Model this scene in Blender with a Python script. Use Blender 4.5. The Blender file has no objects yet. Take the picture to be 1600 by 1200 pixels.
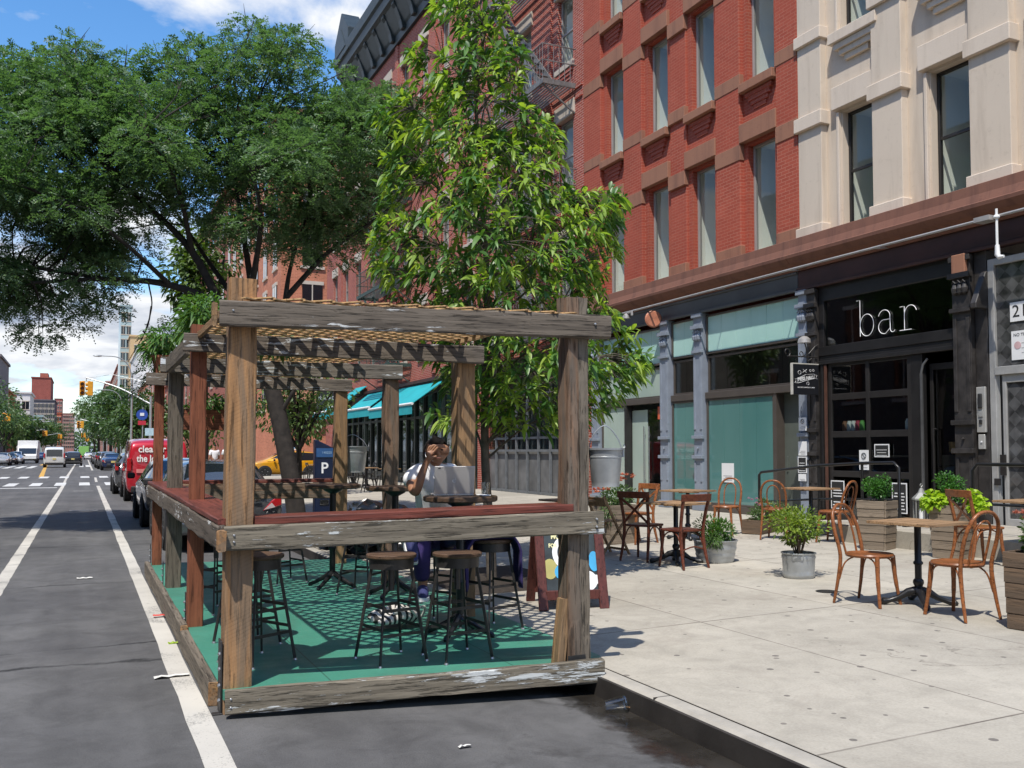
import bpy, math, random
import numpy as np
from mathutils import Vector, Matrix, Euler
R=math.radians; PI=math.pi
rng=random.Random(7); nrng=np.random.default_rng(7)
scene=bpy.context.scene; COL=scene.collection

class MB:
    """collects simple shapes into one mesh"""
    def __init__(s): s.v=[]; s.f=[]; s.m=[]; s.cur=0
    def add(s,vs,fs):
        n=len(s.v); s.v.extend([tuple(p) for p in vs]); s.f.extend([tuple(i+n for i in f) for f in fs]); s.m.extend([s.cur]*len(fs)); return s
    def mat(s,i): s.cur=i; return s
    def box(s,x0,x1,y0,y1,z0,z1):
        vs=[(x0,y0,z0),(x1,y0,z0),(x1,y1,z0),(x0,y1,z0),(x0,y0,z1),(x1,y0,z1),(x1,y1,z1),(x0,y1,z1)]
        return s.add(vs,[(0,3,2,1),(4,5,6,7),(0,1,5,4),(1,2,6,5),(2,3,7,6),(3,0,4,7)])
    def cbox(s,c,d,rot=(0,0,0)):
        E=Euler(rot).to_matrix(); a,b,h=d[0]/2,d[1]/2,d[2]/2; c=Vector(c)
        vs=[c+E@Vector(p) for p in [(-a,-b,-h),(a,-b,-h),(a,b,-h),(-a,b,-h),(-a,-b,h),(a,-b,h),(a,b,h),(-a,b,h)]]
        return s.add(vs,[(0,3,2,1),(4,5,6,7),(0,1,5,4),(1,2,6,5),(2,3,7,6),(3,0,4,7)])
    def bar(s,p,q,w,t,up=(0,0,1)):
        """rectangular bar from p to q: w across, t along up"""
        p,q=Vector(p),Vector(q); d=(q-p).normalized(); u=Vector(up)
        a=d.cross(u)
        if a.length<1e-4: a=d.cross(Vector((1,0,0)))
        a.normalize(); b=a.cross(d).normalized(); a=a*w/2; b=b*t/2
        vs=[p-a-b,p+a-b,p+a+b,p-a+b,q-a-b,q+a-b,q+a+b,q-a+b]
        return s.add(vs,[(0,1,2,3),(7,6,5,4),(0,4,5,1),(1,5,6,2),(2,6,7,3),(3,7,4,0)])
    def tube(s,pts,r,n=8,closed=False,cap=True):
        pts=[Vector(p) for p in pts]; N=len(pts)
        rs=r if isinstance(r,(list,tuple)) else [r]*N
        T=[]
        for i in range(N):
            if closed: d=pts[(i+1)%N]-pts[i-1]
            else: d=pts[min(i+1,N-1)]-pts[max(i-1,0)]
            T.append(d.normalized() if d.length>1e-9 else Vector((0,0,1)))
        u=T[0].orthogonal().normalized(); vs=[]
        for i in range(N):
            u=(u-T[i]*u.dot(T[i]))
            u=u.normalized() if u.length>1e-6 else T[i].orthogonal().normalized()
            w=T[i].cross(u)
            for k in range(n):
                a=2*PI*k/n; vs.append(pts[i]+(u*math.cos(a)+w*math.sin(a))*rs[i])
        fs=[]; M_=N if closed else N-1
        for i in range(M_):
            j=(i+1)%N
            for k in range(n): fs.append((i*n+k,i*n+(k+1)%n,j*n+(k+1)%n,j*n+k))
        if cap and not closed: fs.append(tuple(range(n-1,-1,-1))); fs.append(tuple((N-1)*n+k for k in range(n)))
        return s.add(vs,fs)
    def lathe(s,prof,n=24,c=(0,0,0),cap=True):
        vs=[];fs=[]
        for r,z in prof:
            for k in range(n): a=2*PI*k/n; vs.append((c[0]+r*math.cos(a),c[1]+r*math.sin(a),c[2]+z))
        for i in range(len(prof)-1):
            for k in range(n): fs.append((i*n+k,i*n+(k+1)%n,(i+1)*n+(k+1)%n,(i+1)*n+k))
        if cap: fs.append(tuple(range(n-1,-1,-1))); fs.append(tuple((len(prof)-1)*n+k for k in range(n)))
        return s.add(vs,fs)
    def prism(s,poly,o,u,v,w,t):
        """2-D polygon in plane (u,v) at o, extruded along w by t"""
        o,u,v,w=Vector(o),Vector(u),Vector(v),Vector(w).normalized(); n=len(poly)
        a=[o+u*x+v*y for x,y in poly]; b=[p+w*t for p in a]
        fs=[tuple(range(n-1,-1,-1)),tuple(range(n,2*n))]+[(i,(i+1)%n,n+(i+1)%n,n+i) for i in range(n)]
        return s.add(a+b,fs)
    def quad(s,a,b,c,d): return s.add([a,b,c,d],[(0,1,2,3)])
    def grid(s,fn,nu,nv):
        vs=[fn(i/nu,j/nv) for j in range(nv+1) for i in range(nu+1)]
        fs=[(j*(nu+1)+i,j*(nu+1)+i+1,(j+1)*(nu+1)+i+1,(j+1)*(nu+1)+i) for j in range(nv) for i in range(nu)]
        return s.add(vs,fs)
    def build(s,name,mats,parent=None,smooth=False,bevel=0,loc=None,rot=None,seg=1,fix=True):
        me=bpy.data.meshes.new(name); me.from_pydata(s.v,[],s.f)
        if not isinstance(mats,(list,tuple)): mats=[mats]
        for m in mats: me.materials.append(m)
        if len(mats)>1: me.polygons.foreach_set('material_index',s.m)
        me.update()
        if fix:
            import bmesh
            b=bmesh.new(); b.from_mesh(me); bmesh.ops.recalc_face_normals(b,faces=b.faces); b.to_mesh(me); b.free()
        o=bpy.data.objects.new(name,me); COL.objects.link(o)
        if parent: o.parent=parent
        if loc: o.location=loc
        if rot: o.rotation_euler=rot
        if smooth:
            me.polygons.foreach_set('use_smooth',[True]*len(me.polygons))
            try: me.set_sharp_from_angle(angle=R(40))
            except Exception: pass
        if bevel:
            b=o.modifiers.new('bevel','BEVEL'); b.width=bevel; b.segments=seg; b.limit_method='ANGLE'; b.angle_limit=R(40)
        return o

def tag(o,label=None,cat=None,group=None,kind=None):
    if label: o['label']=label
    if cat: o['category']=cat
    if group: o['group']=group
    if kind: o['kind']=kind
    return o
def thing(name,label,cat,loc=(0,0,0),rz=0,group=None):
    o=bpy.data.objects.new(name,None); COL.objects.link(o); o.empty_display_size=.2
    o.location=loc; o.rotation_euler=(0,0,rz); return tag(o,label,cat,group)
def copy_tree(o,parent=None):
    c=o.copy(); COL.objects.link(c)
    if parent: c.parent=parent
    for ch in list(o.children): copy_tree(ch,c)
    return c
def place(proto,state,loc,rz=0,label=None,group=None,scale=None):
    """first call moves the proto, later calls copy it"""
    o=proto if not state.get('used') else copy_tree(proto)
    state['used']=True
    o.location=loc; o.rotation_euler=(0,0,rz)
    if scale: o.scale=(scale,)*3 if not isinstance(scale,tuple) else scale
    if label: o['label']=label
    if group: o['group']=group
    return o
def np_mesh(name,V,F,mat,parent=None,smooth=False):
    """fast mesh from numpy arrays; F is (n,k)"""
    me=bpy.data.meshes.new(name); n,k=F.shape
    me.vertices.add(len(V)); me.vertices.foreach_set('co',np.asarray(V,np.float32).ravel())
    me.loops.add(n*k); me.loops.foreach_set('vertex_index',F.astype(np.int32).ravel())
    me.polygons.add(n); me.polygons.foreach_set('loop_start',np.arange(0,n*k,k,dtype=np.int32))
    try: me.polygons.foreach_set('loop_total',np.full(n,k,np.int32))
    except Exception: pass
    me.materials.append(mat); me.update(calc_edges=True)
    if smooth: me.polygons.foreach_set('use_smooth',[True]*n)
    o=bpy.data.objects.new(name,me); COL.objects.link(o)
    if parent: o.parent=parent
    return o
def text_mesh(body,size,mat,name='lettering',parent=None,loc=(0,0,0),rot=(0,0,0),ext=.002,align='CENTER',sx=1,offset=0,shear=0):
    cu=bpy.data.curves.new('t','FONT'); cu.body=body; cu.size=size; cu.extrude=ext; cu.align_x=align; cu.align_y='CENTER'; cu.offset=offset; cu.resolution_u=3; cu.shear=shear
    cu.space_line=.9
    t=bpy.data.objects.new('t',cu); COL.objects.link(t); bpy.context.view_layer.update()
    me=bpy.data.meshes.new_from_object(t.evaluated_get(bpy.context.evaluated_depsgraph_get()))
    bpy.data.objects.remove(t); bpy.data.curves.remove(cu)
    me.materials.clear(); me.materials.append(mat); me.name=name
    o=bpy.data.objects.new(name,me); COL.objects.link(o); o.location=loc; o.rotation_euler=rot; o.scale=(sx,1,1)
    if parent: o.parent=parent
    return o
FACE_W=(R(90),0,R(-90))      # text facing -X (towards the street), reading for a viewer on the road
FACE_S=(R(90),0,0)           # text facing -Y (towards the camera)
def swz(x): return .14+.0195*(x-3.1)     # pavement height

# ---------------------------------------------------------------- materials
def newmat(name):
    m=bpy.data.materials.new(name); m.use_nodes=True; nt=m.node_tree
    return m,nt,nt.nodes['Principled BSDF']
class NT:
    def __init__(s,nt): s.nt=nt
    def n(s,t,**k):
        nd=s.nt.nodes.new(t)
        for a,b in k.items():
            if a in nd.inputs.keys() if isinstance(a,str) else False: nd.inputs[a].default_value=b
            else: setattr(nd,a,b)
        return nd
    def l(s,a,b): s.nt.links.new(a,b)
    def coord(s,which='Object',scale=(1,1,1),rot=(0,0,0),loc=(0,0,0)):
        c=s.nt.nodes.new('ShaderNodeTexCoord'); m=s.nt.nodes.new('ShaderNodeMapping')
        m.inputs['Scale'].default_value=scale; m.inputs['Rotation'].default_value=rot; m.inputs['Location'].default_value=loc
        s.l(c.outputs[which],m.inputs['Vector']); return m.outputs['Vector']
    def noise(s,vec,scale,detail=4,rough=.55,dist=0):
        t=s.nt.nodes.new('ShaderNodeTexNoise'); t.inputs['Scale'].default_value=scale; t.inputs['Detail'].default_value=detail
        t.inputs['Roughness'].default_value=rough; t.inputs['Distortion'].default_value=dist
        if vec is not None: s.l(vec,t.inputs['Vector'])
        return t.outputs['Fac']
    def ramp(s,fac,stops,interp='LINEAR'):
        r=s.nt.nodes.new('ShaderNodeValToRGB'); cr=r.color_ramp; cr.interpolation=interp
        while len(cr.elements)<len(stops): cr.elements.new(.5)
        for e,(p,c) in zip(cr.elements,stops):
            e.position=p; e.color=(c if len(c)==4 else (*c,1)) if isinstance(c,(tuple,list)) else (c,c,c,1)
        s.l(fac,r.inputs['Fac']); return r.outputs['Color']
    def mix(s,fac,a,b,mode='MIX'):
        m=s.nt.nodes.new('ShaderNodeMix'); m.data_type='RGBA'; m.blend_type=mode
        for sock,val in ((m.inputs[0],fac),(m.inputs[6],a),(m.inputs[7],b)):
            if hasattr(val,'is_output'): s.l(val,sock)
            elif sock==m.inputs[0]: sock.default_value=val
            else: sock.default_value=(*val,1) if len(val)==3 else val
        return m.outputs[2]
    def math(s,op,a,b=None,c=None):
        m=s.nt.nodes.new('ShaderNodeMath'); m.operation=op
        for i,v in enumerate((a,b,c)):
            if v is None: continue
            if hasattr(v,'is_output'): s.l(v,m.inputs[i])
            else: m.inputs[i].default_value=v
        return m.outputs[0]
    def bump(s,h,strength=.3,dist=.01,normal=None):
        b=s.nt.nodes.new('ShaderNodeBump'); b.inputs['Strength'].default_value=strength; b.inputs['Distance'].default_value=dist
        s.l(h,b.inputs['Height'])
        if normal is not None: s.l(normal,b.inputs['Normal'])
        return b.outputs['Normal']
    def rand(s): return s.nt.nodes.new('ShaderNodeObjectInfo').outputs['Random']
    def island(s): return s.nt.nodes.new('ShaderNodeNewGeometry').outputs['Random Per Island']
    def sep(s,vec):
        x=s.nt.nodes.new('ShaderNodeSeparateXYZ'); s.l(vec,x.inputs[0]); return x.outputs
def simple(name,col,rough=.6,metal=0,var=.15,scale=6,bump=.0,bscale=60,coat=0,spec=.5,emit=0):
    m,nt,p=newmat(name); N=NT(nt); vec=N.coord()
    f=N.noise(vec,scale,5); a=tuple(c*(1-var) for c in col); b=tuple(min(1,c*(1+var)) for c in col)
    N.l(N.ramp(f,[(.3,a),(.7,b)]),p.inputs['Base Color'])
    p.inputs['Roughness'].default_value=rough; p.inputs['Metallic'].default_value=metal; p.inputs['Coat Weight'].default_value=coat
    p.inputs['Specular IOR Level'].default_value=spec
    if bump: N.l(N.bump(N.noise(vec,bscale,4),bump,.004),p.inputs['Normal'])
    if emit: p.inputs['Emission Color'].default_value=(*col,1); p.inputs['Emission Strength'].default_value=emit
    return m
def wood(name,base,dark,axis='X',paint=None,pamt=.5,rough=.75,gs=1.0,saw=0,bump=.5,blot=None):
    """grain runs along the given local axis; optional flaking paint"""
    m,nt,p=newmat(name); N=NT(nt)
    sc={'X':(1.2,22,22),'Y':(22,1.2,22),'Z':(22,22,1.2)}[axis]; sc=tuple(c*gs for c in sc)
    vec=N.coord('Object',sc); r=N.rand()
    va=nt.nodes.new('ShaderNodeVectorMath'); va.operation='ADD'; cmb=nt.nodes.new('ShaderNodeCombineXYZ')
    k=N.math('MULTIPLY',r,37.0)
    for i in range(3): N.l(k,cmb.inputs[i])
    N.l(vec,va.inputs[0]); N.l(cmb.outputs[0],va.inputs[1]); vec=va.outputs[0]
    g=N.noise(vec,1.0,8,.7,.25); g2=N.noise(vec,3.2,6,.7)
    col=N.ramp(g,[(.28,dark),(.5,base),(.74,tuple(min(1,c*1.45) for c in base))])
    crack=N.ramp(g2,[(.37,(.05,.05,.05)),(.46,(1,1,1))])
    col=N.mix(.75,col,N.mix(1.0,col,crack,'MULTIPLY'))
    if blot:
        bv=N.coord('Object',{'X':(.5,9,9),'Y':(9,.5,9),'Z':(9,9,.5)}[axis]); bl=N.ramp(N.noise(bv,1.3,4,.6,.8),[(.42,0),(.58,1)])
        col=N.mix(bl,col,N.mix(.75,col,blot))
    col=N.mix(N.math('MULTIPLY',r,.35),col,tuple(c*.6 for c in base))
    h=N.math('ADD',g,N.math('MULTIPLY',crack,.6))
    if saw:
        wv=nt.nodes.new('ShaderNodeTexWave'); wv.inputs['Scale'].default_value=saw; wv.inputs['Distortion'].default_value=1.6; wv.inputs['Detail'].default_value=3
        sv=N.coord('Object',(1,1,1),{'X':(0,.25,.42),'Y':(0,0,.25),'Z':(.25,.35,0)}[axis]); N.l(sv,wv.inputs['Vector'])
        wv.bands_direction={'X':'X','Y':'Y','Z':'Z'}[axis]
        sw=N.ramp(wv.outputs['Fac'],[(.05,.84),(.35,1.)])
        msk=N.ramp(N.noise(N.coord('Object',(2,2,2)),1.5,3),[(.45,0),(.6,1)])
        col=N.mix(N.math('MULTIPLY',msk,.8),col,N.mix(1.,col,sw,'MULTIPLY')); h=N.math('ADD',h,N.math('MULTIPLY',sw,.3))
    if axis=='X' and gs==1.0 and bump>=.5:
        kv=nt.nodes.new('ShaderNodeTexVoronoi'); kv.inputs['Scale'].default_value=1.; kc=N.coord('Object',(2.2,9,9)); q=nt.nodes.new('ShaderNodeVectorMath'); q.operation='ADD'; N.l(kc,q.inputs[0]); N.l(cmb.outputs[0],q.inputs[1]); N.l(q.outputs[0],kv.inputs['Vector'])
        kn=N.ramp(kv.outputs['Distance'],[(.06,1),(.13,0)]); col=N.mix(N.math('MULTIPLY',kn,.8),col,tuple(c*.5 for c in dark))
    if paint:
        def shift(sc_):
            pv=N.coord('Object',sc_); q=nt.nodes.new('ShaderNodeVectorMath'); q.operation='ADD'; N.l(pv,q.inputs[0]); N.l(cmb.outputs[0],q.inputs[1]); return q.outputs[0]
        k={'X':0,'Y':1,'Z':2}[axis]; fs=[48.]*3; fs[k]=6.; bs=[5.]*3; bs[k]=1.1
        fine=N.noise(shift(tuple(fs)),1.,6,.66,.5); big=N.noise(shift(tuple(bs)),1.,3,.55,.4)
        t=N.math('ADD',fine,N.math('MULTIPLY',N.math('SUBTRACT',big,.5),1.15)); th=.80-.30*pamt
        msk=N.ramp(t,[(th,0),(th+.03,1)]); msk=N.math('MULTIPLY',msk,N.ramp(g2,[(.34,0),(.46,1)]))
        col=N.mix(msk,col,paint); h=N.math('ADD',h,N.math('MULTIPLY',msk,.5))
    N.l(col,p.inputs['Base Color']); p.inputs['Roughness'].default_value=rough; p.inputs['Specular IOR Level'].default_value=.3
    N.l(N.bump(h,bump,.006),p.inputs['Normal'])
    return m
def leafmat(name,dark,light,trans=.35,rough=.45,tcol=None):
    m,nt,p=newmat(name); N=NT(nt); r=N.island()
    cl=N.noise(N.coord('Object'),.9,2)
    f=N.math('ADD',N.math('MULTIPLY',r,.55),N.math('MULTIPLY',cl,.5))
    col=N.ramp(f,[(.2,dark),(.8,light)])
    N.l(col,p.inputs['Base Color']); p.inputs['Roughness'].default_value=rough
    tr=nt.nodes.new('ShaderNodeBsdfTranslucent'); N.l(N.mix(1.,col,tcol or (1.5,1.6,.5),'MULTIPLY'),tr.inputs['Color'])
    mx=nt.nodes.new('ShaderNodeMixShader'); mx.inputs[0].default_value=trans
    N.l(p.outputs[0],mx.inputs[1]); N.l(tr.outputs[0],mx.inputs[2]); N.l(mx.outputs[0],nt.nodes['Material Output'].inputs['Surface'])
    return m
def glassmat(name,tint=(.8,.9,.88),refl=1.0,rough=.02,opaq=0.0,body=(.02,.03,.03),f0=.10):
    """pane that lets light through: fresnel mirror over a tinted clear sheet"""
    m,nt,p=newmat(name); N=NT(nt)
    tr=nt.nodes.new('ShaderNodeBsdfTransparent'); tr.inputs[0].default_value=(*tint,1)
    base=tr.outputs[0]
    if opaq>0:
        df=nt.nodes.new('ShaderNodeBsdfDiffuse'); df.inputs[0].default_value=(*body,1)
        tl=nt.nodes.new('ShaderNodeBsdfTranslucent'); tl.inputs[0].default_value=(*body,1)
        m0=nt.nodes.new('ShaderNodeMixShader'); m0.inputs[0].default_value=.4; N.l(df.outputs[0],m0.inputs[1]); N.l(tl.outputs[0],m0.inputs[2])
        m1=nt.nodes.new('ShaderNodeMixShader'); m1.inputs[0].default_value=opaq; N.l(base,m1.inputs[1]); N.l(m0.outputs[0],m1.inputs[2]); base=m1.outputs[0]
    gl=nt.nodes.new('ShaderNodeBsdfGlossy'); gl.inputs['Roughness'].default_value=rough; gl.inputs['Color'].default_value=(refl,refl,refl,1)
    lw=nt.nodes.new('ShaderNodeLayerWeight'); lw.inputs[0].default_value=.5; fr_=N.math('ADD',N.math('MULTIPLY',N.math('POWER',lw.outputs['Facing'],5.),1-f0),f0)
    wv=N.noise(N.coord('Object',(1,1,1)),.8,2); N.l(N.bump(wv,.02,.05),gl.inputs['Normal'])
    mx=nt.nodes.new('ShaderNodeMixShader'); N.l(fr_,mx.inputs[0]); N.l(base,mx.inputs[1]); N.l(gl.outputs[0],mx.inputs[2])
    N.l(mx.outputs[0],nt.nodes['Material Output'].inputs['Surface']); nt.nodes.remove(p)
    return m
def brickmat(name,c1,c2,mortar,sx=1.0,rough=.85,paint=.0,msize=.012,bump=.4):
    """brick courses on faces of a wall running along Y or X; u=x+y so both directions work"""
    m,nt,p=newmat(name); N=NT(nt); v=N.coord('Object'); s=N.sep(v)
    cb=nt.nodes.new('ShaderNodeCombineXYZ'); N.l(N.math('ADD',s[0],s[1]),cb.inputs[0]); N.l(s[2],cb.inputs[1])
    b=nt.nodes.new('ShaderNodeTexBrick'); b.inputs['Scale'].default_value=1
    b.inputs['Brick Width'].default_value=.21*sx; b.inputs['Row Height'].default_value=.068*sx; b.inputs['Mortar Size'].default_value=msize*.55; b.inputs['Mortar Smooth'].default_value=.2
    b.inputs['Color1'].default_value=(*c1,1); b.inputs['Color2'].default_value=(*c2,1); b.inputs['Mortar'].default_value=(*mortar,1)
    N.l(cb.outputs[0],b.inputs['Vector'])
    big=N.noise(v,.7,5,.6); col=N.mix(.35,b.outputs['Color'],N.mix(1.,b.outputs['Color'],N.ramp(big,[(.3,.55),(.7,1.25)]),'MULTIPLY'))
    if paint: # worn limewashed/painted brick: mortar lines fade out in patches
        msk=N.ramp(N.noise(v,.9,4,.65),[(.35,0),(.62,1)])
        col=N.mix(N.math('MULTIPLY',msk,paint),col,N.mix(.5,c1,c2))
    N.l(col,p.inputs['Base Color']); p.inputs['Roughness'].default_value=rough; p.inputs['Specular IOR Level'].default_value=.25
    h=N.math('ADD',N.math('MULTIPLY',b.outputs['Fac'],-1.),N.math('MULTIPLY',N.noise(v,40,3),.3)); N.l(N.bump(h,bump,.008),p.inputs['Normal'])
    return m
# ---------------------------------------------------------------- palette
M={}
M['asphalt']=None
def make_asphalt():
    m,nt,p=newmat('asphalt'); N=NT(nt); v=N.coord('Object')
    a=N.noise(v,.5,5,.6); b=N.noise(v,160,3,.6); c=N.noise(v,2.6,6,.7,.6)
    col=N.ramp(a,[(.3,(.082,.080,.081)),(.7,(.132,.129,.126))])
    col=N.mix(.5,col,N.mix(1.,col,N.ramp(c,[(.35,.55),(.6,1.15)]),'MULTIPLY'))
    lanes=N.coord('Object',(1.3,.045,1)); col=N.mix(.6,col,N.mix(1.,col,N.ramp(N.noise(lanes,1.4,3),[(.35,.7),(.65,1.2)]),'MULTIPLY'))
    spk=N.ramp(b,[(.60,0),(.68,1)]); col=N.mix(N.math('MULTIPLY',spk,.5),col,(.24,.235,.22))
    drk=N.ramp(N.noise(v,110,2),[(.32,1),(.42,0)]); col=N.mix(N.math('MULTIPLY',drk,.5),col,(.03,.03,.03))
    # cracks and old repair seams across the lane
    s=N.sep(v); wob=N.math('MULTIPLY',N.math('SUBTRACT',N.noise(v,1.1,5,.7),.5),.45)
    y=N.math('ADD',s[1],wob); msk=None
    for yy,w in ((7.72,.022),(8.42,.016),(12.4,.02),(17.3,.03),(27.,.04)):
        d=N.math('ABSOLUTE',N.math('SUBTRACT',y,yy)); k=N.ramp(N.math('DIVIDE',d,w*2),[(.3,1),(1,0)])
        msk=k if msk is None else N.math('MAXIMUM',msk,k)
    msk=N.math('MULTIPLY',msk,N.ramp(N.noise(v,1.7,4),[(.38,0),(.55,1)]))
    col=N.mix(N.math('MULTIPLY',msk,.85),col,(.022,.022,.022))
    stain=N.ramp(N.noise(N.coord('Object',(1,.6,1)),2.1,5,.7,.8),[(.58,0),(.7,1)])
    xs=N.ramp(s[0],[(.0,0),(1,1)]); xm=N.math('MULTIPLY',stain,N.math('MULTIPLY',xs,.55)); col=N.mix(xm,col,(.035,.033,.032))
    N.l(col,p.inputs['Base Color']); p.inputs['Roughness'].default_value=.82; p.inputs['Specular IOR Level'].default_value=.3
    N.l(N.bump(N.math('ADD',b,N.math('MULTIPLY',c,.5)),.5,.005),p.inputs['Normal'])
    return m
M['asphalt']=make_asphalt()
def make_concrete():
    m,nt,p=newmat('pavement_concrete'); N=NT(nt); v=N.coord('Object'); s=N.sep(v)
    a=N.noise(v,.45,5,.62); c=N.noise(v,3.2,6,.7,.7); f=N.noise(v,70,4,.6)
    col=N.ramp(a,[(.28,(.335,.308,.258)),(.72,(.455,.42,.355))])
    # every flag a slightly different batch
    wn=nt.nodes.new('ShaderNodeTexWhiteNoise'); cb=nt.nodes.new('ShaderNodeCombineXYZ')
    gx=N.math('DIVIDE',N.math('SUBTRACT',s[0],3.22),1.5); gy=N.math('DIVIDE',N.math('SUBTRACT',s[1],3.49),2.96)
    N.l(N.math('FLOOR',gx),cb.inputs[0]); N.l(N.math('FLOOR',gy),cb.inputs[1]); N.l(cb.outputs[0],wn.inputs['Vector'])
    col=N.mix(1.,col,N.ramp(wn.outputs['Value'],[(0,.88),(1,1.06)]),'MULTIPLY')
    col=N.mix(.45,col,N.mix(1.,col,N.ramp(c,[(.33,.68),(.58,1.1)]),'MULTIPLY'))
    col=N.mix(.35,col,N.mix(1.,col,N.ramp(f,[(.3,.7),(.7,1.2)]),'MULTIPLY'))
    def line(g,w,period):
        fr=N.math('FRACT',N.math('ADD',g,20)); d=N.math('MINIMUM',fr,N.math('SUBTRACT',1.,fr)); d=N.math('ADD',d,N.math('MULTIPLY',N.math('SUBTRACT',N.noise(v,6,3),.5),.004))
        return N.ramp(N.math('DIVIDE',d,w/period),[(.4,1),(1,0)])
    ln=N.math('MAXIMUM',line(gx,.009,1.5),line(gy,.011,2.96))
    ln=N.math('MULTIPLY',ln,N.ramp(N.noise(v,1.3,3),[(.3,.35),(.6,1)]))
    col=N.mix(N.math('MULTIPLY',ln,.9),col,(.075,.06,.05))
    sk=N.ramp(N.noise(N.coord('Object',(1,1,1)),26,3,.6),[(.66,0),(.72,1)]); col=N.mix(N.math('MULTIPLY',sk,.35),col,(.2,.18,.15))
    ck=N.math('ABSOLUTE',N.math('SUBTRACT',N.noise(v,.55,7,.6,.5),.5)); ckm=N.math('MULTIPLY',N.ramp(ck,[(.0,1),(.0035,0)]),N.ramp(N.noise(v,.35,2),[(.5,0),(.6,1)])); col=N.mix(N.math('MULTIPLY',ckm,.7),col,(.11,.095,.08))
    # chewing gum: small dark discs
    vo=nt.nodes.new('ShaderNodeTexVoronoi'); vo.voronoi_dimensions='2D'; vo.inputs['Scale'].default_value=3.6; N.l(v,vo.inputs['Vector'])
    sc=N.sep(vo.outputs['Color']); rad=N.math('ADD',.015,N.math('MULTIPLY',sc[0],.075)); gum=N.math('MULTIPLY',N.math('LESS_THAN',vo.outputs['Distance'],rad),N.math('GREATER_THAN',sc[1],.68))
    col=N.mix(N.math('MULTIPLY',gum,.75),col,(.09,.08,.075))
    vo2=nt.nodes.new('ShaderNodeTexVoronoi'); vo2.voronoi_dimensions='2D'; vo2.inputs['Scale'].default_value=1.7; N.l(v,vo2.inputs['Vector'])
    sc2=N.sep(vo2.outputs['Color']); gum2=N.math('MULTIPLY',N.math('LESS_THAN',vo2.outputs['Distance'],N.math('ADD',.008,N.math('MULTIPLY',sc2[2],.042))),N.math('GREATER_THAN',sc2[1],.6))
    col=N.mix(N.math('MULTIPLY',gum2,.7),col,(.12,.105,.095))
    st=N.ramp(N.noise(v,.8,6,.72,1.2),[(.54,0),(.70,1)]); col=N.mix(N.math('MULTIPLY',st,.42),col,(.24,.205,.17))
    N.l(col,p.inputs['Base Color']); p.inputs['Roughness'].default_value=.88; p.inputs['Specular IOR Level'].default_value=.25
    N.l(N.bump(N.math('ADD',N.math('MULTIPLY',f,.5),N.math('SUBTRACT',c,ln)),.3,.004),p.inputs['Normal'])
    return m
M['concrete']=make_concrete()
def make_paint(name,col,wear):
    m,nt,p=newmat(name); N=NT(nt); v=N.coord('Object')
    k=N.math('ADD',N.math('MULTIPLY',N.noise(v,1.3,6,.7,.8),.6),N.math('MULTIPLY',N.noise(v,90,3),.45))
    msk=N.ramp(k,[(wear,1),(wear+.1,0)]); big=N.ramp(N.noise(v,.9,4),[(.3,.75),(.7,1.05)])
    c=N.mix(1.,col,big,'MULTIPLY'); N.l(N.mix(msk,c,(.13,.127,.12)),p.inputs['Base Color']); p.inputs['Roughness'].default_value=.8
    return m
M['linepaint']=make_paint('road_paint_white',(.56,.53,.47),.38)
M['barpaint']=make_paint('crosswalk_paint',(.62,.62,.60),.36)
M['yellowpaint']=make_paint('road_paint_yellow',(.62,.36,.07),.33)
M['steel_kerb']=simple('steel_kerb',(.034,.030,.027),.55,0,.35,3,.3)
M['kerbtop']=simple('kerb_concrete',(.35,.325,.28),.9,0,.2,5,.5,50)
def make_wet():
    m,nt,p=newmat('wet_gutter'); N=NT(nt); v=N.coord('Object'); s=N.sep(v)
    k=N.noise(v,2.5,5,.7); N.l(N.ramp(k,[(.3,(.016,.014,.012)),(.7,(.036,.032,.027))]),p.inputs['Base Color'])
    N.l(N.ramp(k,[(.38,.05),(.62,.4)]),p.inputs['Roughness']); N.l(N.bump(N.noise(v,90,3),.08,.002),p.inputs['Normal'])
    edge=N.math('ADD',N.math('MULTIPLY',N.math('SUBTRACT',s[0],2.66),2.4),N.math('MULTIPLY',N.math('SUBTRACT',N.noise(v,3.2,7,.7),.5),1.5))
    edge=N.math('ADD',edge,N.math('MULTIPLY',N.math('SUBTRACT',4.5,s[1]),.16))
    fac=N.ramp(edge,[(.18,0),(.62,1)]); tr=nt.nodes.new('ShaderNodeBsdfTransparent'); mx=nt.nodes.new('ShaderNodeMixShader')
    N.l(fac,mx.inputs[0]); N.l(tr.outputs[0],mx.inputs[1]); N.l(p.outputs[0],mx.inputs[2]); N.l(mx.outputs[0],nt.nodes['Material Output'].inputs['Surface']); return m
M['wet']=make_wet()

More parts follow.
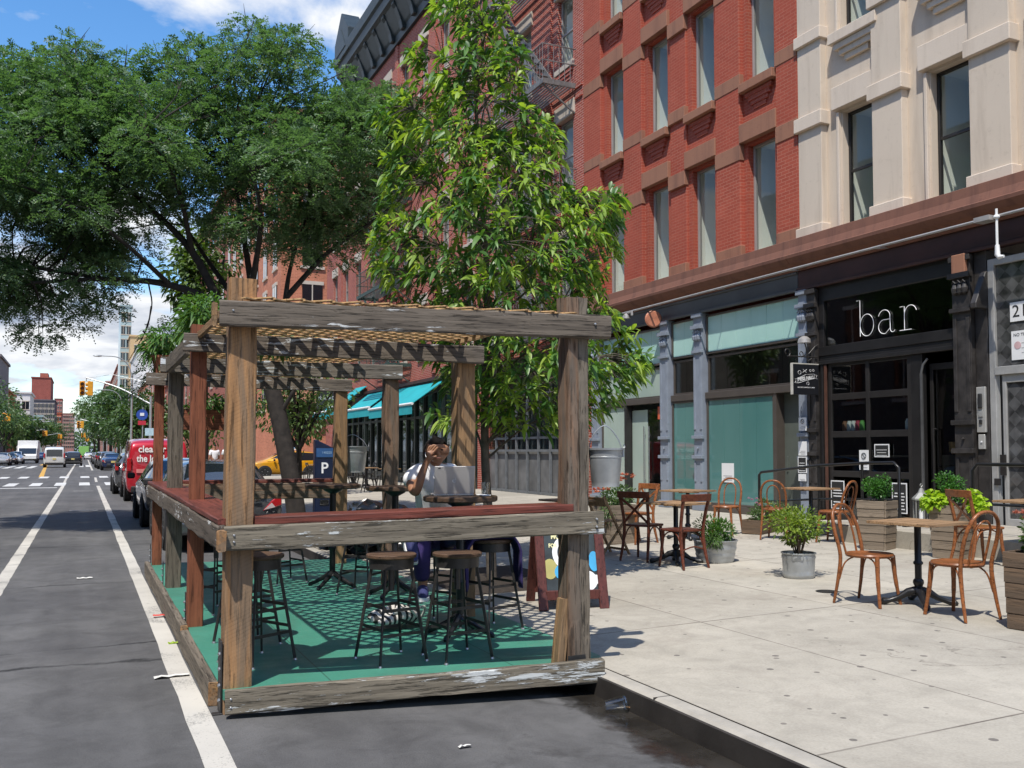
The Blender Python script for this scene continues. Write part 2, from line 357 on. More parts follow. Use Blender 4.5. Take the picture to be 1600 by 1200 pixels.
# ---------------------------------------------------------------- ground
b=MB(); b.quad((-2500,-400,-.06),(2500,-400,-.06),(2500,4000,-.06),(-2500,4000,-.06)); tag(b.build('ground',M['asphalt']),kind='structure')
b=MB(); b.quad((-9.6,-12,0),(3.1,-12,0),(3.1,1500,0),(-9.6,1500,0)); tag(b.build('road',M['asphalt']),kind='structure')
b=MB(); b.quad((3.1,51.2,-.004),(160,51.2,-.004),(160,63.5,-.004),(3.1,63.5,-.004)); b.quad((-160,51.2,-.004),(-9.6,51.2,-.004),(-9.6,63.5,-.004),(-160,63.5,-.004)); tag(b.build('side_street',M['asphalt']),kind='structure')
def pavement(y0,y1,name,x1=13.6,extra=0):
    b=MB(); n=12
    b.grid(lambda u,v:(3.22+(x1-3.22)*u,y0+(y1-y0)*v,swz(3.22+(x1-3.22)*u)),n,max(2,int((y1-y0)/4)))
    b.quad((3.22,y1,-.05),(x1,y1,-.05),(x1,y1,swz(x1)),(3.22,y1,swz(3.22))); b.quad((3.22,y0,-.05),(x1,y0,-.05),(x1,y0,swz(x1)),(3.22,y0,swz(3.22)))
    return tag(b.build(name,M['concrete'],smooth=False),kind='structure')
pavement(-6,51.2,'pavement'); pavement(63.5,900,'far_pavement',40)
def kerb(y0,y1,name):
    b=MB(); b.mat(0).box(3.075,3.10,y0,y1,-.1,.128); b.mat(1).prism([(3.10,-.1),(3.214,-.1),(3.214,.140),(3.125,.140),(3.10,.126)],(0,y0,0),(1,0,0),(0,0,1),(0,1,0),y1-y0)
    b.mat(0).box(3.215,3.219,y0,y1,-.1,.128)
    y=y0+1.2
    while y<min(y1,60): b.mat(0).box(3.098,3.2145,y,y+.008,.05,.1408); y+=1.9
    return tag(b.build(name,[M['steel_kerb'],M['kerbtop']]),kind='structure')
kerb(-6,51.2,'kerb'); kerb(63.5,900,'far_kerb')
b=MB(); b.box(-16,-9.6,-6,51.2,-.1,.15); b.box(-16,-9.6,63.5,900,-.1,.15); tag(b.build('opposite_pavement',M['concrete']),kind='structure')
def lane(name,pts,w,m,z=.004):
    """painted strip following points, with slightly ragged edges"""
    b=MB(); vs=[];P_=[]
    for (x0,y0),(x1,y1) in zip(pts,pts[1:]):
        n=max(1,int(abs(y1-y0)/.12)) if abs(y1-y0)<40 else int(abs(y1-y0)/.6)
        for i in range(n): t=i/n; P_.append((x0+(x1-x0)*t,y0+(y1-y0)*t))
    P_.append(pts[-1])
    for x,y in P_: vs+= [(x-w/2+rng.uniform(-.006,.006),y,z),(x+w/2+rng.uniform(-.006,.006),y,z)]
    b.add(vs,[(2*i,2*i+1,2*i+3,2*i+2) for i in range(len(P_)-1)])
    return tag(b.build(name,m,fix=False),kind='structure')
lane('lane_line',[(-.93,-2),(-.87,12),(-.80,46.8)],.15,M['linepaint']); lane('lane_line',[(-.80,46.8),(-.86,64)],.12,M['linepaint']); lane('lane_line',[(-.86,66),(-.75,190)],.16,M['linepaint'])
lane('lane_line',[(.66,-2),(.665,47)],.145,M['linepaint']); lane('lane_line',[(.67,53),(.72,62)],.13,M['linepaint']); lane('lane_line',[(.75,85),(.9,190)],.16,M['linepaint'])
lane('centre_line',[(-2.3,64),(-3.75,118)],.28,M['yellowpaint'])
lane('centre_line',[(-4.3,118),(-5.2,300)],.3,M['yellowpaint'])
b=MB(); b.quad((-9,45.1,.004),(-1.0,45.1,.004),(-1.0,45.7,.004),(-9,45.7,.004)); tag(b.build('stop_line',M['barpaint']),kind='structure')
def bars(name,xs,y0,y1,w):
    b=MB()
    for x in xs: b.quad((x-w/2,y0,.0065),(x+w/2,y0,.0065),(x+w/2,y1,.0065),(x-w/2,y1,.0065))
    return tag(b.build(name,M['barpaint']),kind='structure')
bars('crosswalk',[-7.4,-6.3,-5.2,-4.1,-3.05,-2.,-.95,.1,1.25],47.8,52.2,.47); bars('crosswalk',[-7.4,-6.3,-5.3,-4.25,-3.2,-2.1,-1.,.15,1.2,2.35],61.3,65.3,.5)
bars('crosswalk',[-8.6,-7.6,-6.6,-5.6,-4.6],98,112,.55); bars('crosswalk',[-.1,.5],104,118,.4)
# faded cycle-lane marks and a manhole sheet
b=MB(); b.quad((-.35,41,.0045),(.45,41,.0045),(.4,41.5,.0045),(-.3,41.6,.0045)); b.quad((-.3,27.4,.0045),(.4,27.4,.0045),(.4,27.9,.0045),(-.3,27.9,.0045)); tag(b.build('cycle_marking',make_paint('worn_paint',(.45,.44,.42),.5)),kind='structure')
# wet gutter
b=MB(); vs=[];n=40
for i in range(n+1):
    y=2.4+i/n*3.4; vs+=[(3.074,y,.004),(1.9,y,.004)]
b.add(vs,[(2*i,2*i+2,2*i+3,2*i+1) for i in range(n)]); tag(b.build('wet_gutter',M['wet']),kind='structure')

# ---------------------------------------------------------------- sky, sun, camera
SUN=Vector((-.324,-.36,.875)).normalized()
w=bpy.data.worlds.new('World'); scene.world=w; w.use_nodes=True; nt=w.node_tree; N=NT(nt)
bg=nt.nodes['Background']; out=nt.nodes['World Output']
sky=nt.nodes.new('ShaderNodeTexSky'); sky.sky_type='NISHITA'; sky.sun_disc=False
sky.sun_elevation=math.asin(SUN.z); sky.sun_rotation=math.atan2(SUN.x,SUN.y); sky.air_density=1.0; sky.dust_density=.4; sky.ozone_density=2.5
hs=nt.nodes.new('ShaderNodeHueSaturation'); hs.inputs['Value'].default_value=1.2; hs.inputs['Saturation'].default_value=1.25; N.l(sky.outputs[0],hs.inputs['Color'])
N.l(hs.outputs[0],bg.inputs['Color']); bg.inputs['Strength'].default_value=.15
tc=nt.nodes.new('ShaderNodeTexCoord'); s=N.sep(tc.outputs['Generated'])
den=N.math('ADD',N.math('MAXIMUM',s[2],0),.22); cb=nt.nodes.new('ShaderNodeCombineXYZ')
N.l(N.math('DIVIDE',s[0],den),cb.inputs[0]); N.l(N.math('DIVIDE',s[1],den),cb.inputs[1]); N.l(N.math('MULTIPLY',s[2],1.5),cb.inputs[2])
cn=N.noise(cb.outputs[0],1.55,8,.56,.35); cn2=N.noise(cb.outputs[0],5.5,6,.6,.2)
band=N.ramp(s[2],[(0,.20),(.04,.20),(.10,.25),(.22,.20),(.30,.07),(.35,.03),(.42,.15),(.5,.08),(1,.02)])
cov=N.math('ADD',N.math('ADD',cn,N.math('MULTIPLY',N.math('SUBTRACT',cn2,.5),.16)),N.math('SUBTRACT',band,.1))
mask=N.ramp(cov,[(.50,0),(.60,1)])
shade=N.ramp(N.math('ADD',N.noise(cb.outputs[0],3.2,5,.55,.3),N.math('MULTIPLY',s[2],.55)),[(.40,(.36,.43,.56)),(.66,(.92,.94,.97))])
bg2=nt.nodes.new('ShaderNodeBackground'); N.l(shade,bg2.inputs['Color']); bg2.inputs['Strength'].default_value=.86
mx=nt.nodes.new('ShaderNodeMixShader'); N.l(mask,mx.inputs[0]); N.l(bg.outputs[0],mx.inputs[1]); N.l(bg2.outputs[0],mx.inputs[2]); N.l(mx.outputs[0],out.inputs['Surface'])
ld=bpy.data.lights.new('sun','SUN'); ld.energy=4.2; ld.angle=R(.55); ld.color=(1,.95,.87)
lo=bpy.data.objects.new('sun',ld); COL.objects.link(lo); lo.rotation_euler=SUN.to_track_quat('Z','Y').to_euler(); lo.location=(-20,-20,60)
cd=bpy.data.cameras.new('camera'); cam=bpy.data.objects.new('camera',cd); COL.objects.link(cam); scene.camera=cam
F_PX=1450.; PSI=math.atan(670/F_PX); PIT=R(2.5)
cd.sensor_width=36; cd.lens=36*F_PX/1600; cd.shift_y=(705-F_PX*math.tan(PIT)-600)/1600; cd.clip_start=.05; cd.clip_end=6000
cam.location=(0,0,1.6); cam.rotation_euler=(R(90)+PIT,0,-PSI)
scene.view_settings.view_transform='Standard'; scene.view_settings.look='None'; scene.view_settings.exposure=.32; scene.view_settings.gamma=1
scene.render.engine='CYCLES'; scene.cycles.max_bounces=6; scene.cycles.transparent_max_bounces=12; scene.cycles.caustics_reflective=False; scene.cycles.caustics_refractive=False
scene.render.resolution_x=1024; scene.render.resolution_y=768
# ---------------------------------------------------------------- building helpers
M['redbrick']=brickmat('painted_red_brick',(.405,.090,.054),(.33,.068,.042),(.45,.19,.13),paint=.55,bump=.3)
M['oldbrick']=brickmat('old_red_brick',(.40,.085,.055),(.30,.06,.042),(.50,.33,.27),bump=.5,msize=.016)
M['brownstone']=simple('brownstone',(.31,.145,.088),.85,0,.18,2.2,.3,40)
M['cornice']=simple('cornice_brown',(.20,.088,.058),.6,0,.22,1.6,.25,30)
M['cornice_dark']=simple('fascia_maroon',(.05,.019,.016),.5,0,.3,2,.2,30)
M['beige']=simple('beige_stucco',(.66,.575,.485),.88,0,.07,.9,.35,45)
M['beige_trim']=simple('beige_trim',(.70,.615,.52),.85,0,.06,1.4,.25,45)
def streaked(name,c,c2,amt):
    m,nt,p=newmat(name); N=NT(nt); v=N.coord('Object'); a=N.noise(v,.8,5,.6); col=N.ramp(a,[(.3,tuple(k*.93 for k in c)),(.7,c)])
    st=N.noise(N.coord('Object',(2.2,2.2,.22)),1.6,6,.68,.3); col=N.mix(N.math('MULTIPLY',N.ramp(st,[(.5,0),(.72,1)]),amt),col,c2)
    ft=N.noise(v,9,5,.7); col=N.mix(N.math('MULTIPLY',N.ramp(ft,[(.58,0),(.7,1)]),amt*.6),col,c2)
    N.l(col,p.inputs['Base Color']); p.inputs['Roughness'].default_value=.88; N.l(N.bump(N.noise(v,40,4),.35,.004),p.inputs['Normal']); return m
M['beige']=streaked('beige_stucco',(.63,.535,.43),(.39,.315,.24),.5); M['beige_trim']=streaked('beige_trim',(.665,.565,.46),(.41,.335,.26),.45)
M['brownstone']=streaked('brownstone',(.31,.145,.088),(.15,.07,.05),.6); M['cornice']=streaked('cornice_brown',(.205,.092,.062),(.085,.04,.032),.7)
M['alu']=simple('window_frame_grey',(.36,.33,.31),.45,.2,.08,3)
M['blackframe']=simple('window_frame_black',(.022,.02,.019),.4,0,.2,4)
M['blackpaint']=simple('black_paint',(.016,.015,.015),.38,0,.3,3,.25,25)
M['ironblack']=simple('worn_black_iron',(.035,.031,.029),.5,0,.55,5,.6,22)
M['pane']=glassmat('window_glass',(.88,.91,.88),f0=.05)
M['panedark']=glassmat('shop_glass',(.60,.66,.64))
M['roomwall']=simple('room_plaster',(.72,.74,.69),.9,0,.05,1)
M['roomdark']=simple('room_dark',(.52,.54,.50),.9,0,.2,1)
M['graysteel']=simple('blue_grey_cast_iron',(.235,.265,.315),.45,0,.12,4,.15,25)
M['fasciagrey']=simple('fascia_blue_grey',(.078,.082,.084),.5,0,.15,2,.1,20)
M['mullion']=simple('bronze_mullion',(.105,.088,.075),.4,.3,.12,3)
M['limestone']=simple('limestone',(.52,.45,.37),.85,0,.12,2,.2)
M['slate']=simple('dark_green_metal',(.022,.032,.034),.45,0,.3,3,.2)
M['conduit']=simple('conduit_grey',(.42,.40,.38),.45,.4,.12,6)

def wall_holes(b,X,y0,y1,z0,z1,holes,depth):
    ys=sorted(set([y0,y1]+[h[0] for h in holes]+[h[1] for h in holes])); zs=sorted(set([z0,z1]+[h[2] for h in holes]+[h[3] for h in holes]))
    ys=[y for y in ys if y0<=y<=y1]; zs=[z for z in zs if z0<=z<=z1]
    for a,c in zip(ys,ys[1:]):
        for d,e in zip(zs,zs[1:]):
            my,mz=(a+c)/2,(d+e)/2
            if any(h[0]<my<h[1] and h[2]<mz<h[3] for h in holes): continue
            b.add([(X,a,d),(X,c,d),(X,c,e),(X,a,e)],[(3,2,1,0)])
    for h in holes:
        a,c,d,e=h[:4]; q=X+depth
        b.add([(X,a,d),(X,c,d),(X,c,e),(X,a,e),(q,a,d),(q,c,d),(q,c,e),(q,a,e)],[(0,1,5,4),(1,2,6,5),(2,3,7,6),(3,0,4,7)])
def shell(b,X0,X1,y0,y1,z0,z1):
    """sides, back and roof behind a front at X0"""
    b.add([(X0,y0,z0),(X1,y0,z0),(X1,y1,z0),(X0,y1,z0),(X0,y0,z1),(X1,y0,z1),(X1,y1,z1),(X0,y1,z1)],[(0,1,5,4),(1,2,6,5),(2,3,7,6),(4,5,6,7)])
def sash_window(w,h,matf,single=False,frame=.05,room=.8,mats=None):
    """window in local coords: y 0..w, z 0..h, outer face at x=0; returns frame object with pane and room lining"""
    b=MB(); t=.07
    b.box(0,t,0,frame,0,h); b.box(0,t,w-frame,w,0,h); b.box(0,t,frame,w-frame,0,frame); b.box(0,t,frame,w-frame,h-frame,h)
    if not single: b.box(.012,.06,frame,w-frame,h*.5-.025,h*.5+.025)
    else: b.box(.012,.06,frame,frame+.03,frame,h-frame)
    fr=b.build('window',matf,bevel=.004)
    g=MB()
    if single: g.quad((.035,frame,frame),(.035,w-frame,frame),(.035,w-frame,h-frame),(.035,frame,h-frame))
    else:
        g.quad((.05,frame,frame),(.05,w-frame,frame),(.05,w-frame,h/2),(.05,frame,h/2)); g.quad((.022,frame,h/2),(.022,w-frame,h/2),(.022,w-frame,h-frame),(.022,frame,h-frame))
    g.build('pane',M['pane'],fr)
    r=MB(); e=.02; x0,x1=t+.002,room
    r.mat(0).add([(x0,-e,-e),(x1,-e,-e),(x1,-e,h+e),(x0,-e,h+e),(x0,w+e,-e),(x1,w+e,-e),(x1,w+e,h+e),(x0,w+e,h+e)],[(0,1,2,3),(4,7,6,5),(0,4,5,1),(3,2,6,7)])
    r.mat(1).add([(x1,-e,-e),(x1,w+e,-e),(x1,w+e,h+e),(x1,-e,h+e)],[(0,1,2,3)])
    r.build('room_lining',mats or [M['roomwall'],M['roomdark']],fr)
    return fr
def put(proto,parent,loc,first):
    if first: proto.parent=parent; proto.location=loc; return proto
    c=copy_tree(proto,parent); c.location=loc; return c

# ================================================================ red brick building over the grey shopfront
RY0,RY1=13.48,21.75; RH=19.4
red=thing('brick_building','painted red brick building with brown stone bands above the grey iron shopfront','building',(12.2,17.6,.3))
def rel(p,o): return (p[0]-o[0],p[1]-o[1],p[2]-o[2])
class Sub:
    """world-coordinate parts parented to a thing standing at its base"""
    def __init__(s,root): s.root=root; s.o=root.location
    def build(s,b,name,mat,parent=None,**k):
        o=b.build(name,mat,parent or s.root,**k)
        if parent is None: o.location=-Vector(s.o)
        return o
    def split(s,b,name,mat,limit=98,tol=.03,**k):
        """every separate block becomes a part of its own (touching blocks stay together)"""
        n=len(b.v); par=list(range(n))
        def fd(i):
            while par[i]!=i: par[i]=par[par[i]]; i=par[i]
            return i
        for f in b.f:
            for i in f[1:]: par[fd(i)]=fd(f[0])
        isl={}
        for fi,f in enumerate(b.f): isl.setdefault(fd(f[0]),[]).append(fi)
        bx=[]
        for fs in isl.values():
            ids=sorted({i for fi in fs for i in b.f[fi]}); P=[b.v[i] for i in ids]
            bx.append([[min(p[a] for p in P) for a in range(3)],[max(p[a] for p in P) for a in range(3)],list(fs)])
        merged=True
        while merged:
            merged=False
            for i in range(len(bx)):
                for j in range(i+1,len(bx)):
                    if all(bx[i][0][a]-tol<=bx[j][1][a] and bx[j][0][a]-tol<=bx[i][1][a] for a in range(3)):
                        for a in range(3): bx[i][0][a]=min(bx[i][0][a],bx[j][0][a]); bx[i][1][a]=max(bx[i][1][a],bx[j][1][a])
                        bx[i][2]+=bx[j][2]; bx.pop(j); merged=True; break
                if merged: break
        out=[]
        for q,(lo,hi,fs) in enumerate(bx):
            m=MB(); ids=sorted({i for fi in fs for i in b.f[fi]}); mp={o:i for i,o in enumerate(ids)}
            m.add([b.v[i] for i in ids],[tuple(mp[i] for i in b.f[fi]) for fi in fs]); out.append(s.build(m,name,mat,**k))
        return out
RED=Sub(red)
wins_y=[14.23,16.15,17.91,19.88]; WW=.82; rows=[5.57,9.15,12.73,16.31]; WH=2.3
holes=[(y,y+WW,z,z+WH) for y in wins_y for z in rows]
b=MB(); wall_holes(b,12.30,RY0,RY1,5.0,RH,holes,.20); shell(b,12.30,24,RY0,RY1,5.0,RH)
RED.build(b,'wall',M['redbrick'])
b=MB()   # projecting brick piers
for a,c in ((13.485,14.08),(15.19,15.99),(17.13,17.75),(18.89,19.72),(20.86,21.745)): 
    b.box(12.2 if not 17<a<17.5 else 12.25,12.31,a,c,5.55,RH-.4)
RED.split(b,'brick_pier',M['redbrick'],bevel=.008)
b=MB()
for z in rows:
    for a,c in ((13.48,14.10),(15.17,16.01),(17.11,17.77),(18.87,19.74),(20.84,21.75)):
        b.box(12.185,12.312,a,c,z+2.03,z+2.36)      # impost band across the pier
        b.box(12.188,12.314,a,c,z-.02 if z>6 else z-.01,z+.26)
    for y in wins_y: b.box(12.17,12.32,y-.16,y+WW+.14,z+WH+.065,z+WH+.45)   # lintel
RED.split(b,'stone_band',M['brownstone'],bevel=.008)
b=MB()
for z in rows[1:]:
    for a,c in ((14.12,15.15),(16.03,17.09),(17.79,18.85),(19.76,20.82)): b.box(12.13,12.33,a,c,z-.19,z-.005)
RED.split(b,'window_sill',M['brownstone'],bevel=.01)
b=MB()
for z in rows[1:]:
    for y in wins_y:
        for k in range(4): b.box(12.225+.018*k,12.305,y+.02+.07*k,y+WW-.07*k,z-.30-.095*k,z-.205-.095*k+.0)
RED.split(b,'brick_corbel',M['redbrick'])
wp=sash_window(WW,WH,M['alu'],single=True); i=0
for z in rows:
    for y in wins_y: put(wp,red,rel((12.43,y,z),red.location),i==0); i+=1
b=MB(); b.prism([(12.34,RH-.05),(11.6,RH+.5),(11.5,RH+.9),(12.34,RH+1.2)],(0,RY0,0),(1,0,0),(0,0,1),(0,1,0),RY1-RY0); RED.build(b,'roof_cornice',M['cornice'])
def shop_cornice(y0,y1):
    b=MB(); b.prism([(12.36,4.98),(12.10,4.98),(12.08,5.06),(11.95,5.10),(11.86,5.19),(11.85,5.25),(11.92,5.27),(11.955,5.40),(11.96,5.555),(12.36,5.56)],(0,y0,0),(1,0,0),(0,0,1),(0,1,0),y1-y0); return b
RED.build(shop_cornice(RY0,RY1),'shop_cornice',M['cornice'],bevel=.006)

# --- grey cast iron shopfront (part of the red building)
def frosted(name,c1,c2,rough,emitless=True):
    m,nt,p=newmat(name); N=NT(nt); v=N.coord('Object'); s=N.sep(v)
    k=N.noise(N.coord('Object',(1,.7,.35)),1.1,3); N.l(N.ramp(k,[(.3,c1),(.7,c2)]),p.inputs['Base Color'])
    p.inputs['Roughness'].default_value=rough; p.inputs['Coat Weight'].default_value=1; p.inputs['Coat Roughness'].default_value=.02; p.inputs['Coat IOR'].default_value=2.0; N.l(N.bump(N.noise(v,.7,2),.03,.05),p.inputs['Coat Normal']); return m
M['frost_hi']=frosted('frosted_glass_light',(.36,.62,.56),(.48,.74,.67),.4)
M['frost_lo']=frosted('frosted_glass_deep',(.07,.20,.185),(.10,.25,.23),.3)
M['frost_pale']=frosted('frosted_glass_pale',(.36,.46,.40),(.48,.57,.50),.4)
b=MB(); b.box(12.15,12.34,RY0+.005,RY1-.005,4.63,4.99); b.box(12.11,12.2,RY0+.01,RY1-.01,4.60,4.655); b.box(12.12,12.2,RY0+.01,RY1-.01,4.93,4.975)
RED.build(b,'fascia',M['fasciagrey'],bevel=.006)
def iron_column(z0,z1,w=.30,d=.20):
    """local: y -w/2..w/2, front face x=0"""
    b=MB(); h=z1-z0
    b.box(0,d,-w/2,w/2,z0,z1)
    for s_ in (-1,1): b.box(-.018,.01,s_*w*.36-.03,s_*w*.36+.03,z0+.62,z0+1.05); b.box(-.018,.01,s_*w*.36-.03,s_*w*.36+.03,z0+1.75,z1-.95)
    for zz,ww,dd,hh in ((z0,w+.05,.05,.16),(z0+1.12,w+.06,.055,.07),(z0+1.55,w+.06,.055,.07),(z1-.86,w+.05,.05,.06),(z1-.34,w+.07,.07,.08),(z1-.08,w+.05,.05,.08)):
        b.box(-dd,.02,-ww/2,ww/2,zz,zz+hh)
    b.prism([(-.05,0),(.0,0),(0,.2)],(0,-w*.3,z1-.56),(1,0,0),(0,0,1),(0,1,0),w*.6)
    for k in (-1,0,1):   # carved leaves of the capital
        b.lathe([(.001,0),(.045,.03),(.055,.1),(.03,.17),(.001,.19)],8,(-.02,k*w*.27,z1-.6))
        b.tube([(-.045,k*w*.27-.03,z1-.42),(-.06,k*w*.27,z1-.38),(-.045,k*w*.27+.03,z1-.42)],.014,6)
    b.lathe([(.001,0),(.03,.012),(.001,.03)],10,(-.02,0,z0+1.33))
    return b
cols_y=[(13.36,.22),(16.62,.30),(17.92,.32),(21.1,.36)]
for y,w_ in cols_y:
    o=iron_column(.32,4.6,w_).build('iron_column',M['graysteel'],red,bevel=.006); o.location=rel((12.14,y,0),red.location)
def pane_set(y0,y1,z0,z1,X,n,mat,name,parent,frame=True):
    """n glass planks side by side in a bronze frame"""
    b=MB(); f=.045
    if frame: b.box(X-.03,X+.05,y0,y0+f,z0,z1); b.box(X-.03,X+.05,y1-f,y1,z0,z1); b.box(X-.028,X+.05,y0+f,y1-f,z0,z0+f); b.box(X-.028,X+.05,y0+f,y1-f,z1-f,z1)
    fr=RED.build(b,name,M['mullion'],bevel=.004)
    w=(y1-y0-2*f)/n
    for k in range(n):
        g=MB(); g.box(X-.002,X+.012,y0+f+k*w+.004,y0+f+(k+1)*w-.004,z0+f,z1-f)
        g.build('glass_panel',mat,fr)
    return fr
X_=12.26
# right bay (widest)
pane_set(13.5,16.44,3.70,4.55,X_,6,M['frost_hi'],'upper_light',red)
pane_set(13.5,16.44,2.87,3.66,X_+.05,5,M['panedark'],'middle_light',red)
b=MB(); b.box(12.2,12.36,13.49,16.45,2.73,2.87); b.box(12.2,12.36,16.79,17.74,2.73,2.87); b.box(12.2,12.36,18.1,20.9,2.73,2.86); b.box(12.22,12.5,13.49,16.45,.32,.46); b.box(12.22,12.5,16.79,17.74,.32,.46); RED.split(b,'shop_rail',M['mullion'],bevel=.006)
pane_set(14.28,16.44,.46,2.73,X_,4,M['frost_lo'],'lower_light',red)
b=MB(); b.box(12.42,12.47,13.5,14.22,.4,2.72); b.box(12.40,12.425,14.1,14.13,1.2,1.5); dr=RED.build(b,'side_door',simple('grey_green_door',(.10,.115,.10),.4,0,.1),bevel=.004)
b=MB(); b.box(12.22,12.5,14.2,14.28,.4,2.73); RED.build(b,'door_post',M['mullion'])
# narrow bay
pane_set(16.79,17.74,3.70,4.55,X_,2,M['frost_hi'],'upper_light',red)
pane_set(16.79,17.74,2.87,3.66,X_+.05,2,M['panedark'],'middle_light',red)
pane_set(16.79,17.74,.46,2.73,X_,2,M['frost_lo'],'lower_light',red)
# left bay with the glass entrance
pane_set(18.1,20.9,3.62,4.5,X_,6,M['frost_hi'],'upper_light',red)
pane_set(18.1,20.9,2.86,3.58,X_+.05,5,M['frost_pale'],'middle_light',red)
pane_set(19.75,20.9,.36,2.73,X_,3,M['frost_pale'],'lower_light',red)
b=MB(); b.box(12.2,12.4,19.65,19.75,.3,2.73); b.box(12.3,12.42,18.1,18.16,.3,2.73); RED.split(b,'door_post',M['blackframe'])
for y0,y1,m_ in ((18.95,19.63,M['frost_pale']),(18.18,18.9,M['panedark'])):
    g=MB(); g.box(12.36,12.375,y0,y1,.34,2.6); d=RED.build(g,'glass_door',m_)
    h=MB(); yy=y0+.08 if y0>18.5 else y1-.08; h.tube([(12.31,yy,.7),(12.31,yy,2.2)],.018,8); h.box(12.31,12.36,yy-.01,yy+.01,.9,.92); h.box(12.31,12.36,yy-.01,yy+.01,1.98,2.0)
    h.build('handle',simple('brushed_steel',(.6,.6,.58),.25,.9,.05),d)
b=MB(); b.box(12.30,12.304,18.2,18.42,2.35,2.65); s1=RED.build(b,'window_sticker',simple('orange_sticker',(.6,.12,.05),.5))
# room behind the shopfront
b=MB(); b.add([(12.6,13.5,.3),(12.6,21.6,.3),(12.6,21.6,4.6),(12.6,13.5,4.6),(15.5,13.5,.3),(15.5,21.6,.3),(15.5,21.6,4.6),(15.5,13.5,4.6)],[(4,5,6,7),(0,4,7,3),(1,2,6,5),(3,7,6,2),(0,1,5,4)]); RED.build(b,'shop_interior',simple('shop_interior_grey',(.42,.45,.41),.9,0,.2,1))
# stepped reveals of the pale panels that show behind the clear middle lights
b=MB(); b.box(12.9,12.93,13.5,14.6,2.87,3.7); RED.build(b,'interior_panel',M['frost_pale'])

# ================================================================ beige building over the bar
BY0,BY1=3.0,13.475; BH=18.6
bei=thing('stucco_building','cream stucco building with black framed sash windows above the bar','building',(12.2,8.5,.3)); BEI=Sub(bei)
bw_y=[11.72,9.80,7.88,5.96,4.04]; BW=.76; BWH=2.16; brow=[5.56,9.16,12.76,16.0]
bh=[(y,y+BW,z,z+BWH) for y in bw_y for z in brow]
b=MB(); wall_holes(b,12.34,BY0,BY1,5.0,BH,bh,.2); shell(b,12.34,24,BY0,BY1,5,BH); BEI.build(b,'wall',M['beige'])
b=MB()
pil=[(12.86,13.46),(11.02,11.66),(9.05,9.74),(7.2,7.82),(5.28,5.9),(3.2,3.98)]
for a,c in pil:
    b.box(12.19,12.345,a,c,5.76,BH-.3)
BEI.split(b,'pilaster',M['beige'],bevel=.008)
b=MB()
for a,c in pil:
    b.box(12.13,12.35,a-.05,c+.04,5.555,5.77)
    for z in brow: b.box(12.12,12.35,a-.06,c+.05,z+2.04,z+2.30); b.box(12.13,12.352,a-.05,c+.04,z+3.65,z+3.87)
BEI.split(b,'pilaster_cap',M['beige_trim'],bevel=.01)
b=MB()
for y in bw_y:
    # slim inner jamb strips beside each window
    for z in brow:
        b.box(12.27,12.345,y-.11,y-.03,z,z+BWH); b.box(12.27,12.345,y+BW+.03,y+BW+.09,z,z+BWH)
        b.box(12.22,12.35,y-.2,y+BW+.16,z+BWH+.05,z+BWH+.46)
BEI.split(b,'window_surround',M['beige_trim'],bevel=.008)
b=MB()
for z in brow[1:]:
    for y in bw_y: b.box(12.15,12.4,y-.2,y+BW+.16,z-.2,z-.005)
BEI.split(b,'window_sill',M['beige_trim'],bevel=.01)
b=MB()
for z in brow[1:]:
    for y in bw_y:
        for k in range(3): b.box(12.20+.04*k,12.345,y-.1+.09*k,y+BW+.06-.09*k,z-.32-.11*k,z-.215-.11*k)
BEI.split(b,'corbel',M['beige'])
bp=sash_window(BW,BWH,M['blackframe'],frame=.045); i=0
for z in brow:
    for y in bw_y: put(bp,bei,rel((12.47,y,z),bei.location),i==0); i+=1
BEI.build(shop_cornice(BY0,BY1),'shop_cornice',M['cornice'],bevel=.006)
b=MB(); b.box(12.15,12.36,BY0,BY1,4.62,4.975); b.box(12.11,12.2,BY0,BY1,4.60,4.65); BEI.build(b,'fascia',M['cornice_dark'],bevel=.006)
# --- bar front
b=MB(); X0=12.2
b.box(X0,12.32,10.04,13.0,4.33,4.61)             # header
b.box(X0-.02,12.32,10.04,13.0,3.33,3.50)         # transom bar
b.box(X0-.045,12.30,10.04,13.0,3.17,3.235)
b.box(X0,12.30,10.04,13.0,3.235,3.33); b.box(X0,12.3,12.86,13.02,.4,3.17); b.box(X0,12.30,10.72,10.95,.5,3.17); b.box(X0,12.30,10.04,10.10,3.5,4.33); b.box(X0,12.3,12.88,13.0,3.5,4.33)
b.box(X0-.03,X0,12.9,12.95,.4,3.17)
BEI.build(b,'bar_front',M['blackpaint'],bevel=.006)
b=MB(); b.box(12.17,12.19,12.80,12.86,.35,3.16); BEI.build(b,'door_track',simple('rusty_track',(.10,.045,.03),.6,.2,.2))
b=MB(); b.box(12.25,12.262,10.1,12.88,3.5,4.33); BEI.build(b,'transom_glass',M['panedark'])
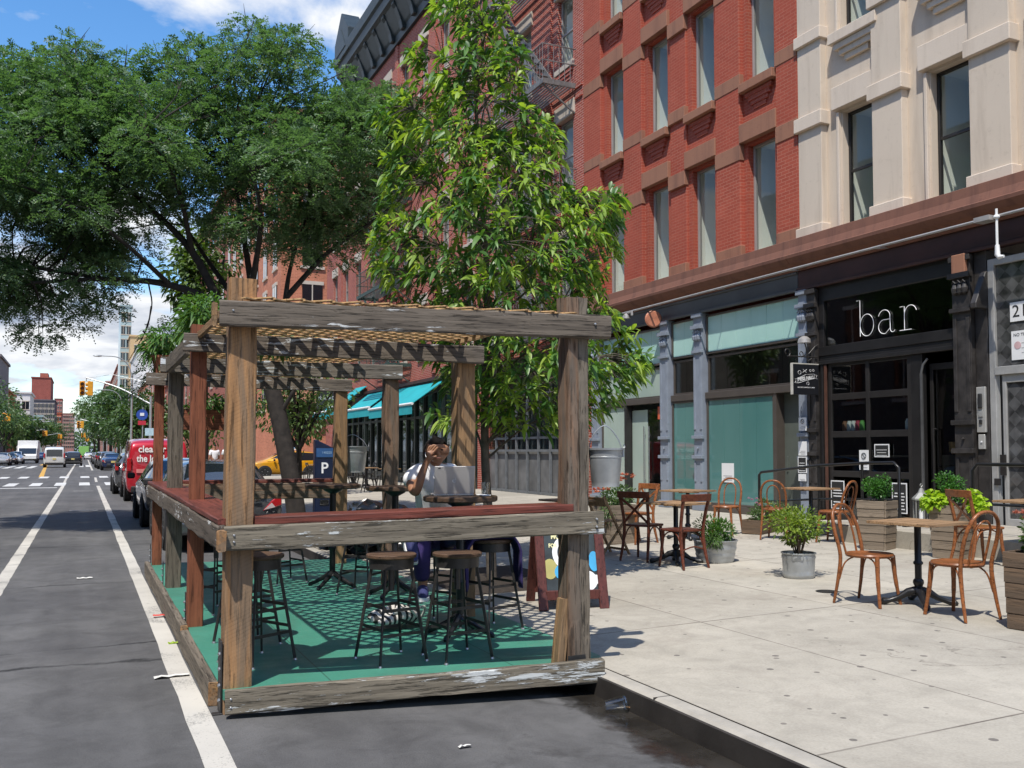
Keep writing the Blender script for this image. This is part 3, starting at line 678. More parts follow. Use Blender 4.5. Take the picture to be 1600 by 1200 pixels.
# neon word
def neon(polys,r,u0,v0,s,X):
    b=MB()
    for pl in polys: b.tube([(X,u0-p[0]*s,v0+p[1]*s) for p in pl],r,8)
    return b
def arc(cx,cy,rx,ry,a0,a1,n=18): return [(cx+rx*math.cos(R(a0+(a1-a0)*i/n)),cy+ry*math.sin(R(a0+(a1-a0)*i/n))) for i in range(n+1)]
polys=[[(-.12,1.0),(0,1.0),(0,0)]+[],[(0,.42)]+arc(.24,.29,.24,.30,150,-210,30),
 arc(.85,.42,.2,.20,165,20,10)+[(1.05,.1)]+arc(1.13,.09,.08,.09,180,330,8),[(1.05,.36)]+arc(.85,.17,.2,.19,80,280,14)+[(1.05,.12)],
 [(1.38,.62),(1.52,.62),(1.52,0)],[(1.36,0),(1.74,0)],[(1.52,.38)]+arc(1.72,.40,.2,.23,165,20,12)]
ne=neon(polys,.006,12.03,3.59,.63,12.225); m,nt,p=newmat('neon_tube'); p.inputs['Base Color'].default_value=(.8,.8,.8,1); p.inputs['Emission Color'].default_value=(1,.98,.95,1); p.inputs['Emission Strength'].default_value=.12
neon_o=ne.build('neon_sign',m,smooth=True); tag(neon_o,'white neon tube lettering reading bar in the dark transom window','neon sign')
# glazed roll-up door: 2 columns x 4 rows
b=MB(); y0,y1,ym=10.95,12.80,11.88; zs=[.42,1.20,1.90,2.57,3.17]
for y in (y0+.04,ym,y1-.04): b.box(12.21,12.26,y-.04,y+.04,zs[0],zs[-1])
for z in zs: b.box(12.215,12.255,y0,y1,z-.055,z+.055)
ru=BEI.build(b,'roll_up_door',M['blackframe'],bevel=.004)
for a,c in ((y0+.08,ym-.04),(ym+.04,y1-.08)):
    for d,e in zip(zs,zs[1:]): g=MB(); g.quad((12.235,a,d+.055),(12.235,c,d+.055),(12.235,c,e-.055),(12.235,a,e-.055)); g.build('pane',M['panedark'],ru)
# door leaf standing in the opening
b=MB(); b.box(12.16,12.2,10.70,10.735,.52,2.85); b.tube([(12.18,10.717,2.85),(12.19,10.69,2.98),(12.22,10.62,3.08)],.02,8); BEI.build(b,'steel_jamb',simple('steel_strip',(.17,.17,.17),.35,.6,.2),bevel=.003)
b=MB(); b.box(12.32,12.36,10.08,10.13,.52,3.0); b.box(12.32,12.36,10.62,10.68,.52,3.0); b.box(12.32,12.36,10.13,10.62,.52,.62); b.box(12.32,12.36,10.13,10.62,2.9,3.0); dr=BEI.build(b,'door',M['blackframe'],bevel=.004)
g=MB(); g.quad((12.34,10.13,.62),(12.34,10.62,.62),(12.34,10.62,2.9),(12.34,10.13,2.9)); g.build('pane',M['panedark'],dr)
h=MB(); h.tube([(12.30,10.56,.95),(12.24,10.56,.95),(12.24,10.56,1.95),(12.30,10.56,1.95)],.016,8); h.build('handle',M['blackframe'],dr)
# bar room
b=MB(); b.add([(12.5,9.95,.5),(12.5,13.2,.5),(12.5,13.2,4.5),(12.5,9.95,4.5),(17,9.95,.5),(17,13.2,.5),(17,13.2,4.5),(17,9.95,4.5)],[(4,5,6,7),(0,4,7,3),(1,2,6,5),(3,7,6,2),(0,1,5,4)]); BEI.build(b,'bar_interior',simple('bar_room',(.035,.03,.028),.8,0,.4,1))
b=MB(); b.box(12.42,12.62,11.0,12.75,1.50,1.53); b.box(12.42,12.62,11.0,12.75,1.93,1.96); BEI.build(b,'window_shelf',M['blackframe'])
# black pillar right of the bar and black side of the grey column
b=iron_column(.45,4.58,.32,.3); o=b.build('iron_column',M['ironblack'],bei,bevel=.008); o.location=rel((12.12,9.90,0),bei.location)
b=MB(); b.box(12.06,12.3,9.78,10.02,4.28,4.60); BEI.build(b,'column_block',M['brownstone'],bevel=.01)
b=MB(); b.box(12.2,12.5,9.52,9.73,.4,4.6); BEI.build(b,'door_pier',M['ironblack'],bevel=.006)
b=MB(); b.prism([(0,0),(.34,0),(.34,.08),(.12,.55),(0,.62)],(12.28,9.5,3.72),(-1,0,0),(0,0,1),(0,1,0),.1); BEI.build(b,'bracket',M['ironblack'],bevel=.01)
o=iron_column(.40,4.58,.2,.2).build('iron_column',M['ironblack'],bei,bevel=.006); o.location=rel((12.13,13.12,0),bei.location)
# doorway with the number
b=MB(); b.box(12.2,12.3,9.40,9.50,.4,4.45); b.box(12.2,12.3,7.9,9.4,4.35,4.45); b.box(12.18,12.3,7.9,9.4,2.72,2.84); b.box(12.2,12.3,7.8,7.9,.4,4.45); b.box(12.22,12.3,9.25,9.31,.45,2.72); b.box(12.22,12.3,8.0,8.06,.45,2.72); b.box(12.22,12.3,8.06,9.25,1.38,1.42); b.box(12.22,12.3,8.06,9.25,.45,.62); b.box(12.22,12.3,8.06,9.25,2.6,2.72)
en=BEI.build(b,'entrance_door',simple('grey_aluminium',(.40,.395,.38),.5,.3,.15,4,.15),bevel=.005)
M['mosaic']=None
def mosaic():
    m,nt,p=newmat('patterned_glass'); N=NT(nt); v=N.coord('Object',(1,6.5,6.5)); s=N.sep(v)
    ck=nt.nodes.new('ShaderNodeTexChecker'); ck.inputs['Scale'].default_value=1; ck.inputs['Color1'].default_value=(.10,.10,.10,1); ck.inputs['Color2'].default_value=(.03,.03,.03,1)
    cb=nt.nodes.new('ShaderNodeCombineXYZ'); N.l(s[1],cb.inputs[0]); N.l(s[2],cb.inputs[1]); cb.inputs[2].default_value=.5
    rt=nt.nodes.new('ShaderNodeMapping'); rt.inputs['Rotation'].default_value=(0,0,R(45)); N.l(cb.outputs[0],rt.inputs[0]); N.l(rt.outputs[0],ck.inputs['Vector'])
    N.l(N.mix(.45,ck.outputs['Color'],N.ramp(N.noise(v,.8,2),[(.3,.02),(.7,.16)])),p.inputs['Base Color']); p.inputs['Roughness'].default_value=.12; p.inputs['Coat Weight'].default_value=.6; return m
M['mosaic']=mosaic()
g=MB(); g.box(12.25,12.26,7.9,9.4,2.84,4.35); g.box(12.25,12.26,8.06,9.25,1.42,2.6); g.box(12.25,12.26,8.06,9.25,.62,1.38); g.build('door_glass',M['mosaic'],en)
h=MB(); h.box(12.16,12.22,9.27,9.33,1.25,1.55); h.box(12.17,12.2,9.35,9.44,1.1,1.2); h.build('lock',M['blackframe'],en)
M['white']=simple('white_enamel',(.78,.78,.77),.5,0,.04,4); M['ink']=simple('black_ink',(.02,.02,.02),.6,0,.1)
b=MB(); b.box(12.236,12.246,8.72,9.17,3.48,3.76); np_=b.build('number_plate',M['white']); tag(np_,'white plate reading 219 stuck on the dark patterned glass over the door','number plate')
text_mesh('219',.25,M['ink'],'lettering',np_,(12.234,8.95,3.62),FACE_W,.001,sx=1.0)
b=MB(); b.box(12.238,12.246,8.62,9.16,2.92,3.34); nt_=b.build('notice',M['white']); tag(nt_,'white no trespassing notice on the patterned glass under the number plate','notice')
text_mesh('NO TRESPASSING',.062,M['ink'],'lettering',nt_,(12.236,8.88,3.28),FACE_W,.0008)
o=MB(); o.lathe([(.055,0),(.055,.002)],20); o.build('seal',simple('pink_seal',(.6,.4,.4),.6),nt_,loc=(12.236,9.06,3.13),rot=(0,R(-90),0))
b=MB()
for k in range(5): b.box(12.2365,12.238,8.68+.0*k,9.0-.04*(k%2),3.15-.035*k,3.165-.035*k)
b.build('text_lines',simple('grey_print',(.45,.45,.45),.6),nt_)
# solid party walls to the ground and the stall riser
b=MB(); b.box(12.5,12.8,3.0,7.8,.3,4.6); b.box(12.45,24,13.2,13.47,.2,4.6); b.box(12.45,24,9.5,9.94,.2,4.6); b.box(12.3,12.5,9.5,13.0,.3,.5); BEI.split(b,'ground_floor_wall',M['ironblack'])

# ================================================================ old brick building with fire escapes, on the corner
CY0,CY1=21.76,51.0; CH=19.6
cor=thing('corner_building','tall old red brick corner building with a dark green bracketed cornice and fire escapes','building',(12.2,36,.3)); CORN=Sub(cor)
cy=[22.35,25.0,27.2,29.6,32.0,34.4,36.8,39.2,41.6,44.0,46.4,48.6]; CW=.92; cz=[5.35,8.9,12.5,16.1]; CWH=2.05
ch=[(y,y+CW,z,z+CWH) for y in cy for z in cz]
b=MB(); wall_holes(b,12.2,CY0,CY1,4.4,CH,ch,.2); shell(b,12.2,30,CY0,CY1,4.4,CH); CORN.build(b,'wall',M['oldbrick'])
b=MB()
for y in cy:
    for z in cz: b.box(12.14,12.3,y-.12,y+CW+.12,z+CWH+.01,z+CWH+.44); b.box(12.12,12.3,y-.08,y+CW+.08,z-.16,z-.005)
CORN.split(b,'lintel',M['limestone'],bevel=.008)
b=MB()
for y in (23.75,26.4,28.6,33.5,38.3,43.1,47.7): b.box(12.13,12.21,y-.16,y+.2,4.6,CH-.3)
for z in cz[1:]:
    for y in cy:
        for k in range(3): b.box(12.14+.02*k,12.205,y+.06*k,y+CW-.06*k,z-.28-.1*k,z-.2-.1*k)
    b.box(12.16,12.205,21.8,22.2,z-1.2,z-1.13); b.box(12.16,12.205,21.8,22.2,z-.9,z-.83)
CORN.split(b,'brick_pier',M['oldbrick'])
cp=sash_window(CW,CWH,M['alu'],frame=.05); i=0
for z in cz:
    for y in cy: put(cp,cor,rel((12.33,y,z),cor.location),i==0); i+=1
b=MB(); b.prism([(12.25,19.3),(12.06,19.3),(12.02,19.6),(11.95,19.7),(11.55,20.5),(11.4,20.6),(11.36,20.95),(11.26,21.05),(11.22,21.5),(12.25,22.3)],(0,CY0,0),(1,0,0),(0,0,1),(0,1,0),46.0-CY0)
CORN.build(b,'roof_cornice',M['slate'])
b=MB(); y=CY0+.5
while y<45.8:
    b.prism([(0,0),(.14,0),(.22,.35),(.42,.85),(.55,1.0),(.55,1.1),(0,1.1)],(12.04,y,19.45),(-1,0,0),(0,0,1),(0,1,0),.34); y+=1.45
CORN.split(b,'cornice_bracket',M['slate'],bevel=.02)
b=MB(); b.prism([(0,0),(2.6,0),(2.6,1.1),(1.3,2.3),(0,1.1)],(11.24,43.2,21.0),(0,1,0),(0,0,1),(1,0,0),.9); b.prism([(.4,.3),(2.2,.3),(1.3,1.5)],(11.20,43.2,21.0),(0,1,0),(0,0,1),(1,0,0),.1); CORN.build(b,'cornice_pediment',M['slate'],bevel=.03)
# ground floor: grey gate bay, then dark restaurant front
b=MB(); b.box(12.15,12.4,CY0,CY1,3.9,4.42); b.box(12.05,12.2,CY0,CY1,4.3,4.42); CORN.build(b,'shop_fascia',M['cornice_dark'])
b=MB(); b.box(12.2,12.9,49.4,CY1,.2,3.9); b.box(12.2,12.9,46.2,46.7,.2,3.9); b.box(12.2,12.9,28.4,29.2,.2,3.9); b.box(12.2,12.9,21.77,22.2,.2,3.9); b.box(12.2,12.45,46.7,49.4,.2,1.2); CORN.split(b,'ground_floor_pier',M['oldbrick'])
b=MB()
for k in range(9): b.box(12.2,12.26,22.25+k*.77,22.32+k*.77,.3,3.9)
for z in (.36,1.62,2.0,3.3): b.box(12.21,12.25,22.2,28.4,z-.035,z+.035)
CORN.build(b,'gate_grid',simple('grey_metal_gate',(.17,.18,.19),.5,.3,.2))
b=MB(); b.box(12.3,12.31,22.2,28.4,1.62,3.9); CORN.build(b,'gate_glass',M['panedark']); b=MB(); b.box(12.3,12.32,22.2,28.4,.3,1.62); CORN.build(b,'gate_panel',simple('gate_panel',(.13,.13,.13),.6,0,.35,2))
b=MB(); y=29.3
while y<46.1: b.box(12.15,12.3,y,y+.16,.25,3.9); y+=1.05
b.box(12.16,12.29,29.2,46.2,.25,.7); b.box(12.16,12.29,29.2,46.2,2.9,3.0); CORN.build(b,'restaurant_front',simple('black_green_joinery',(.012,.02,.018),.4,0,.3))
b=MB(); b.box(12.24,12.25,29.2,46.2,.7,3.9); CORN.build(b,'restaurant_glass',M['panedark'])
b=MB(); 
for k in range(6): b.box(12.2,12.3,46.75+k*.5,46.84+k*.5,1.2,3.9)
b.box(12.2,12.3,46.7,49.4,2.4,2.5); CORN.build(b,'corner_window',simple('green_joinery',(.02,.075,.06),.4)); b=MB(); b.box(12.31,12.32,46.7,49.4,1.2,3.9); CORN.build(b,'corner_glass',M['panedark'])
b=MB(); b.box(13.4,13.5,21.9,50.8,.2,4.4); CORN.build(b,'interior',M['roomdark'])
# fire escapes
def fire_escape(y0,y1,zs,mat,X=11.15,stairs=True):
    b=MB()
    for z in zs:
        b.box(X,12.18,y0,y0+.05,z-.14,z); b.box(X,12.18,y1-.05,y1,z-.14,z); b.box(X,X+.05,y0+.05,y1-.05,z-.14,z)
        k=X+.12
        while k<12.15: b.box(k,k+.035,y0+.05,y1-.05,z-.05,z-.02); k+=.095
        for zz in (z+.95,z+.5):
            b.tube([(12.18,y0,zz),(X,y0,zz),(X,y1,zz),(12.18,y1,zz)],.018,6)
        y=y0
        while y<=y1+.01: b.tube([(X,y,z-.1),(X,y,z+.95)],.010,5); y+=.17
        for q in range(1,6): 
            for yy in (y0,y1): b.tube([(X+q*.17,yy,z-.1),(X+q*.17,yy,z+.95)],.010,5)
        for yy in (y0+.1,y1-.1): b.bar((X+.05,yy,z-.14),(12.19,yy,z-.8),.04,.04)
    if stairs:
        for za,zb in zip(zs,zs[1:]):
            for xx in (X+.2,X+.65): b.bar((xx,y0+.5,za),(xx,y1-.4,zb),.03,.16)
            n=12
            for i in range(n): t=(i+.5)/n; b.box(X+.2,X+.65,y0+.5+(y1-.9-y0)*t-.08,y0+.5+(y1-.9-y0)*t+.08,za+(zb-za)*t-.015,za+(zb-za)*t)
    return b
CORN.build(fire_escape(22.15,26.6,[4.9,8.4,11.75,15.4],0,stairs=True),'fire_escape',simple('fire_escape_grey',(.17,.165,.16),.5,.2,.3))
CORN.build(fire_escape(36.2,41.0,[5.2,8.6,12.1,15.7],0),'fire_escape',simple('fire_escape_green',(.045,.075,.065),.5,.2,.3))
# awnings
M['teal']=simple('teal_canvas',(.012,.33,.37),.75,0,.12,2,.2,90)
def awning(y0,y1,z0,z1,xf):
    t=thing('awning','','awning',(12.15,(y0+y1)/2,z1),0,'teal awnings of the corner restaurant')
    b=MB(); n=6
    b.prism([(0,z1-z1),(xf-12.15,z0-z1),(xf-12.15,z0-z1-.03),(0,-.04)],(0,-(y1-y0)/2,0),(1,0,0),(0,0,1),(0,1,0),y1-y0); b.build('canopy',M['teal'],t)
    b=MB(); zz=z0-z1; nseg=max(4,int((y1-y0)/.5)); vs=[]
    b.box(xf-12.15-.012,xf-12.15+.0,-(y1-y0)/2,(y1-y0)/2,zz-.40,zz-.05); b.build('valance',M['teal'],t)
    b=MB(); b.tube([(xf-12.16,-(y1-y0)/2-.05,zz-.02),(xf-12.16,(y1-y0)/2+.05,zz-.02)],.05,8); b.build('front_bar',M['white'],t)
    b=MB()
    for s_ in (-1,1): b.tube([(0,s_*(y1-y0)*.42,-.35),((xf-12.15)*.5,s_*(y1-y0)*.36,zz*.5-.2),(xf-12.12,s_*(y1-y0)*.42,zz-.05)],.025,6)
    b.build('arm',M['slate'],t); return t
for a,l in (((32.3,37.9,3.36,4.25,10.9),'large teal awning nearest the café, beside the dark tree foliage'),((38.6,42.2,3.5,4.3,11.1),'teal awning between the nearest awning and the tilted one'),((42.7,44.6,3.75,4.7,10.9),'small raised teal awning behind the weathered post'),((45.2,48.9,3.6,4.25,11.0),'teal awning beside the black eye care sign at the corner')):
    awning(*a)['label']=l
b=MB(); b.box(11.95,12.15,47.6,50.6,3.7,4.75); es=b.build('shop_sign',M['ink'],bevel=.01); tag(es,'black eye care shop sign at the brick corner beyond the awnings','sign')
b=MB(); b.box(10.9,12.0,47.5,47.6,3.65,4.75); b.build('projecting_board',M['ink'],es)
text_mesh('Natalie Eye Care',.26,M['white'],'lettering',es,(11.46,47.49,4.35),FACE_S,.002,sx=.55)
# ================================================================ conduit, lamps on the fronts
b=MB(); b.tube([(11.80,19.2,4.93),(11.80,12.5,4.955),(11.80,3,4.965)],.022,8)
for y in (18,15.6,13.4,11.3,9.3): b.tube([(11.80,y,4.95),(12.15,y,4.99)],.012,6)
tag(b.build('conduit',M['conduit']),'long grey electrical conduit running under the brown cornice of both shopfronts','conduit')
t=thing('wall_lamp','white arm lamp hanging from the conduit above door 219','lamp',(11.75,8.98,4.95))
b=MB(); b.tube([(0,0,.1),(0,0,-.42)],.018,8); b.lathe([(.035,-.02),(.045,0),(.035,.03)],12,(0,0,-.02)); b.build('stem',M['white'],t,smooth=True)
b=MB(); b.tube([(0,0,-.42),(0,0,-.56),(0,-.03,-.6),(0,-.10,-.6)],[.03,.04,.035,.02],10); b.build('lamp_head',M['white'],t,smooth=True)
b=MB(); b.box(-.1,.1,.05,.3,-.05,.02); b.build('junction_box',M['conduit'],t)
t=thing('wall_lamp','grey floodlight on the end of the conduit above the grey column','lamp',(11.78,18.7,4.9)); b=MB(); b.tube([(0,0,.03),(0,0,-.08)],.03,8); b.lathe([(.03,0),(.09,-.05),(.1,-.12),(.02,-.13)],14,(0,.25,0)); b.tube([(0,0,0),(0,.25,0)],.02,6); b.build('lamp_head',M['conduit'],t,smooth=True)
b=MB(); b.lathe([(.02,-.02),(.17,-.02),(.2,0),(.17,.02),(.02,.02)],24); o=b.build('round_sign',simple('faded_orange_enamel',(.42,.16,.09),.5,0,.3,5),loc=(11.95,18.05,4.66),rot=(R(90),0,R(-20))); tag(o,'round faded orange disc sign fixed at the head of a grey column','sign')
t=thing('wall_lamp','dark dome lamp on a curled arm beside the hanging sign','lamp',(12.08,13.12,3.6)); b=MB(); b.lathe([(.12,-.02),(.11,.05),(.05,.10),(.001,.11)],16,(-.12,0,0)); b.build('lamp_shade',M['conduit'],t,smooth=True); b=MB(); b.tube([(.05,0,-.3),(-.05,0,-.35),(-.08,0,-.1),(-.12,0,.0)],.012,6); b.build('arm',M['blackframe'],t)
# hanging sign
t=thing('hanging_sign','square black hanging sign with a white ribbon emblem on an iron scroll bracket','sign',(12.15,13.0,3.15))
b=MB(); b.box(-.6,0,-.03,.03,-.53,.02); b.build('board',simple('black_board',(.012,.013,.016),.4),t,bevel=.004)
b=MB(); b.box(-.602,.002,-.032,.032,.02,.04); b.box(-.605,-.598,-.032,.032,-.53,.02); b.build('trim',simple('pale_edge',(.5,.48,.42),.5),t)
b=MB(); b.tube([(0,0,.16),(-.7,0,.16)],.012,6); sp=[(-.7+.07*math.cos(a)*(1-a/9),0,.23+.07*math.sin(a)*(1-a/9)) for a in [x*.4-1.57 for x in range(16)]]; b.tube(sp,.009,6); sp=[(-.38+.05*math.cos(a)*(1-a/9),0,.21+.05*math.sin(a)*(1-a/9)) for a in [x*.4-1.57 for x in range(16)]]; b.tube(sp,.008,6); b.tube([(-.38,0,.16),(-.2,0,.22),(-.05,0,.36),(.02,0,.4)],.009,6)
for x in (-.5,-.12): b.tube([(x,0,.16),(x,0,.03)],.006,5)
b.build('bracket',M['blackframe'],t)
text_mesh('MESS HALL',.088,M['white'],'lettering',t,(-.3,-.034,-.235),(R(90),R(-8),0),.001,sx=.9,offset=.003)
text_mesh('BAR AND COMMUNITY COFFEE',.030,M['white'],'lettering',t,(-.3,-.034,-.40),FACE_S,.001,sx=.92)
b=MB(); E_=lambda x,z:(x,-.034,z)
b.tube([E_(-.49,-.325),E_(-.50,-.24),E_(-.30,-.165),E_(-.11,-.15),E_(-.10,-.225),E_(-.30,-.275),E_(-.49,-.325)],.0035,4); b.tube([E_(-.10,-.165),E_(-.04,-.17),E_(-.065,-.205),E_(-.04,-.24),E_(-.10,-.222)],.0035,4); b.tube([E_(-.50,-.25),E_(-.56,-.25),E_(-.535,-.285),E_(-.56,-.32),E_(-.49,-.322)],.0035,4)
for cx,cz_,r_ in ((-.45,-.13,.035),(-.2,-.09,.02),(-.13,-.085,.02),(-.26,-.325,.028)): b.tube([E_(cx+r_*math.cos(a*PI/6),cz_+r_*math.sin(a*PI/6)) for a in range(12)],.003,4,closed=True)
b.tube([E_(-.38,-.13),E_(-.28,-.07)],.004,4); b.tube([E_(-.37,-.07),E_(-.29,-.13)],.004,4); b.build('emblem',M['white'],t)
# intercom, stickers, posters, shelf goods
t=thing('intercom','grey steel intercom panel with a dark handset on the black pier by door 219','intercom',(12.19,9.63,1.88)); b=MB(); b.box(-.03,.01,-.075,.075,0,.68); b.box(-.025,.01,-.05,.06,-.25,-.03); b.build('panel',simple('intercom_grey',(.52,.51,.48),.4,.4,.06),t,bevel=.006); b=MB(); b.cbox((-.045,0,.47),(.03,.07,.22)); b.cbox((-.04,0,.16),(.02,.06,.07)); b.build('handset',M['ink'],t,bevel=.01); b=MB(); b.cbox((-.036,0,.28),(.012,.07,.09)); b.build('label_window',simple('grey_label',(.3,.3,.29),.5),t); b=MB(); b.lathe([(.012,0),(.012,.012)],10,(0,0,0)); b.build('button',M['white'],t,loc=(-.026,0,-.14),rot=(0,R(-90),0))
def sticker(y0,y1,z0,z1,X,label,cat='poster',dark=False,border=.02,lines=6,name='poster',title=None):
    t=thing(name,label,cat,(X,(y0+y1)/2,z0)); w,h=y1-y0,z1-z0
    b=MB(); b.box(-.006,0,-w/2,w/2,0,h); b.build('sheet',M['white'],t)
    if dark: b=MB(); b.box(-.009,-.006,-w/2+border,w/2-border,border,h-border); b.build('panel',M['ink'],t)
    b=MB()
    for k in range(lines): 
        zz=h*(.12+.62*k/lines); ww=w*(.30 if k%2 else .36); b.box(-.011,-.0095,-ww,ww,zz,zz+h*.035)
    if not dark: b=MB(); [b.box(-.0085,-.0065,-w*.36,w*(.36 if k%2 else .2),h*(.1+.3*k/lines),h*(.1+.3*k/lines)+h*.025) for k in range(lines)]
    b.build('print',M['white'] if dark else simple('grey_print',(.3,.3,.3),.6),t); return t
sticker(12.42,12.74,.58,1.08,12.19,'black menu poster with a white border low on the bar window by the railing post','poster',True)
sticker(11.05,11.36,.58,1.08,12.19,'narrow black menu poster with white border beside the bar door post','poster',True)
sticker(11.4,11.72,1.50,1.72,12.19,'small black sign with rounded white border in the bar window','sign',True,lines=3,name='window_sign')
t=sticker(11.85,12.06,1.28,1.62,12.19,'white no smoking notice inside the bar window behind the railing','notice',False,lines=2,name='notice')
b=MB(); b.tube([(-.012,.05*math.cos(a*PI/8),.24+.05*math.sin(a*PI/8)) for a in range(16)],.005,5,closed=True); b.tube([(-.012,-.035,.205),(-.012,.035,.275)],.005,5); b.build('symbol',M['ink'],t)
t=sticker(13.2,13.4,1.98,2.22,12.06,'white and red no smoking notice on the black side of the grey column','notice',False,lines=3,name='notice'); b=MB(); b.tube([(-.012,.04*math.cos(a*PI/8),.17+.04*math.sin(a*PI/8)) for a in range(16)],.004,5,closed=True); b.tube([(-.012,-.028,.142),(-.012,.028,.198)],.004,5); b.build('symbol',M['ink'],t)
sticker(13.2,13.42,1.52,1.78,12.06,'white leaflet taped to the grey column above the menu','leaflet',False,lines=3,name='leaflet')
sticker(13.2,13.43,1.20,1.50,12.055,'black and white menu taped to the grey column under the leaflet','menu',True,lines=4,name='menu')
sticker(13.22,13.42,1.05,1.18,12.055,'small white card at the bottom of the papers on the grey column','card',False,lines=2,name='card')
sticker(15.55,15.95,.95,1.35,12.25,'white sheet with red print taped to the teal glass panel','notice',False,lines=4,name='notice')
st={}
can=thing('jar','','jar'); b=MB(); b.lathe([(.045,0),(.05,.02),(.05,.13),(.035,.16),(.035,.18)],14); b.build('body',[M['white']],can,smooth=True)
for k,(y,c,n) in enumerate(((12.70,(.25,.12,.07),'brown'),(12.59,(.7,.7,.7),'silver'),(12.49,(.75,.75,.73),'white'),(12.39,(.45,.06,.1),'red'),(12.29,(.15,.4,.1),'green'))):
    o=place(can,st,(12.5,y,1.965),0,n+' jar on the upper shelf in the bar window','jars on the bar window shelf'); 
    ch_=[q for q in o.children][0]
    if k==0: ch_.material_slots[0].link='OBJECT'
    ch_.material_slots[0].link='OBJECT'; ch_.material_slots[0].material=simple('jar_'+n,c,.35)
for k,y in enumerate((11.28,11.17)):
    o=place(can,st,(12.5,y,1.965),0,'white cup on the right side of the bar window shelf','cups on the bar window shelf'); o.name='cup'; o['category']='cup'; list(o.children)[0].material_slots[0].material=M['white']
t=thing('basket','round wicker basket on a stand inside the dark bar doorway','basket',(12.75,10.45,1.55)); b=MB(); b.lathe([(.15,0),(.19,.05),(.2,.2),(.17,.2),(.15,.06)],18); b.build('body',wood('wicker',(.42,.26,.12),(.15,.08,.03),'Z'),t,smooth=True); b=MB(); b.box(-.2,.2,-.22,.22,-1.0,-.01); b.build('stand',M['blackframe'],t)
# ================================================================ pergola on the kerb lane
M['w_grey']=wood('weathered_grey_timber',(.165,.138,.106),(.045,.036,.028),'X',bump=.9)
M['w_flake']=wood('weathered_timber_flaking_white',(.150,.124,.098),(.035,.028,.022),'X',paint=(.56,.57,.56),pamt=.47,bump=.9)
M['w_flake2']=wood('weathered_timber_much_white',(.16,.14,.115),(.045,.037,.03),'X',paint=(.60,.63,.64),pamt=.54,bump=.9)
M['w_flake3']=wood('weathered_rail_part_white',(.19,.165,.125),(.06,.05,.038),'X',paint=(.56,.58,.57),pamt=.42,bump=.9)
M['w_orange']=wood('sawn_orange_timber',(.40,.215,.095),(.18,.10,.05),'X',saw=14,bump=.7,blot=(.19,.155,.115),gs=.8)
M['w_red']=wood('red_stained_post',(.235,.082,.042),(.10,.034,.02),'X',bump=.4)
M['w_tan']=wood('tan_timber',(.36,.215,.105),(.15,.085,.045),'X',bump=.6,blot=(.2,.14,.085))
M['w_top']=wood('red_stained_counter',(.165,.046,.032),(.045,.014,.012),'X',bump=.45,gs=.7,rough=.5)
M['w_lattice']=wood('new_cedar_slats',(.62,.40,.20),(.40,.23,.10),'X',bump=.2)
M['w_brownold']=wood('old_brown_timber',(.20,.125,.08),(.06,.035,.022),'X',bump=1.0,blot=(.15,.13,.105))
m,nt,p=newmat('green_deck_paint'); N=NT(nt); v=N.coord('Object'); k=N.noise(v,1.2,5,.6)
c=N.ramp(k,[(.3,(.044,.205,.145)),(.7,(.064,.255,.182))]); c=N.mix(N.ramp(N.noise(v,5,6,.7),[(.58,0),(.75,.35)]),c,(.16,.22,.18)); sp=N.ramp(N.noise(v,35,2),[(.73,0),(.76,1)]); c=N.mix(N.math('MULTIPLY',sp,.4),c,(.4,.42,.38))
sx=N.sep(v)
def seam(o_,w,per): fr=N.math('FRACT',N.math('ADD',N.math('DIVIDE',o_,per),20.37)); d=N.math('MINIMUM',fr,N.math('SUBTRACT',1.,fr)); return N.ramp(N.math('DIVIDE',d,w/per),[(.5,1),(1,0)])
sm=N.math('MAXIMUM',seam(sx[0],.006,1.22),seam(sx[1],.006,2.44)); c=N.mix(N.math('MULTIPLY',sm,.7),c,(.012,.05,.035))
wr=N.ramp(N.noise(N.coord('Object',(1,.5,1)),1.6,6,.72,.6),[(.5,0),(.72,1)]); c=N.mix(N.math('MULTIPLY',wr,.4),c,(.07,.125,.098)); gr=N.ramp(N.noise(v,60,3,.7),[(.62,0),(.7,1)]); c=N.mix(N.math('MULTIPLY',gr,.45),c,(.03,.06,.045))
N.l(c,p.inputs['Base Color']); N.l(N.ramp(N.noise(v,3,5,.7),[(.3,.35),(.7,.7)]),p.inputs['Roughness']); N.l(N.bump(N.math('SUBTRACT',N.noise(v,14,4),sm),.15,.003),p.inputs['Normal']); M['deck']=m
M['bolt']=simple('galvanised',(.45,.46,.47),.4,.8,.12,20); M['darksteel']=simple('dark_steel',(.06,.058,.058),.45,.6,.25,8,.2)
PO=Vector((1.9,9,0))
per=thing('pergola','timber pergola of weathered posts and beams with lattice roof on a green deck','pergola',PO)
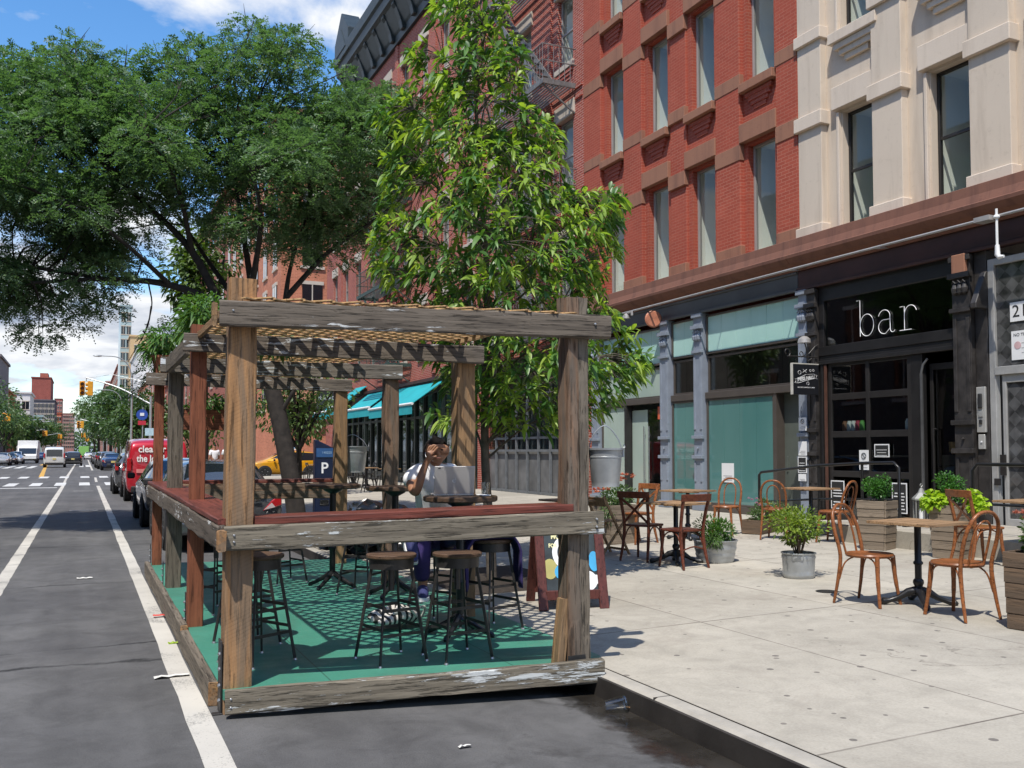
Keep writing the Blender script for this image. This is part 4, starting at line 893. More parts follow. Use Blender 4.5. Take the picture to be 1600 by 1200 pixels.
def plank(name,p,q,w,h,mat,parent=None,up=(0,0,1),irr=.004,origin=None,cham=.007,seglen=.11,label=None,pre=None):
    """timber from p to q (centre line); w across, h along up; slightly uneven faces; grain along local X"""
    p,q=Vector(p),Vector(q); L=(q-p).length; x=(q-p).normalized(); z=Vector(up); z=(z-x*z.dot(x)).normalized(); y=z.cross(x)
    n=max(2,int(L/seglen)); a,b_=w/2,h/2; c=min(cham,a*.4,b_*.4)
    prof=[(-a+c,-b_),(a-c,-b_),(a,-b_+c),(a,b_-c),(a-c,b_),(-a+c,b_),(-a,b_-c),(-a,-b_+c)]
    mb=MB(); vs=[]; ph=[rng.uniform(0,6) for _ in range(16)]
    for i in range(n+1):
        t=L*i/n
        for k,(yy,zz) in enumerate(prof):
            d=irr*(math.sin(t*3.1+ph[k])*.6+math.sin(t*9.7+ph[k+8])*.4)+rng.uniform(-1,1)*irr*.35
            r=math.hypot(yy,zz); e=0
            if i in (0,n): e=rng.uniform(-1,1)*irr*.8
            vs.append((t-L/2+e,yy*(1+d/r),zz*(1+d/r)))
    fs=[(i*8+k,i*8+(k+1)%8,(i+1)*8+(k+1)%8,(i+1)*8+k) for i in range(n) for k in range(8)]
    fs+= [tuple(range(7,-1,-1)),tuple(n*8+k for k in range(8))]
    mb.add(vs,fs); o=mb.build(name,mat,parent)
    for f in o.data.polygons: f.use_smooth=False
    mt=Matrix((x,y,z)).transposed().to_4x4(); mt.translation=(p+q)/2-(Vector(origin) if origin is not None else Vector())
    if pre is not None: mt=pre@mt
    o.matrix_local=mt
    if label: o['label']=label
    return o
def PL(name,p,q,w,h,mat,**k): return plank(name,p,q,w,h,mat,per,origin=PO,**k)
LP=[(.89,6.00),(.87,8.17),(.90,10.57),(.88,12.74)]; RP=[(3.02,5.54),(3.07,7.66),(3.05,9.78),(3.05,11.95)]
YU=(0,1,0)
# left posts
PL('post',(.885,6.0,.0),(.895,6.0,2.68),.168,.16,M['w_orange'],up=YU,label='orange sawn front post')
PL('post',(LP[1][0],LP[1][1],.1),(LP[1][0],LP[1][1],2.66),.122,.12,M['w_red'],up=YU,label='red stained post')
PL('post',(LP[2][0],LP[2][1],.1),(LP[2][0],LP[2][1],2.64),.15,.14,M['w_grey'],up=YU,label='grey weathered post')
PL('post',(LP[3][0],LP[3][1],.1),(LP[3][0],LP[3][1],2.66),.115,.115,M['w_red'],up=YU)
# right posts
PL('post',(RP[0][0]-.035,RP[0][1],.14),(RP[0][0]-.045,RP[0][1],2.64),.085,.15,M['w_brownold'],up=YU,irr=.009)
PL('post',(RP[0][0]+.048,RP[0][1],.14),(RP[0][0]+.035,RP[0][1],2.64),.075,.14,M['w_grey'],up=YU,irr=.009)
PL('post_brace',(RP[0][0]-.135,RP[0][1]-.01,.14),(RP[0][0]-.085,RP[0][1]-.01,.62),.055,.10,M['w_tan'],up=YU,irr=.008)
PL('post',(RP[1][0],RP[1][1],.14),(RP[1][0]-.01,RP[1][1],2.5),.17,.15,M['w_tan'],up=YU)
PL('post',(RP[2][0],RP[2][1],.14),(RP[2][0],RP[2][1],2.5),.145,.15,M['w_brownold'],up=YU,irr=.01)
PL('post',(RP[3][0],RP[3][1],.14),(RP[3][0],RP[3][1],2.5),.155,.15,M['w_tan'],up=YU)
# cross beams, nailed to the front of the posts
PL('beam',(.745,5.885,2.445),(3.22,5.395,2.435),.07,.152,M['w_flake'],irr=.006)
PL('beam',(.74,8.07,2.5),(3.19,7.50,2.445),.06,.155,M['w_flake'])
PL('beam',(.74,10.45,2.515),(3.15,9.66,2.455),.07,.155,M['w_flake2'])
PL('beam',(.72,12.64,2.52),(3.17,11.83,2.45),.06,.16,M['w_flake'])
# short side timbers on the left and the pale end block
PL('side_beam',(.80,10.36,2.50),(.80,8.3,2.50),.05,.15,M['w_grey']); PL('lattice_batten',(.86,5.98,2.55),(.86,8.05,2.565),.03,.06,M['w_tan']); PL('lattice_batten',(2.93,5.7,2.545),(2.95,7.45,2.55),.03,.055,M['w_lattice'])
PL('end_block',(.725,5.93,2.445),(.725,5.99,2.445),.03,.15,M['w_tan'])
# rails
PL('rail',(.79,5.862,1.07),(3.16,5.39,1.128),.055,.143,M['w_flake3'],irr=.006)
PL('rail',(.77,5.86,1.07),(.77,8.15,1.085),.05,.14,M['w_flake'],irr=.008); PL('rail',(.77,8.17,1.085),(.77,12.78,1.10),.05,.14,M['w_flake'],irr=.008)
PL('rail',(.8,12.66,1.08),(3.0,11.98,1.09),.05,.2,M['w_brownold'])
PL('rail_end_block',(.765,5.79,1.06),(.765,5.858,1.06),.05,.125,M['w_orange'])
for p_,q_,z0,z1 in (((.905,5.94),(.905,8.10),1.165,1.18),((.91,8.12),(.91,10.48),1.18,1.19),((.91,10.50),(.91,12.8),1.19,1.195)): PL('counter_board',(*p_,z0),(*q_,z1),.29,.04,M['w_top'],irr=.003)
PL('counter_board',(.99,5.985,1.168),(3.0,5.585,1.222),.27,.052,M['w_top'],irr=.004); PL('counter_board',(1.05,12.74,1.2),(3.02,12.1,1.22),.27,.045,M['w_top'],irr=.004)
# kerb planks
PL('kick_plank',(.80,5.83,.098),(3.13,5.345,.165),.06,.14,M['w_flake3'],irr=.006); PL('kick_plank',(.772,6.16,.075),(.772,8.0,.08),.06,.15,M['w_grey'],irr=.006); PL('kick_plank',(.772,8.02,.1),(.772,12.85,.1),.055,.18,M['w_grey'],irr=.006)
PL('plank_end',(.772,6.145,.075),(.772,6.158,.075),.058,.145,M['w_orange']); PL('plank_end',(.772,8.004,.1),(.772,8.018,.1),.054,.172,M['w_orange'])
# deck
b=MB(); fl=[(.80,5.9),(3.10,5.43),(3.36,5.78),(3.40,12.3),(.80,12.95)]
b.prism(fl,(0,0,.092),(1,0,0),(0,1,0),(0,0,1),.060)
b.v=[(x-PO.x,y-PO.y,z) for x,y,z in b.v]; b.build('deck',M['deck'],per)
# steel corner plate with bolts
b=MB(); b.box(.786,.796,5.93,6.05,.0,.44); b.box(.74,.80,5.92,5.97,0,.010); b.v=[(x-PO.x,y-PO.y,z) for x,y,z in b.v]; pl=b.build('corner_plate',M['darksteel'],per,bevel=.002)
def bolts(name,pts,par,r=.012,ax='X'):
    for p_ in pts:
        k=MB(); k.lathe([(r,0),(r,.008),(r*.5,.014),(.0005,.015)],8); o=k.build(name,M['bolt'],par); o.location=Vector(p_)-PO; o.rotation_euler={'X':(0,R(-90),0),'Y':(R(90),0,0)}[ax]
bolts('bolt',[(.786,5.96,z) for z in (.08,.17,.27,.36)],pl)
bolts('bolt',[(.84,5.83,1.09),(.84,5.83,1.05),(.83,5.80,.12),(.83,5.80,.07),(3.1,5.375,1.15),(3.1,5.375,1.10),(.82,5.845,2.46),(3.1,5.385,2.45)],per,.009,'Y')
for y in (8.25,10.65,12.7):
    b=MB(); b.box(.80,.808,y-.02,y+.03,.15,.42); b.v=[(x-PO.x,yy-PO.y,z) for x,yy,z in b.v]; b.build('corner_plate',M['darksteel'],per); bolts('bolt',[(.80,y+.005,.2),(.80,y+.005,.27),(.80,y+.005,.34)],per)
b=MB(); b.box(2.93,3.06,5.455,5.462,.16,.25); b.v=[(x-PO.x,y-PO.y,z) for x,y,z in b.v]; b.build('post_bracket',M['darksteel'],per)
# lattice roof panels (slats are the panel's pattern)
def lattice(ya,yb,x0,x1,za,zb):
    W=x1-x0; L=yb-ya; b=MB(); pitch=.125; w=.04
    def fp(u,v,dz): x=x0+u; y=ya+v-.215*(x-.85); z=za+(zb-za)*v/L+dz-.03*u/W; return Vector((x-PO.x,y-PO.y,z))
    for s_,dz in ((1,.0),(-1,.009)):
        c=-L if s_>0 else 0
        while c<W+L:
            # line u=c+s*v
            pts=[]
            for v in (0,L):
                u=c+s_*v; pts.append((u,v))
            (u0,v0),(u1,v1)=pts; ts=[0,1]
            for lim in (0,W):
                if abs(u1-u0)>1e-9: ts.append((lim-u0)/(u1-u0))
            ts=sorted(t for t in ts if -1e-9<=t<=1+1e-9 and -1e-6<=u0+(u1-u0)*t<=W+1e-6)
            if len(ts)>=2 and (ts[-1]-ts[0])*L>.03:
                a=fp(u0+(u1-u0)*ts[0],v0+(v1-v0)*ts[0],dz); e=fp(u0+(u1-u0)*ts[-1],v0+(v1-v0)*ts[-1],dz); b.bar(a,e,w,.008)
            c+=pitch*1.4142
    return b.build('lattice_panel',M['w_lattice'],per)
lattice(5.86,8.16,.88,2.98,2.545,2.60); lattice(8.19,10.5,.88,2.7,2.60,2.61); lattice(10.53,12.8,.88,2.7,2.61,2.61)

# ================================================================ furniture makers
M['w_seat']=wood('stool_seat_wood',(.13,.078,.05),(.05,.03,.02),'X',rough=.5); M['stoolmetal']=simple('gunmetal',(.052,.048,.047),.42,.55,.25,10,.15,50)
M['w_bent']=wood('bentwood_brown',(.26,.093,.033),(.12,.040,.016),'X',rough=.32,bump=.12); M['w_darkchair']=wood('dark_stained_chair',(.135,.040,.022),(.06,.018,.012),'X',rough=.35,bump=.12)
M['w_table']=wood('bistro_table_wood',(.33,.205,.11),(.15,.085,.045),'X',bump=.5,rough=.6); M['castiron']=simple('black_cast_iron',(.014,.014,.015),.35,.2,.3,12,.2,40)
M['w_fold']=wood('pale_folding_wood',(.33,.21,.11),(.15,.09,.045),'Z',bump=.3); M['w_bartop']=wood('dark_bar_top',(.10,.062,.04),(.035,.022,.015),'X',rough=.4)
def make_stool():
    t=thing('bar_stool','','stool'); H=.735
    b=MB(); b.lathe([(.001,H-.03),(.168,H-.03),(.175,H-.022),(.175,H-.006),(.168,H),(.001,H)],28); b.build('seat',M['w_seat'],t,smooth=True)
    b=MB(); b.lathe([(.145,H-.10),(.155,H-.10),(.155,H-.031),(.145,H-.031)],24,cap=False); b.tube([(.10,0,H-.035),(-.10,0,H-.035)],.01,6); b.tube([(0,0,H-.03),(0,0,H-.26)],.022,8); b.build('apron',M['stoolmetal'],t,smooth=True)
    feet=[];
    for k in range(4):
        a=PI/4+k*PI/2; top=Vector((.135*math.cos(a),.135*math.sin(a),H-.06)); bot=Vector((.255*math.cos(a),.255*math.sin(a),.012)); feet.append((top,bot))
        b=MB(); b.bar(bot,top,.021,.015,(-math.sin(a),math.cos(a),0)); lg=b.build('leg',M['stoolmetal'],t,bevel=.003); k2=MB(); k2.lathe([(.012,0),(.016,.004),(.012,.016)],8,(bot.x,bot.y,-.003)); k2.build('foot',M['bolt'],lg)
    b=MB()
    for k in range(4):
        f=(.52,.66)[k%2]; g=.26 if k%2==0 else .30
        for lv in ((.33,.62) if k%2==0 else (.40,.66)):
            a0,b0=feet[k]; a1,b1=feet[(k+1)%4]; p0=b0+(a0-b0)*lv*.85; p1=b1+(a1-b1)*lv*.85; b.bar(p0,p1,.007,.021)
    b.build('footrest',M['stoolmetal'],t); return t
def make_bartable():
    t=thing('bar_table','','table'); H=1.095
    b=MB(); b.lathe([(.001,H-.045),(.28,H-.045),(.295,H-.035),(.295,H-.008),(.285,H),(.001,H)],36); b.build('tabletop',M['w_bartop'],t,smooth=True)
    b=MB(); b.lathe([(.11,H-.05),(.10,H-.065),(.035,H-.10),(.032,.45),(.045,.42),(.032,.39),(.032,.16),(.06,.13),(.001,.12)],18); b.build('column',M['castiron'],t,smooth=True)
    for k in range(4):
        a=k*PI/2+PI/4; c,s_=math.cos(a),math.sin(a); b=MB(); b.tube([(.02*c,.02*s_,.15),(.10*c,.10*s_,.10),(.2*c,.2*s_,.05),(.27*c,.27*s_,.022),(.29*c,.29*s_,.012)],[.03,.026,.02,.022,.012],8); b.build('foot',M['castiron'],t,smooth=True)
    return t
def make_bistro(w=.62,d=.62):
    t=thing('bistro_table','','table'); H=.755
    b=MB(); n=5
    for k in range(n): b.box(-w/2+.0,w/2,-d/2+k*d/n+.001,-d/2+(k+1)*d/n-.001,H-.026-.001*(k%2),H-.0012*((k*3)%4))
    b.build('tabletop',M['w_table'],t,bevel=.002)
    b=MB(); b.box(-.2,.2,-.02,.02,H-.045,H-.028); b.box(-.02,.02,-.2,.2,H-.044,H-.029); b.lathe([(.03,H-.04),(.03,.40),(.042,.385),(.042,.37),(.03,.36),(.030,.24),(.044,.225),(.048,.2),(.034,.17),(.045,.15),(.055,.11),(.07,.10),(.001,.09)],18); b.build('column',M['castiron'],t,smooth=True)
    for k in range(4):
        a=k*PI/2+PI/4; c,s_=math.cos(a),math.sin(a); b=MB(); b.tube([(.03*c,.03*s_,.125),(.09*c,.09*s_,.115),(.17*c,.17*s_,.065),(.25*c,.25*s_,.035),(.30*c,.30*s_,.028),(.325*c,.325*s_,.014)],[.045,.036,.024,.022,.034,.018],10); b.tube([(.05*c,.05*s_,.15),(.1*c,.1*s_,.135),(.16*c,.16*s_,.085)],[.012,.014,.008],6); b.build('foot',M['castiron'],t,smooth=True)
    return t
def spl(pts,n=8):
    """catmull-rom through points"""
    P_=[Vector(p) for p in pts]; P_=[P_[0]*2-P_[1]]+P_+[P_[-1]*2-P_[-2]]; out=[]
    for i in range(1,len(P_)-2):
        for k in range(n):
            t=k/n; a,b_,c,d=P_[i-1:i+3]; out.append(.5*((2*b_)+(c-a)*t+(2*a-5*b_+4*c-d)*t*t+(3*b_-a-3*c+d)*t**3))
    out.append(P_[-2]); return out
def make_bentwood():
    """faces +x; back at -x"""
    t=thing('bentwood_chair','','chair'); m=M['w_bent']; S=.462
    b=MB(); b.lathe([(.001,S-.012),(.17,S-.014),(.175,S-.03),(.205,S-.03),(.213,S-.012),(.205,S+.002),(.18,S),(.17,S-.006),(.001,S-.009)],32); b.build('seat',m,t,smooth=True)
    hw=.185
    hoop=spl([(-.245,-hw-.012,.0),(-.205,-hw,.22),(-.185,-hw+.01,.44),(-.235,-hw+.0,.66),(-.275,-.155,.80),(-.292,-.085,.875),(-.297,0,.893),(-.292,.085,.875),(-.275,.155,.80),(-.235,hw,.66),(-.185,hw-.01,.44),(-.205,hw,.22),(-.245,hw+.012,0)],6)
    n=len(hoop); b=MB(); b.tube(hoop,[.0125+.006*min(1,(1-abs(2*i/(n-1)-1))*4)-.003*(1-abs(2*i/(n-1)-1)) for i in range(n)],10); b.build('back_hoop',m,t,smooth=True)
    b=MB(); b.tube(spl([(-.185,-.085,.45),(-.225,-.095,.62),(-.258,-.085,.74),(-.275,-.05,.80),(-.28,0,.82),(-.275,.05,.80),(-.258,.085,.74),(-.225,.095,.62),(-.185,.085,.45)],6),.010,8); b.build('inner_hoop',m,t,smooth=True)
    for s_ in (-1,1):
        b=MB(); b.tube(spl([(.155,s_*.125,S-.015),(.168,s_*.14,.24),(.20,s_*.165,0)],5),[.021]*4+[.019]*3+[.0155]*4,10); b.build('leg',m,t,smooth=True)
        b=MB(); b.tube(spl([(.17,s_*.142,.22),(.14,s_*.135,.38),(.06,s_*.125,.435),(-.06,s_*.125,.435),(-.15,s_*.16,.37),(-.195,s_*.178,.22)],5),.0075,8); b.build('brace',m,t,smooth=True)
    b=MB(); b.tube(spl([(.168,-.140,.26),(.15,-.10,.40),(.12,0,.435),(.15,.10,.40),(.168,.140,.26)],6),.0075,8); b.build('brace',m,t,smooth=True)
    return t
def make_crossback(mat,cross=True):
    """faces +x; back at -x"""
    t=thing('cross_back_chair' if cross else 'rail_back_chair','','chair'); S=.462
    b=MB(); pr=[(-.17,-.17),(.13,-.215),(.19,-.19),(.21,0),(.19,.19),(.13,.215),(-.17,.17),(-.19,0)]; b.prism([(x,y) for x,y in pr],(0,0,S-.028),(1,0,0),(0,1,0),(0,0,1),.028); b.build('seat',mat,t,bevel=.008)
    tops=[]
    for s_ in (-1,1):
        pp=spl([(-.255,s_*.195,0),(-.20,s_*.18,.23),(-.18,s_*.175,.45),(-.215,s_*.185,.66),(-.268,s_*.20,.86)],6); tops.append(pp)
        b=MB(); b.tube(pp,[.015+.006*min(1,i/6) for i in range(len(pp))],8); b.build('rear_leg',mat,t,smooth=True)
        b=MB(); b.tube(spl([(.15,s_*.165,S-.02),(.165,s_*.172,.24),(.195,s_*.19,0)],5),[.021]*4+[.019]*3+[.0155]*4,8); b.build('leg',mat,t,smooth=True)
        b=MB(); b.tube(spl([(.168,s_*.172,.22),(.12,s_*.165,.38),(0,s_*.16,.43),(-.12,s_*.165,.38),(-.198,s_*.18,.22)],5),.009,8); b.build('brace',mat,t,smooth=True)
    b=MB()
    def rail(u,v): y=(u-.5)*.46; return (-.268-.035*(1-(2*u-1)**2)+.0*v-.01*v,y,.80+.085*v)
    def rail2(u,v): p=rail(u,v); return (p[0]+.022,p[1],p[2])
    n=12; vs=[]; 
    for u in range(n+1):
        a=rail(u/n,0);c=rail(u/n,1);d=rail2(u/n,1);e=rail2(u/n,0); vs+=[a,c,d,e]
    fs=[(i*4+k,i*4+(k+1)%4,(i+1)*4+(k+1)%4,(i+1)*4+k) for i in range(n) for k in range(4)]+[(3,2,1,0),(n*4,n*4+1,n*4+2,n*4+3)]
    b.add(vs,fs); b.build('top_rail',mat,t,bevel=.005)
    if cross:
        for s_ in (-1,1): b=MB(); q=spl([(-.185,s_*.165,.49),(-.225+.012*s_,0,.655),(-.278,-s_*.175,.80)],6); [b.bar(q[i],q[i+1],.03,.011,(1,0,.3)) for i in range(len(q)-1)]; b.build('cross_splat',mat,t)
    else:
        b=MB(); b.tube(spl([(-.2,-.18,.22),(-.21,0,.26),(-.2,.18,.22)],6),.009,8); b.build('brace',mat,t,smooth=True)
    return t
def make_folding():
    """faces +x"""
    t=thing('folding_chair','','chair'); m=M['w_fold']; S=.45
    for s_ in (-1,1):
        b=MB(); b.bar((.24,s_*.20,0),(-.20,s_*.20,.80),.022,.035,(1,0,.5)); b.build('back_leg',m,t,bevel=.004)
        b=MB(); b.bar((-.22,s_*.175,0),(.17,s_*.175,S),.022,.035,(1,0,-.5)); b.build('seat_leg',m,t,bevel=.004)
    b=MB()
    for k in range(6): b.box(-.19+k*.065,-.13+k*.065,-.19,.19,S,S+.016)
    b.build('seat',m,t,bevel=.003)
    b=MB(); n=8; [b.bar((-.18-.02*math.sin(PI*i/n),-.21+.42*i/n,.72),(-.18-.02*math.sin(PI*(i+1)/n),-.21+.42*(i+1)/n,.72),.016,.13,(-.45,0,1)) for i in range(n)]; b.build('back_slat',m,t)
    b=MB(); b.bar((-.19,-.175,.05),(-.19,.175,.05),.02,.03); b.bar((.20,-.2,.07),(.20,.2,.07),.02,.03); b.bar((-.15,-.175,.09),(-.15,.175,.09),.018,.025); b.build('stretcher',m,t,bevel=.003); return t
# ---- stools and tables under the pergola
DZ=.153; st={}; stool=make_stool(); G='bar stools on the green deck'
for x,y,r,l in ((1.97,6.27,.2,'metal bar stool with round wooden seat at the front rail, left of the front pair'),(2.42,6.16,.12,'metal bar stool with round wooden seat at the front rail, right of the front pair'),
    (1.12,6.62,.5,'dark bar stool tucked under the red side counter just behind the orange front post'),(1.15,7.25,.3,'dark bar stool under the side counter beside the red stained post'),(1.12,8.85,.6,'bar stool under the side counter between the red and the grey left posts'),
    (2.05,10.45,.3,'bar stool with pale seat near the far end of the deck, beside the far table'),(2.62,9.35,.8,'bar stool under the middle round table on the deck'),(2.72,7.42,.5,'bar stool the seated person sits on'),(3.05,7.0,.3,'bar stool at the deck edge with a purple jacket draped over it')):
    place(stool,st,(x,y,DZ),r,l,G)
st={}; bt=make_bartable(); G='round bar tables on the deck'
for x,y,l in ((2.72,6.86,'round dark bar table carrying the laptop'),(2.87,9.02,'round dark bar table between the person and the far table'),(2.44,9.85,'round bar table with a worn lighter edge, farthest on the deck')): place(bt,st,(x,y,DZ),0,l,G)
# ---- pavement furniture
def sw(x,y,dz=0): return (x,y,swz(x)+dz)
def ang(p,q): return math.atan2(q[1]-p[1],q[0]-p[0])
st={}; bis=make_bistro(); G='bistro tables on the pavement'
for x,y,r,l in ((6.87,6.12,.15,'bistro table with black iron base between the two nearest bentwood chairs'),(10.25,11.15,.1,'bistro table by the railing between two bentwood chairs'),(8.52,11.95,.3,'bistro table in front of the teal glass with one bentwood chair'),(6.72,9.68,.25,'bistro table between the dark cross back chair and the rail back chair'),(6.0,11.1,.2,'bistro table behind the folding chair beside the weathered post'),(10.0,7.25,.1,'bistro table at the right edge beside the cross back chair')):
    place(bis,st,sw(x,y),r,l,G)
st={}; ben=make_bentwood(); G='bentwood chairs'
for x,y,r,l in ((6.55,6.38,R(-78),'bentwood chair left of the nearest bistro table'),(6.71,5.57,R(88),'bentwood chair seen from behind, right of the nearest bistro table'),(9.62,11.2,R(38),'bentwood chair on the left of the table by the railing'),(9.95,10.35,R(108),'bentwood chair on the right of the table by the railing, before the menu poster'),(9.4,12.15,R(215),'bentwood chair beside the table in front of the teal glass')):
    place(ben,st,sw(x,y),r,l,G)
c=make_crossback(M['w_darkchair']); c.location=sw(6.56,10.17); c.rotation_euler=(0,0,R(28)); c['label']='dark cross back chair left of the table near the galvanised tub'; c['group']='cross back chairs'
c=make_crossback(M['w_bent']); c.location=sw(9.55,7.62); c.rotation_euler=(0,0,R(-15)); c['label']='brown cross back chair behind the nearest right bentwood chair'; c['group']='cross back chairs'
c=make_crossback(M['w_bent']); c.location=sw(7.55,11.9); c.rotation_euler=(0,0,R(190)); c['label']='brown cross back chair beside the flower box behind the dark chair'; c['group']='cross back chairs'
c=make_crossback(M['w_darkchair'],False); c.location=sw(6.57,9.34); c.rotation_euler=(0,0,R(96)); c['label']='reddish rail back chair seen from behind beside the galvanised tub'
c=make_folding(); c.location=sw(6.45,10.92); c.rotation_euler=(0,0,R(8)); c['label']='pale slatted folding chair next to the weathered front post'
# ---- landing, ramp and pipe railings before the bar
b=MB(); b.box(10.12,12.25,6.0,10.55,.15,.52); b.prism([(10.55,.52),(13.2,.34),(13.2,.15),(10.55,.15)],(10.7,0,0),(0,1,0),(0,0,1),(1,0,0),1.5)
tag(b.build('entrance_landing',M['concrete'],bevel=.01),kind='structure')
M['pipe']=simple('black_pipe_rail',(.014,.014,.014),.32,.1,.25,8)
t=thing('pipe_railing','black pipe railing along the ramp and landing left of the bar door','railing',(10.7,10.5,.3)); T=Sub(t)
b=MB(); X=10.72; b.tube([(X,12.92,.35),(X,12.92,1.19),(X,12.86,1.235),(X,11.48,1.37),(X,10.55,1.42),(X,9.95,1.435),(X,9.86,1.36),(X,9.86,.52)],.024,10); T.build(b,'top_rail',M['pipe'],smooth=True)
b=MB(); b.tube([(X,12.92,.72),(X,11.4,.84),(X,9.86,.90)],.018,8); T.build(b,'mid_rail',M['pipe'],smooth=True)
for y,z in ((11.48,1.37),(10.56,1.42)): b=MB(); b.tube([(X,y,.38),(X,y,z)],.022,8); T.build(b,'rail_post',M['pipe'],smooth=True)
t=thing('pipe_railing','black pipe railing right of the bar door, running out of the picture','railing',(10.5,8,.5)); T=Sub(t)
b=MB(); X=10.55; b.tube([(X,8.5,.5),(X,8.5,1.35),(X,8.42,1.43),(X,5.6,1.435)],.024,10); T.build(b,'top_rail',M['pipe'],smooth=True); b=MB(); b.tube([(X,8.5,.92),(X,5.6,.92)],.018,8); T.build(b,'mid_rail',M['pipe'],smooth=True)
for y in (7.0,5.7): b=MB(); b.tube([(X,y,.5),(X,y,1.43)],.022,8); T.build(b,'rail_post',M['pipe'],smooth=True)
# lantern by the door
t=thing('lantern','grey metal candle lantern standing on the landing in the bar doorway','lantern',(11.6,10.25,.52)); b=MB(); b.lathe([(.10,0),(.10,.03),(.09,.03),(.09,.02)],6); b.lathe([(.001,.42),(.02,.41),(.04,.36),(.11,.29),(.11,.27),(.001,.27)],6); b.tube([(0,0,.42),(.02,0,.45),(0,0,.47),(-.02,0,.45),(0,0,.42)],.006,5)
for k in range(6): a=k*PI/3; b.bar((.09*math.cos(a),.09*math.sin(a),.02),(.09*math.cos(a),.09*math.sin(a),.28),.012,.012)
b.build('frame',simple('lantern_grey',(.30,.30,.28),.5,.3),t); b=MB(); b.lathe([(.03,.03),(.03,.17),(.001,.175)],12); b.build('candle',M['white'],t); t.scale=(1.25,)*3
# A-frame board
def make_aboard():
    t=thing('a_frame_sign','dark red wooden sandwich board with painted chalk lettering on the pavement edge','sign',(4.15,7.76,.16),R(-14))
    for s_,nm in ((-1,'front_frame'),(1,'rear_frame')):
        b=MB(); w=.285; h=.82; dp=.29
        def at(x,z): return (x,s_*(.03+dp*(1-z/h)*.9),z)
        for x in (-w,w): b.bar(at(x,0),at(x,h),.03,.085,(1,0,0))
        for z in (.13,.78): b.bar(at(-w+.03,z),at(w-.03,z),.03,.085,(0,0,1))
        fr=b.build(nm,M['w_aboard'],t,bevel=.004)
        b=MB(); b.add([at(-w+.04,.15),at(w-.04,.15),at(w-.04,.75),at(-w+.04,.75)],[(0,1,2,3)]); pn=b.build('panel',M['chalk'] if s_<0 else M['w_aboard'],fr)
        if s_<0:
            tilt=math.atan2(dp*.9,h)
            def on(x,z,e=.004): p=at(x,z); return (p[0],p[1]-e,p[2])
            rot=(R(90)-tilt,0,0)
            for s2,sz,x,z,mm in (("WE'VE GOT",.05,-.02,.715,'cream'),('MORE SPACE',.064,-.015,.645,'cream'),('FOR',.05,-.16,.565,'cream'),('COFFEE',.075,.045,.565,'cream')): text_mesh(s2,sz,M[mm],'lettering',pn,on(x,z),rot,.001,sx=.85,offset=.002)
            b=MB()   # generic swirl, cup and steam in white and blue
            def disc(cx,cz,rx,rz,mi,e,n=20,a0=0,a1=360,ri=0):
                ps=[]; b.mat(mi)
                A=[R(a0+(a1-a0)*i/n) for i in range(n+1)]
                for i in range(n):
                    o0,o1=A[i],A[i+1]; b.add([on(cx+rx*ri*math.cos(o0),cz+rz*ri*math.sin(o0),e),on(cx+rx*math.cos(o0),cz+rz*math.sin(o0),e),on(cx+rx*math.cos(o1),cz+rz*math.sin(o1),e),on(cx+rx*ri*math.cos(o1),cz+rz*ri*math.sin(o1),e)],[(0,1,2,3)])
            disc(-.02,.50,.15,.16,0,.005,a0=60,a1=290,ri=.68); disc(.08,.30,.20,.13,0,.005,a0=180,a1=360); disc(-.06,.33,.10,.08,1,.006); disc(.0,.24,.12,.05,2,.007); disc(.14,.25,.10,.09,0,.006); disc(-.2,.36,.07,.09,3,.005); disc(.22,.42,.05,.09,1,.006)
            b.build('painting',[M['white'],simple('sky_blue_paint',(.05,.35,.62),.6),simple('lilac_paint',(.45,.45,.68),.6),simple('ochre_paint',(.40,.36,.12),.6)],pn,fix=False)
    return t
M['w_aboard']=wood('dark_red_board_frame',(.105,.032,.026),(.045,.014,.012),'Z',rough=.45,bump=.2); M['chalk']=simple('chalkboard',(.025,.035,.04),.7,0,.6,5); M['cream']=simple('cream_chalk',(.78,.74,.42),.8)
make_aboard()
# ================================================================ pots, planters, buckets and small plants
M['galv']=simple('galvanised_tub',(.40,.415,.42),.42,.55,.22,5,.25,30); M['soil']=simple('potting_soil',(.03,.022,.016),.95,0,.4,20,.6)
M['w_planter']=wood('weathered_planter_boards',(.215,.17,.125),(.075,.055,.04),'X',bump=.6,blot=(.29,.23,.17)); M['w_planter2']=wood('old_dark_planter_boards',(.17,.115,.075),(.06,.04,.026),'X',bump=.7,blot=(.10,.075,.055))
def leaves(name,C,Nrm,Dir,L,W,mat,parent=None,fold=.25,droop=0.,n=3,rngs=nrng):
    """one mesh of leaf strips: C base points, Dir along the leaf, Nrm face normal; L,W arrays"""
    m=len(C); Dir=Dir/np.linalg.norm(Dir,axis=1,keepdims=True); S=np.cross(Dir,Nrm); S/= (np.linalg.norm(S,axis=1,keepdims=True)+1e-9); U=np.cross(S,Dir)
    prof=[0.12,1.0,.8,.06] if n==3 else ([.1,1.,.1] if n==2 else [1,1]); k=n+1; V=np.zeros((m,k,2,3))
    for i in range(k):
        t=i/n; base=C+Dir*(L*t)[:,None]+np.array([0,0,-1.])*(droop*L*t*t)[:,None] if np.ndim(droop) else C+Dir*(L*t)[:,None]+np.array([0,0,-1.])*(droop*t*t*L)[:,None]
        w=(W*prof[i]*.5)[:,None]
        V[:,i,0]=base-S*w+U*w*fold; V[:,i,1]=base+S*w+U*w*fold*-.2
    idx=np.arange(m)[:,None]*(2*k); F=[]
    for i in range(n): F.append(np.concatenate([idx+2*i,idx+2*i+1,idx+2*i+3,idx+2*i+2],1))
    return np_mesh(name,V.reshape(-1,3),np.stack(F,1).reshape(-1,4),mat,parent)
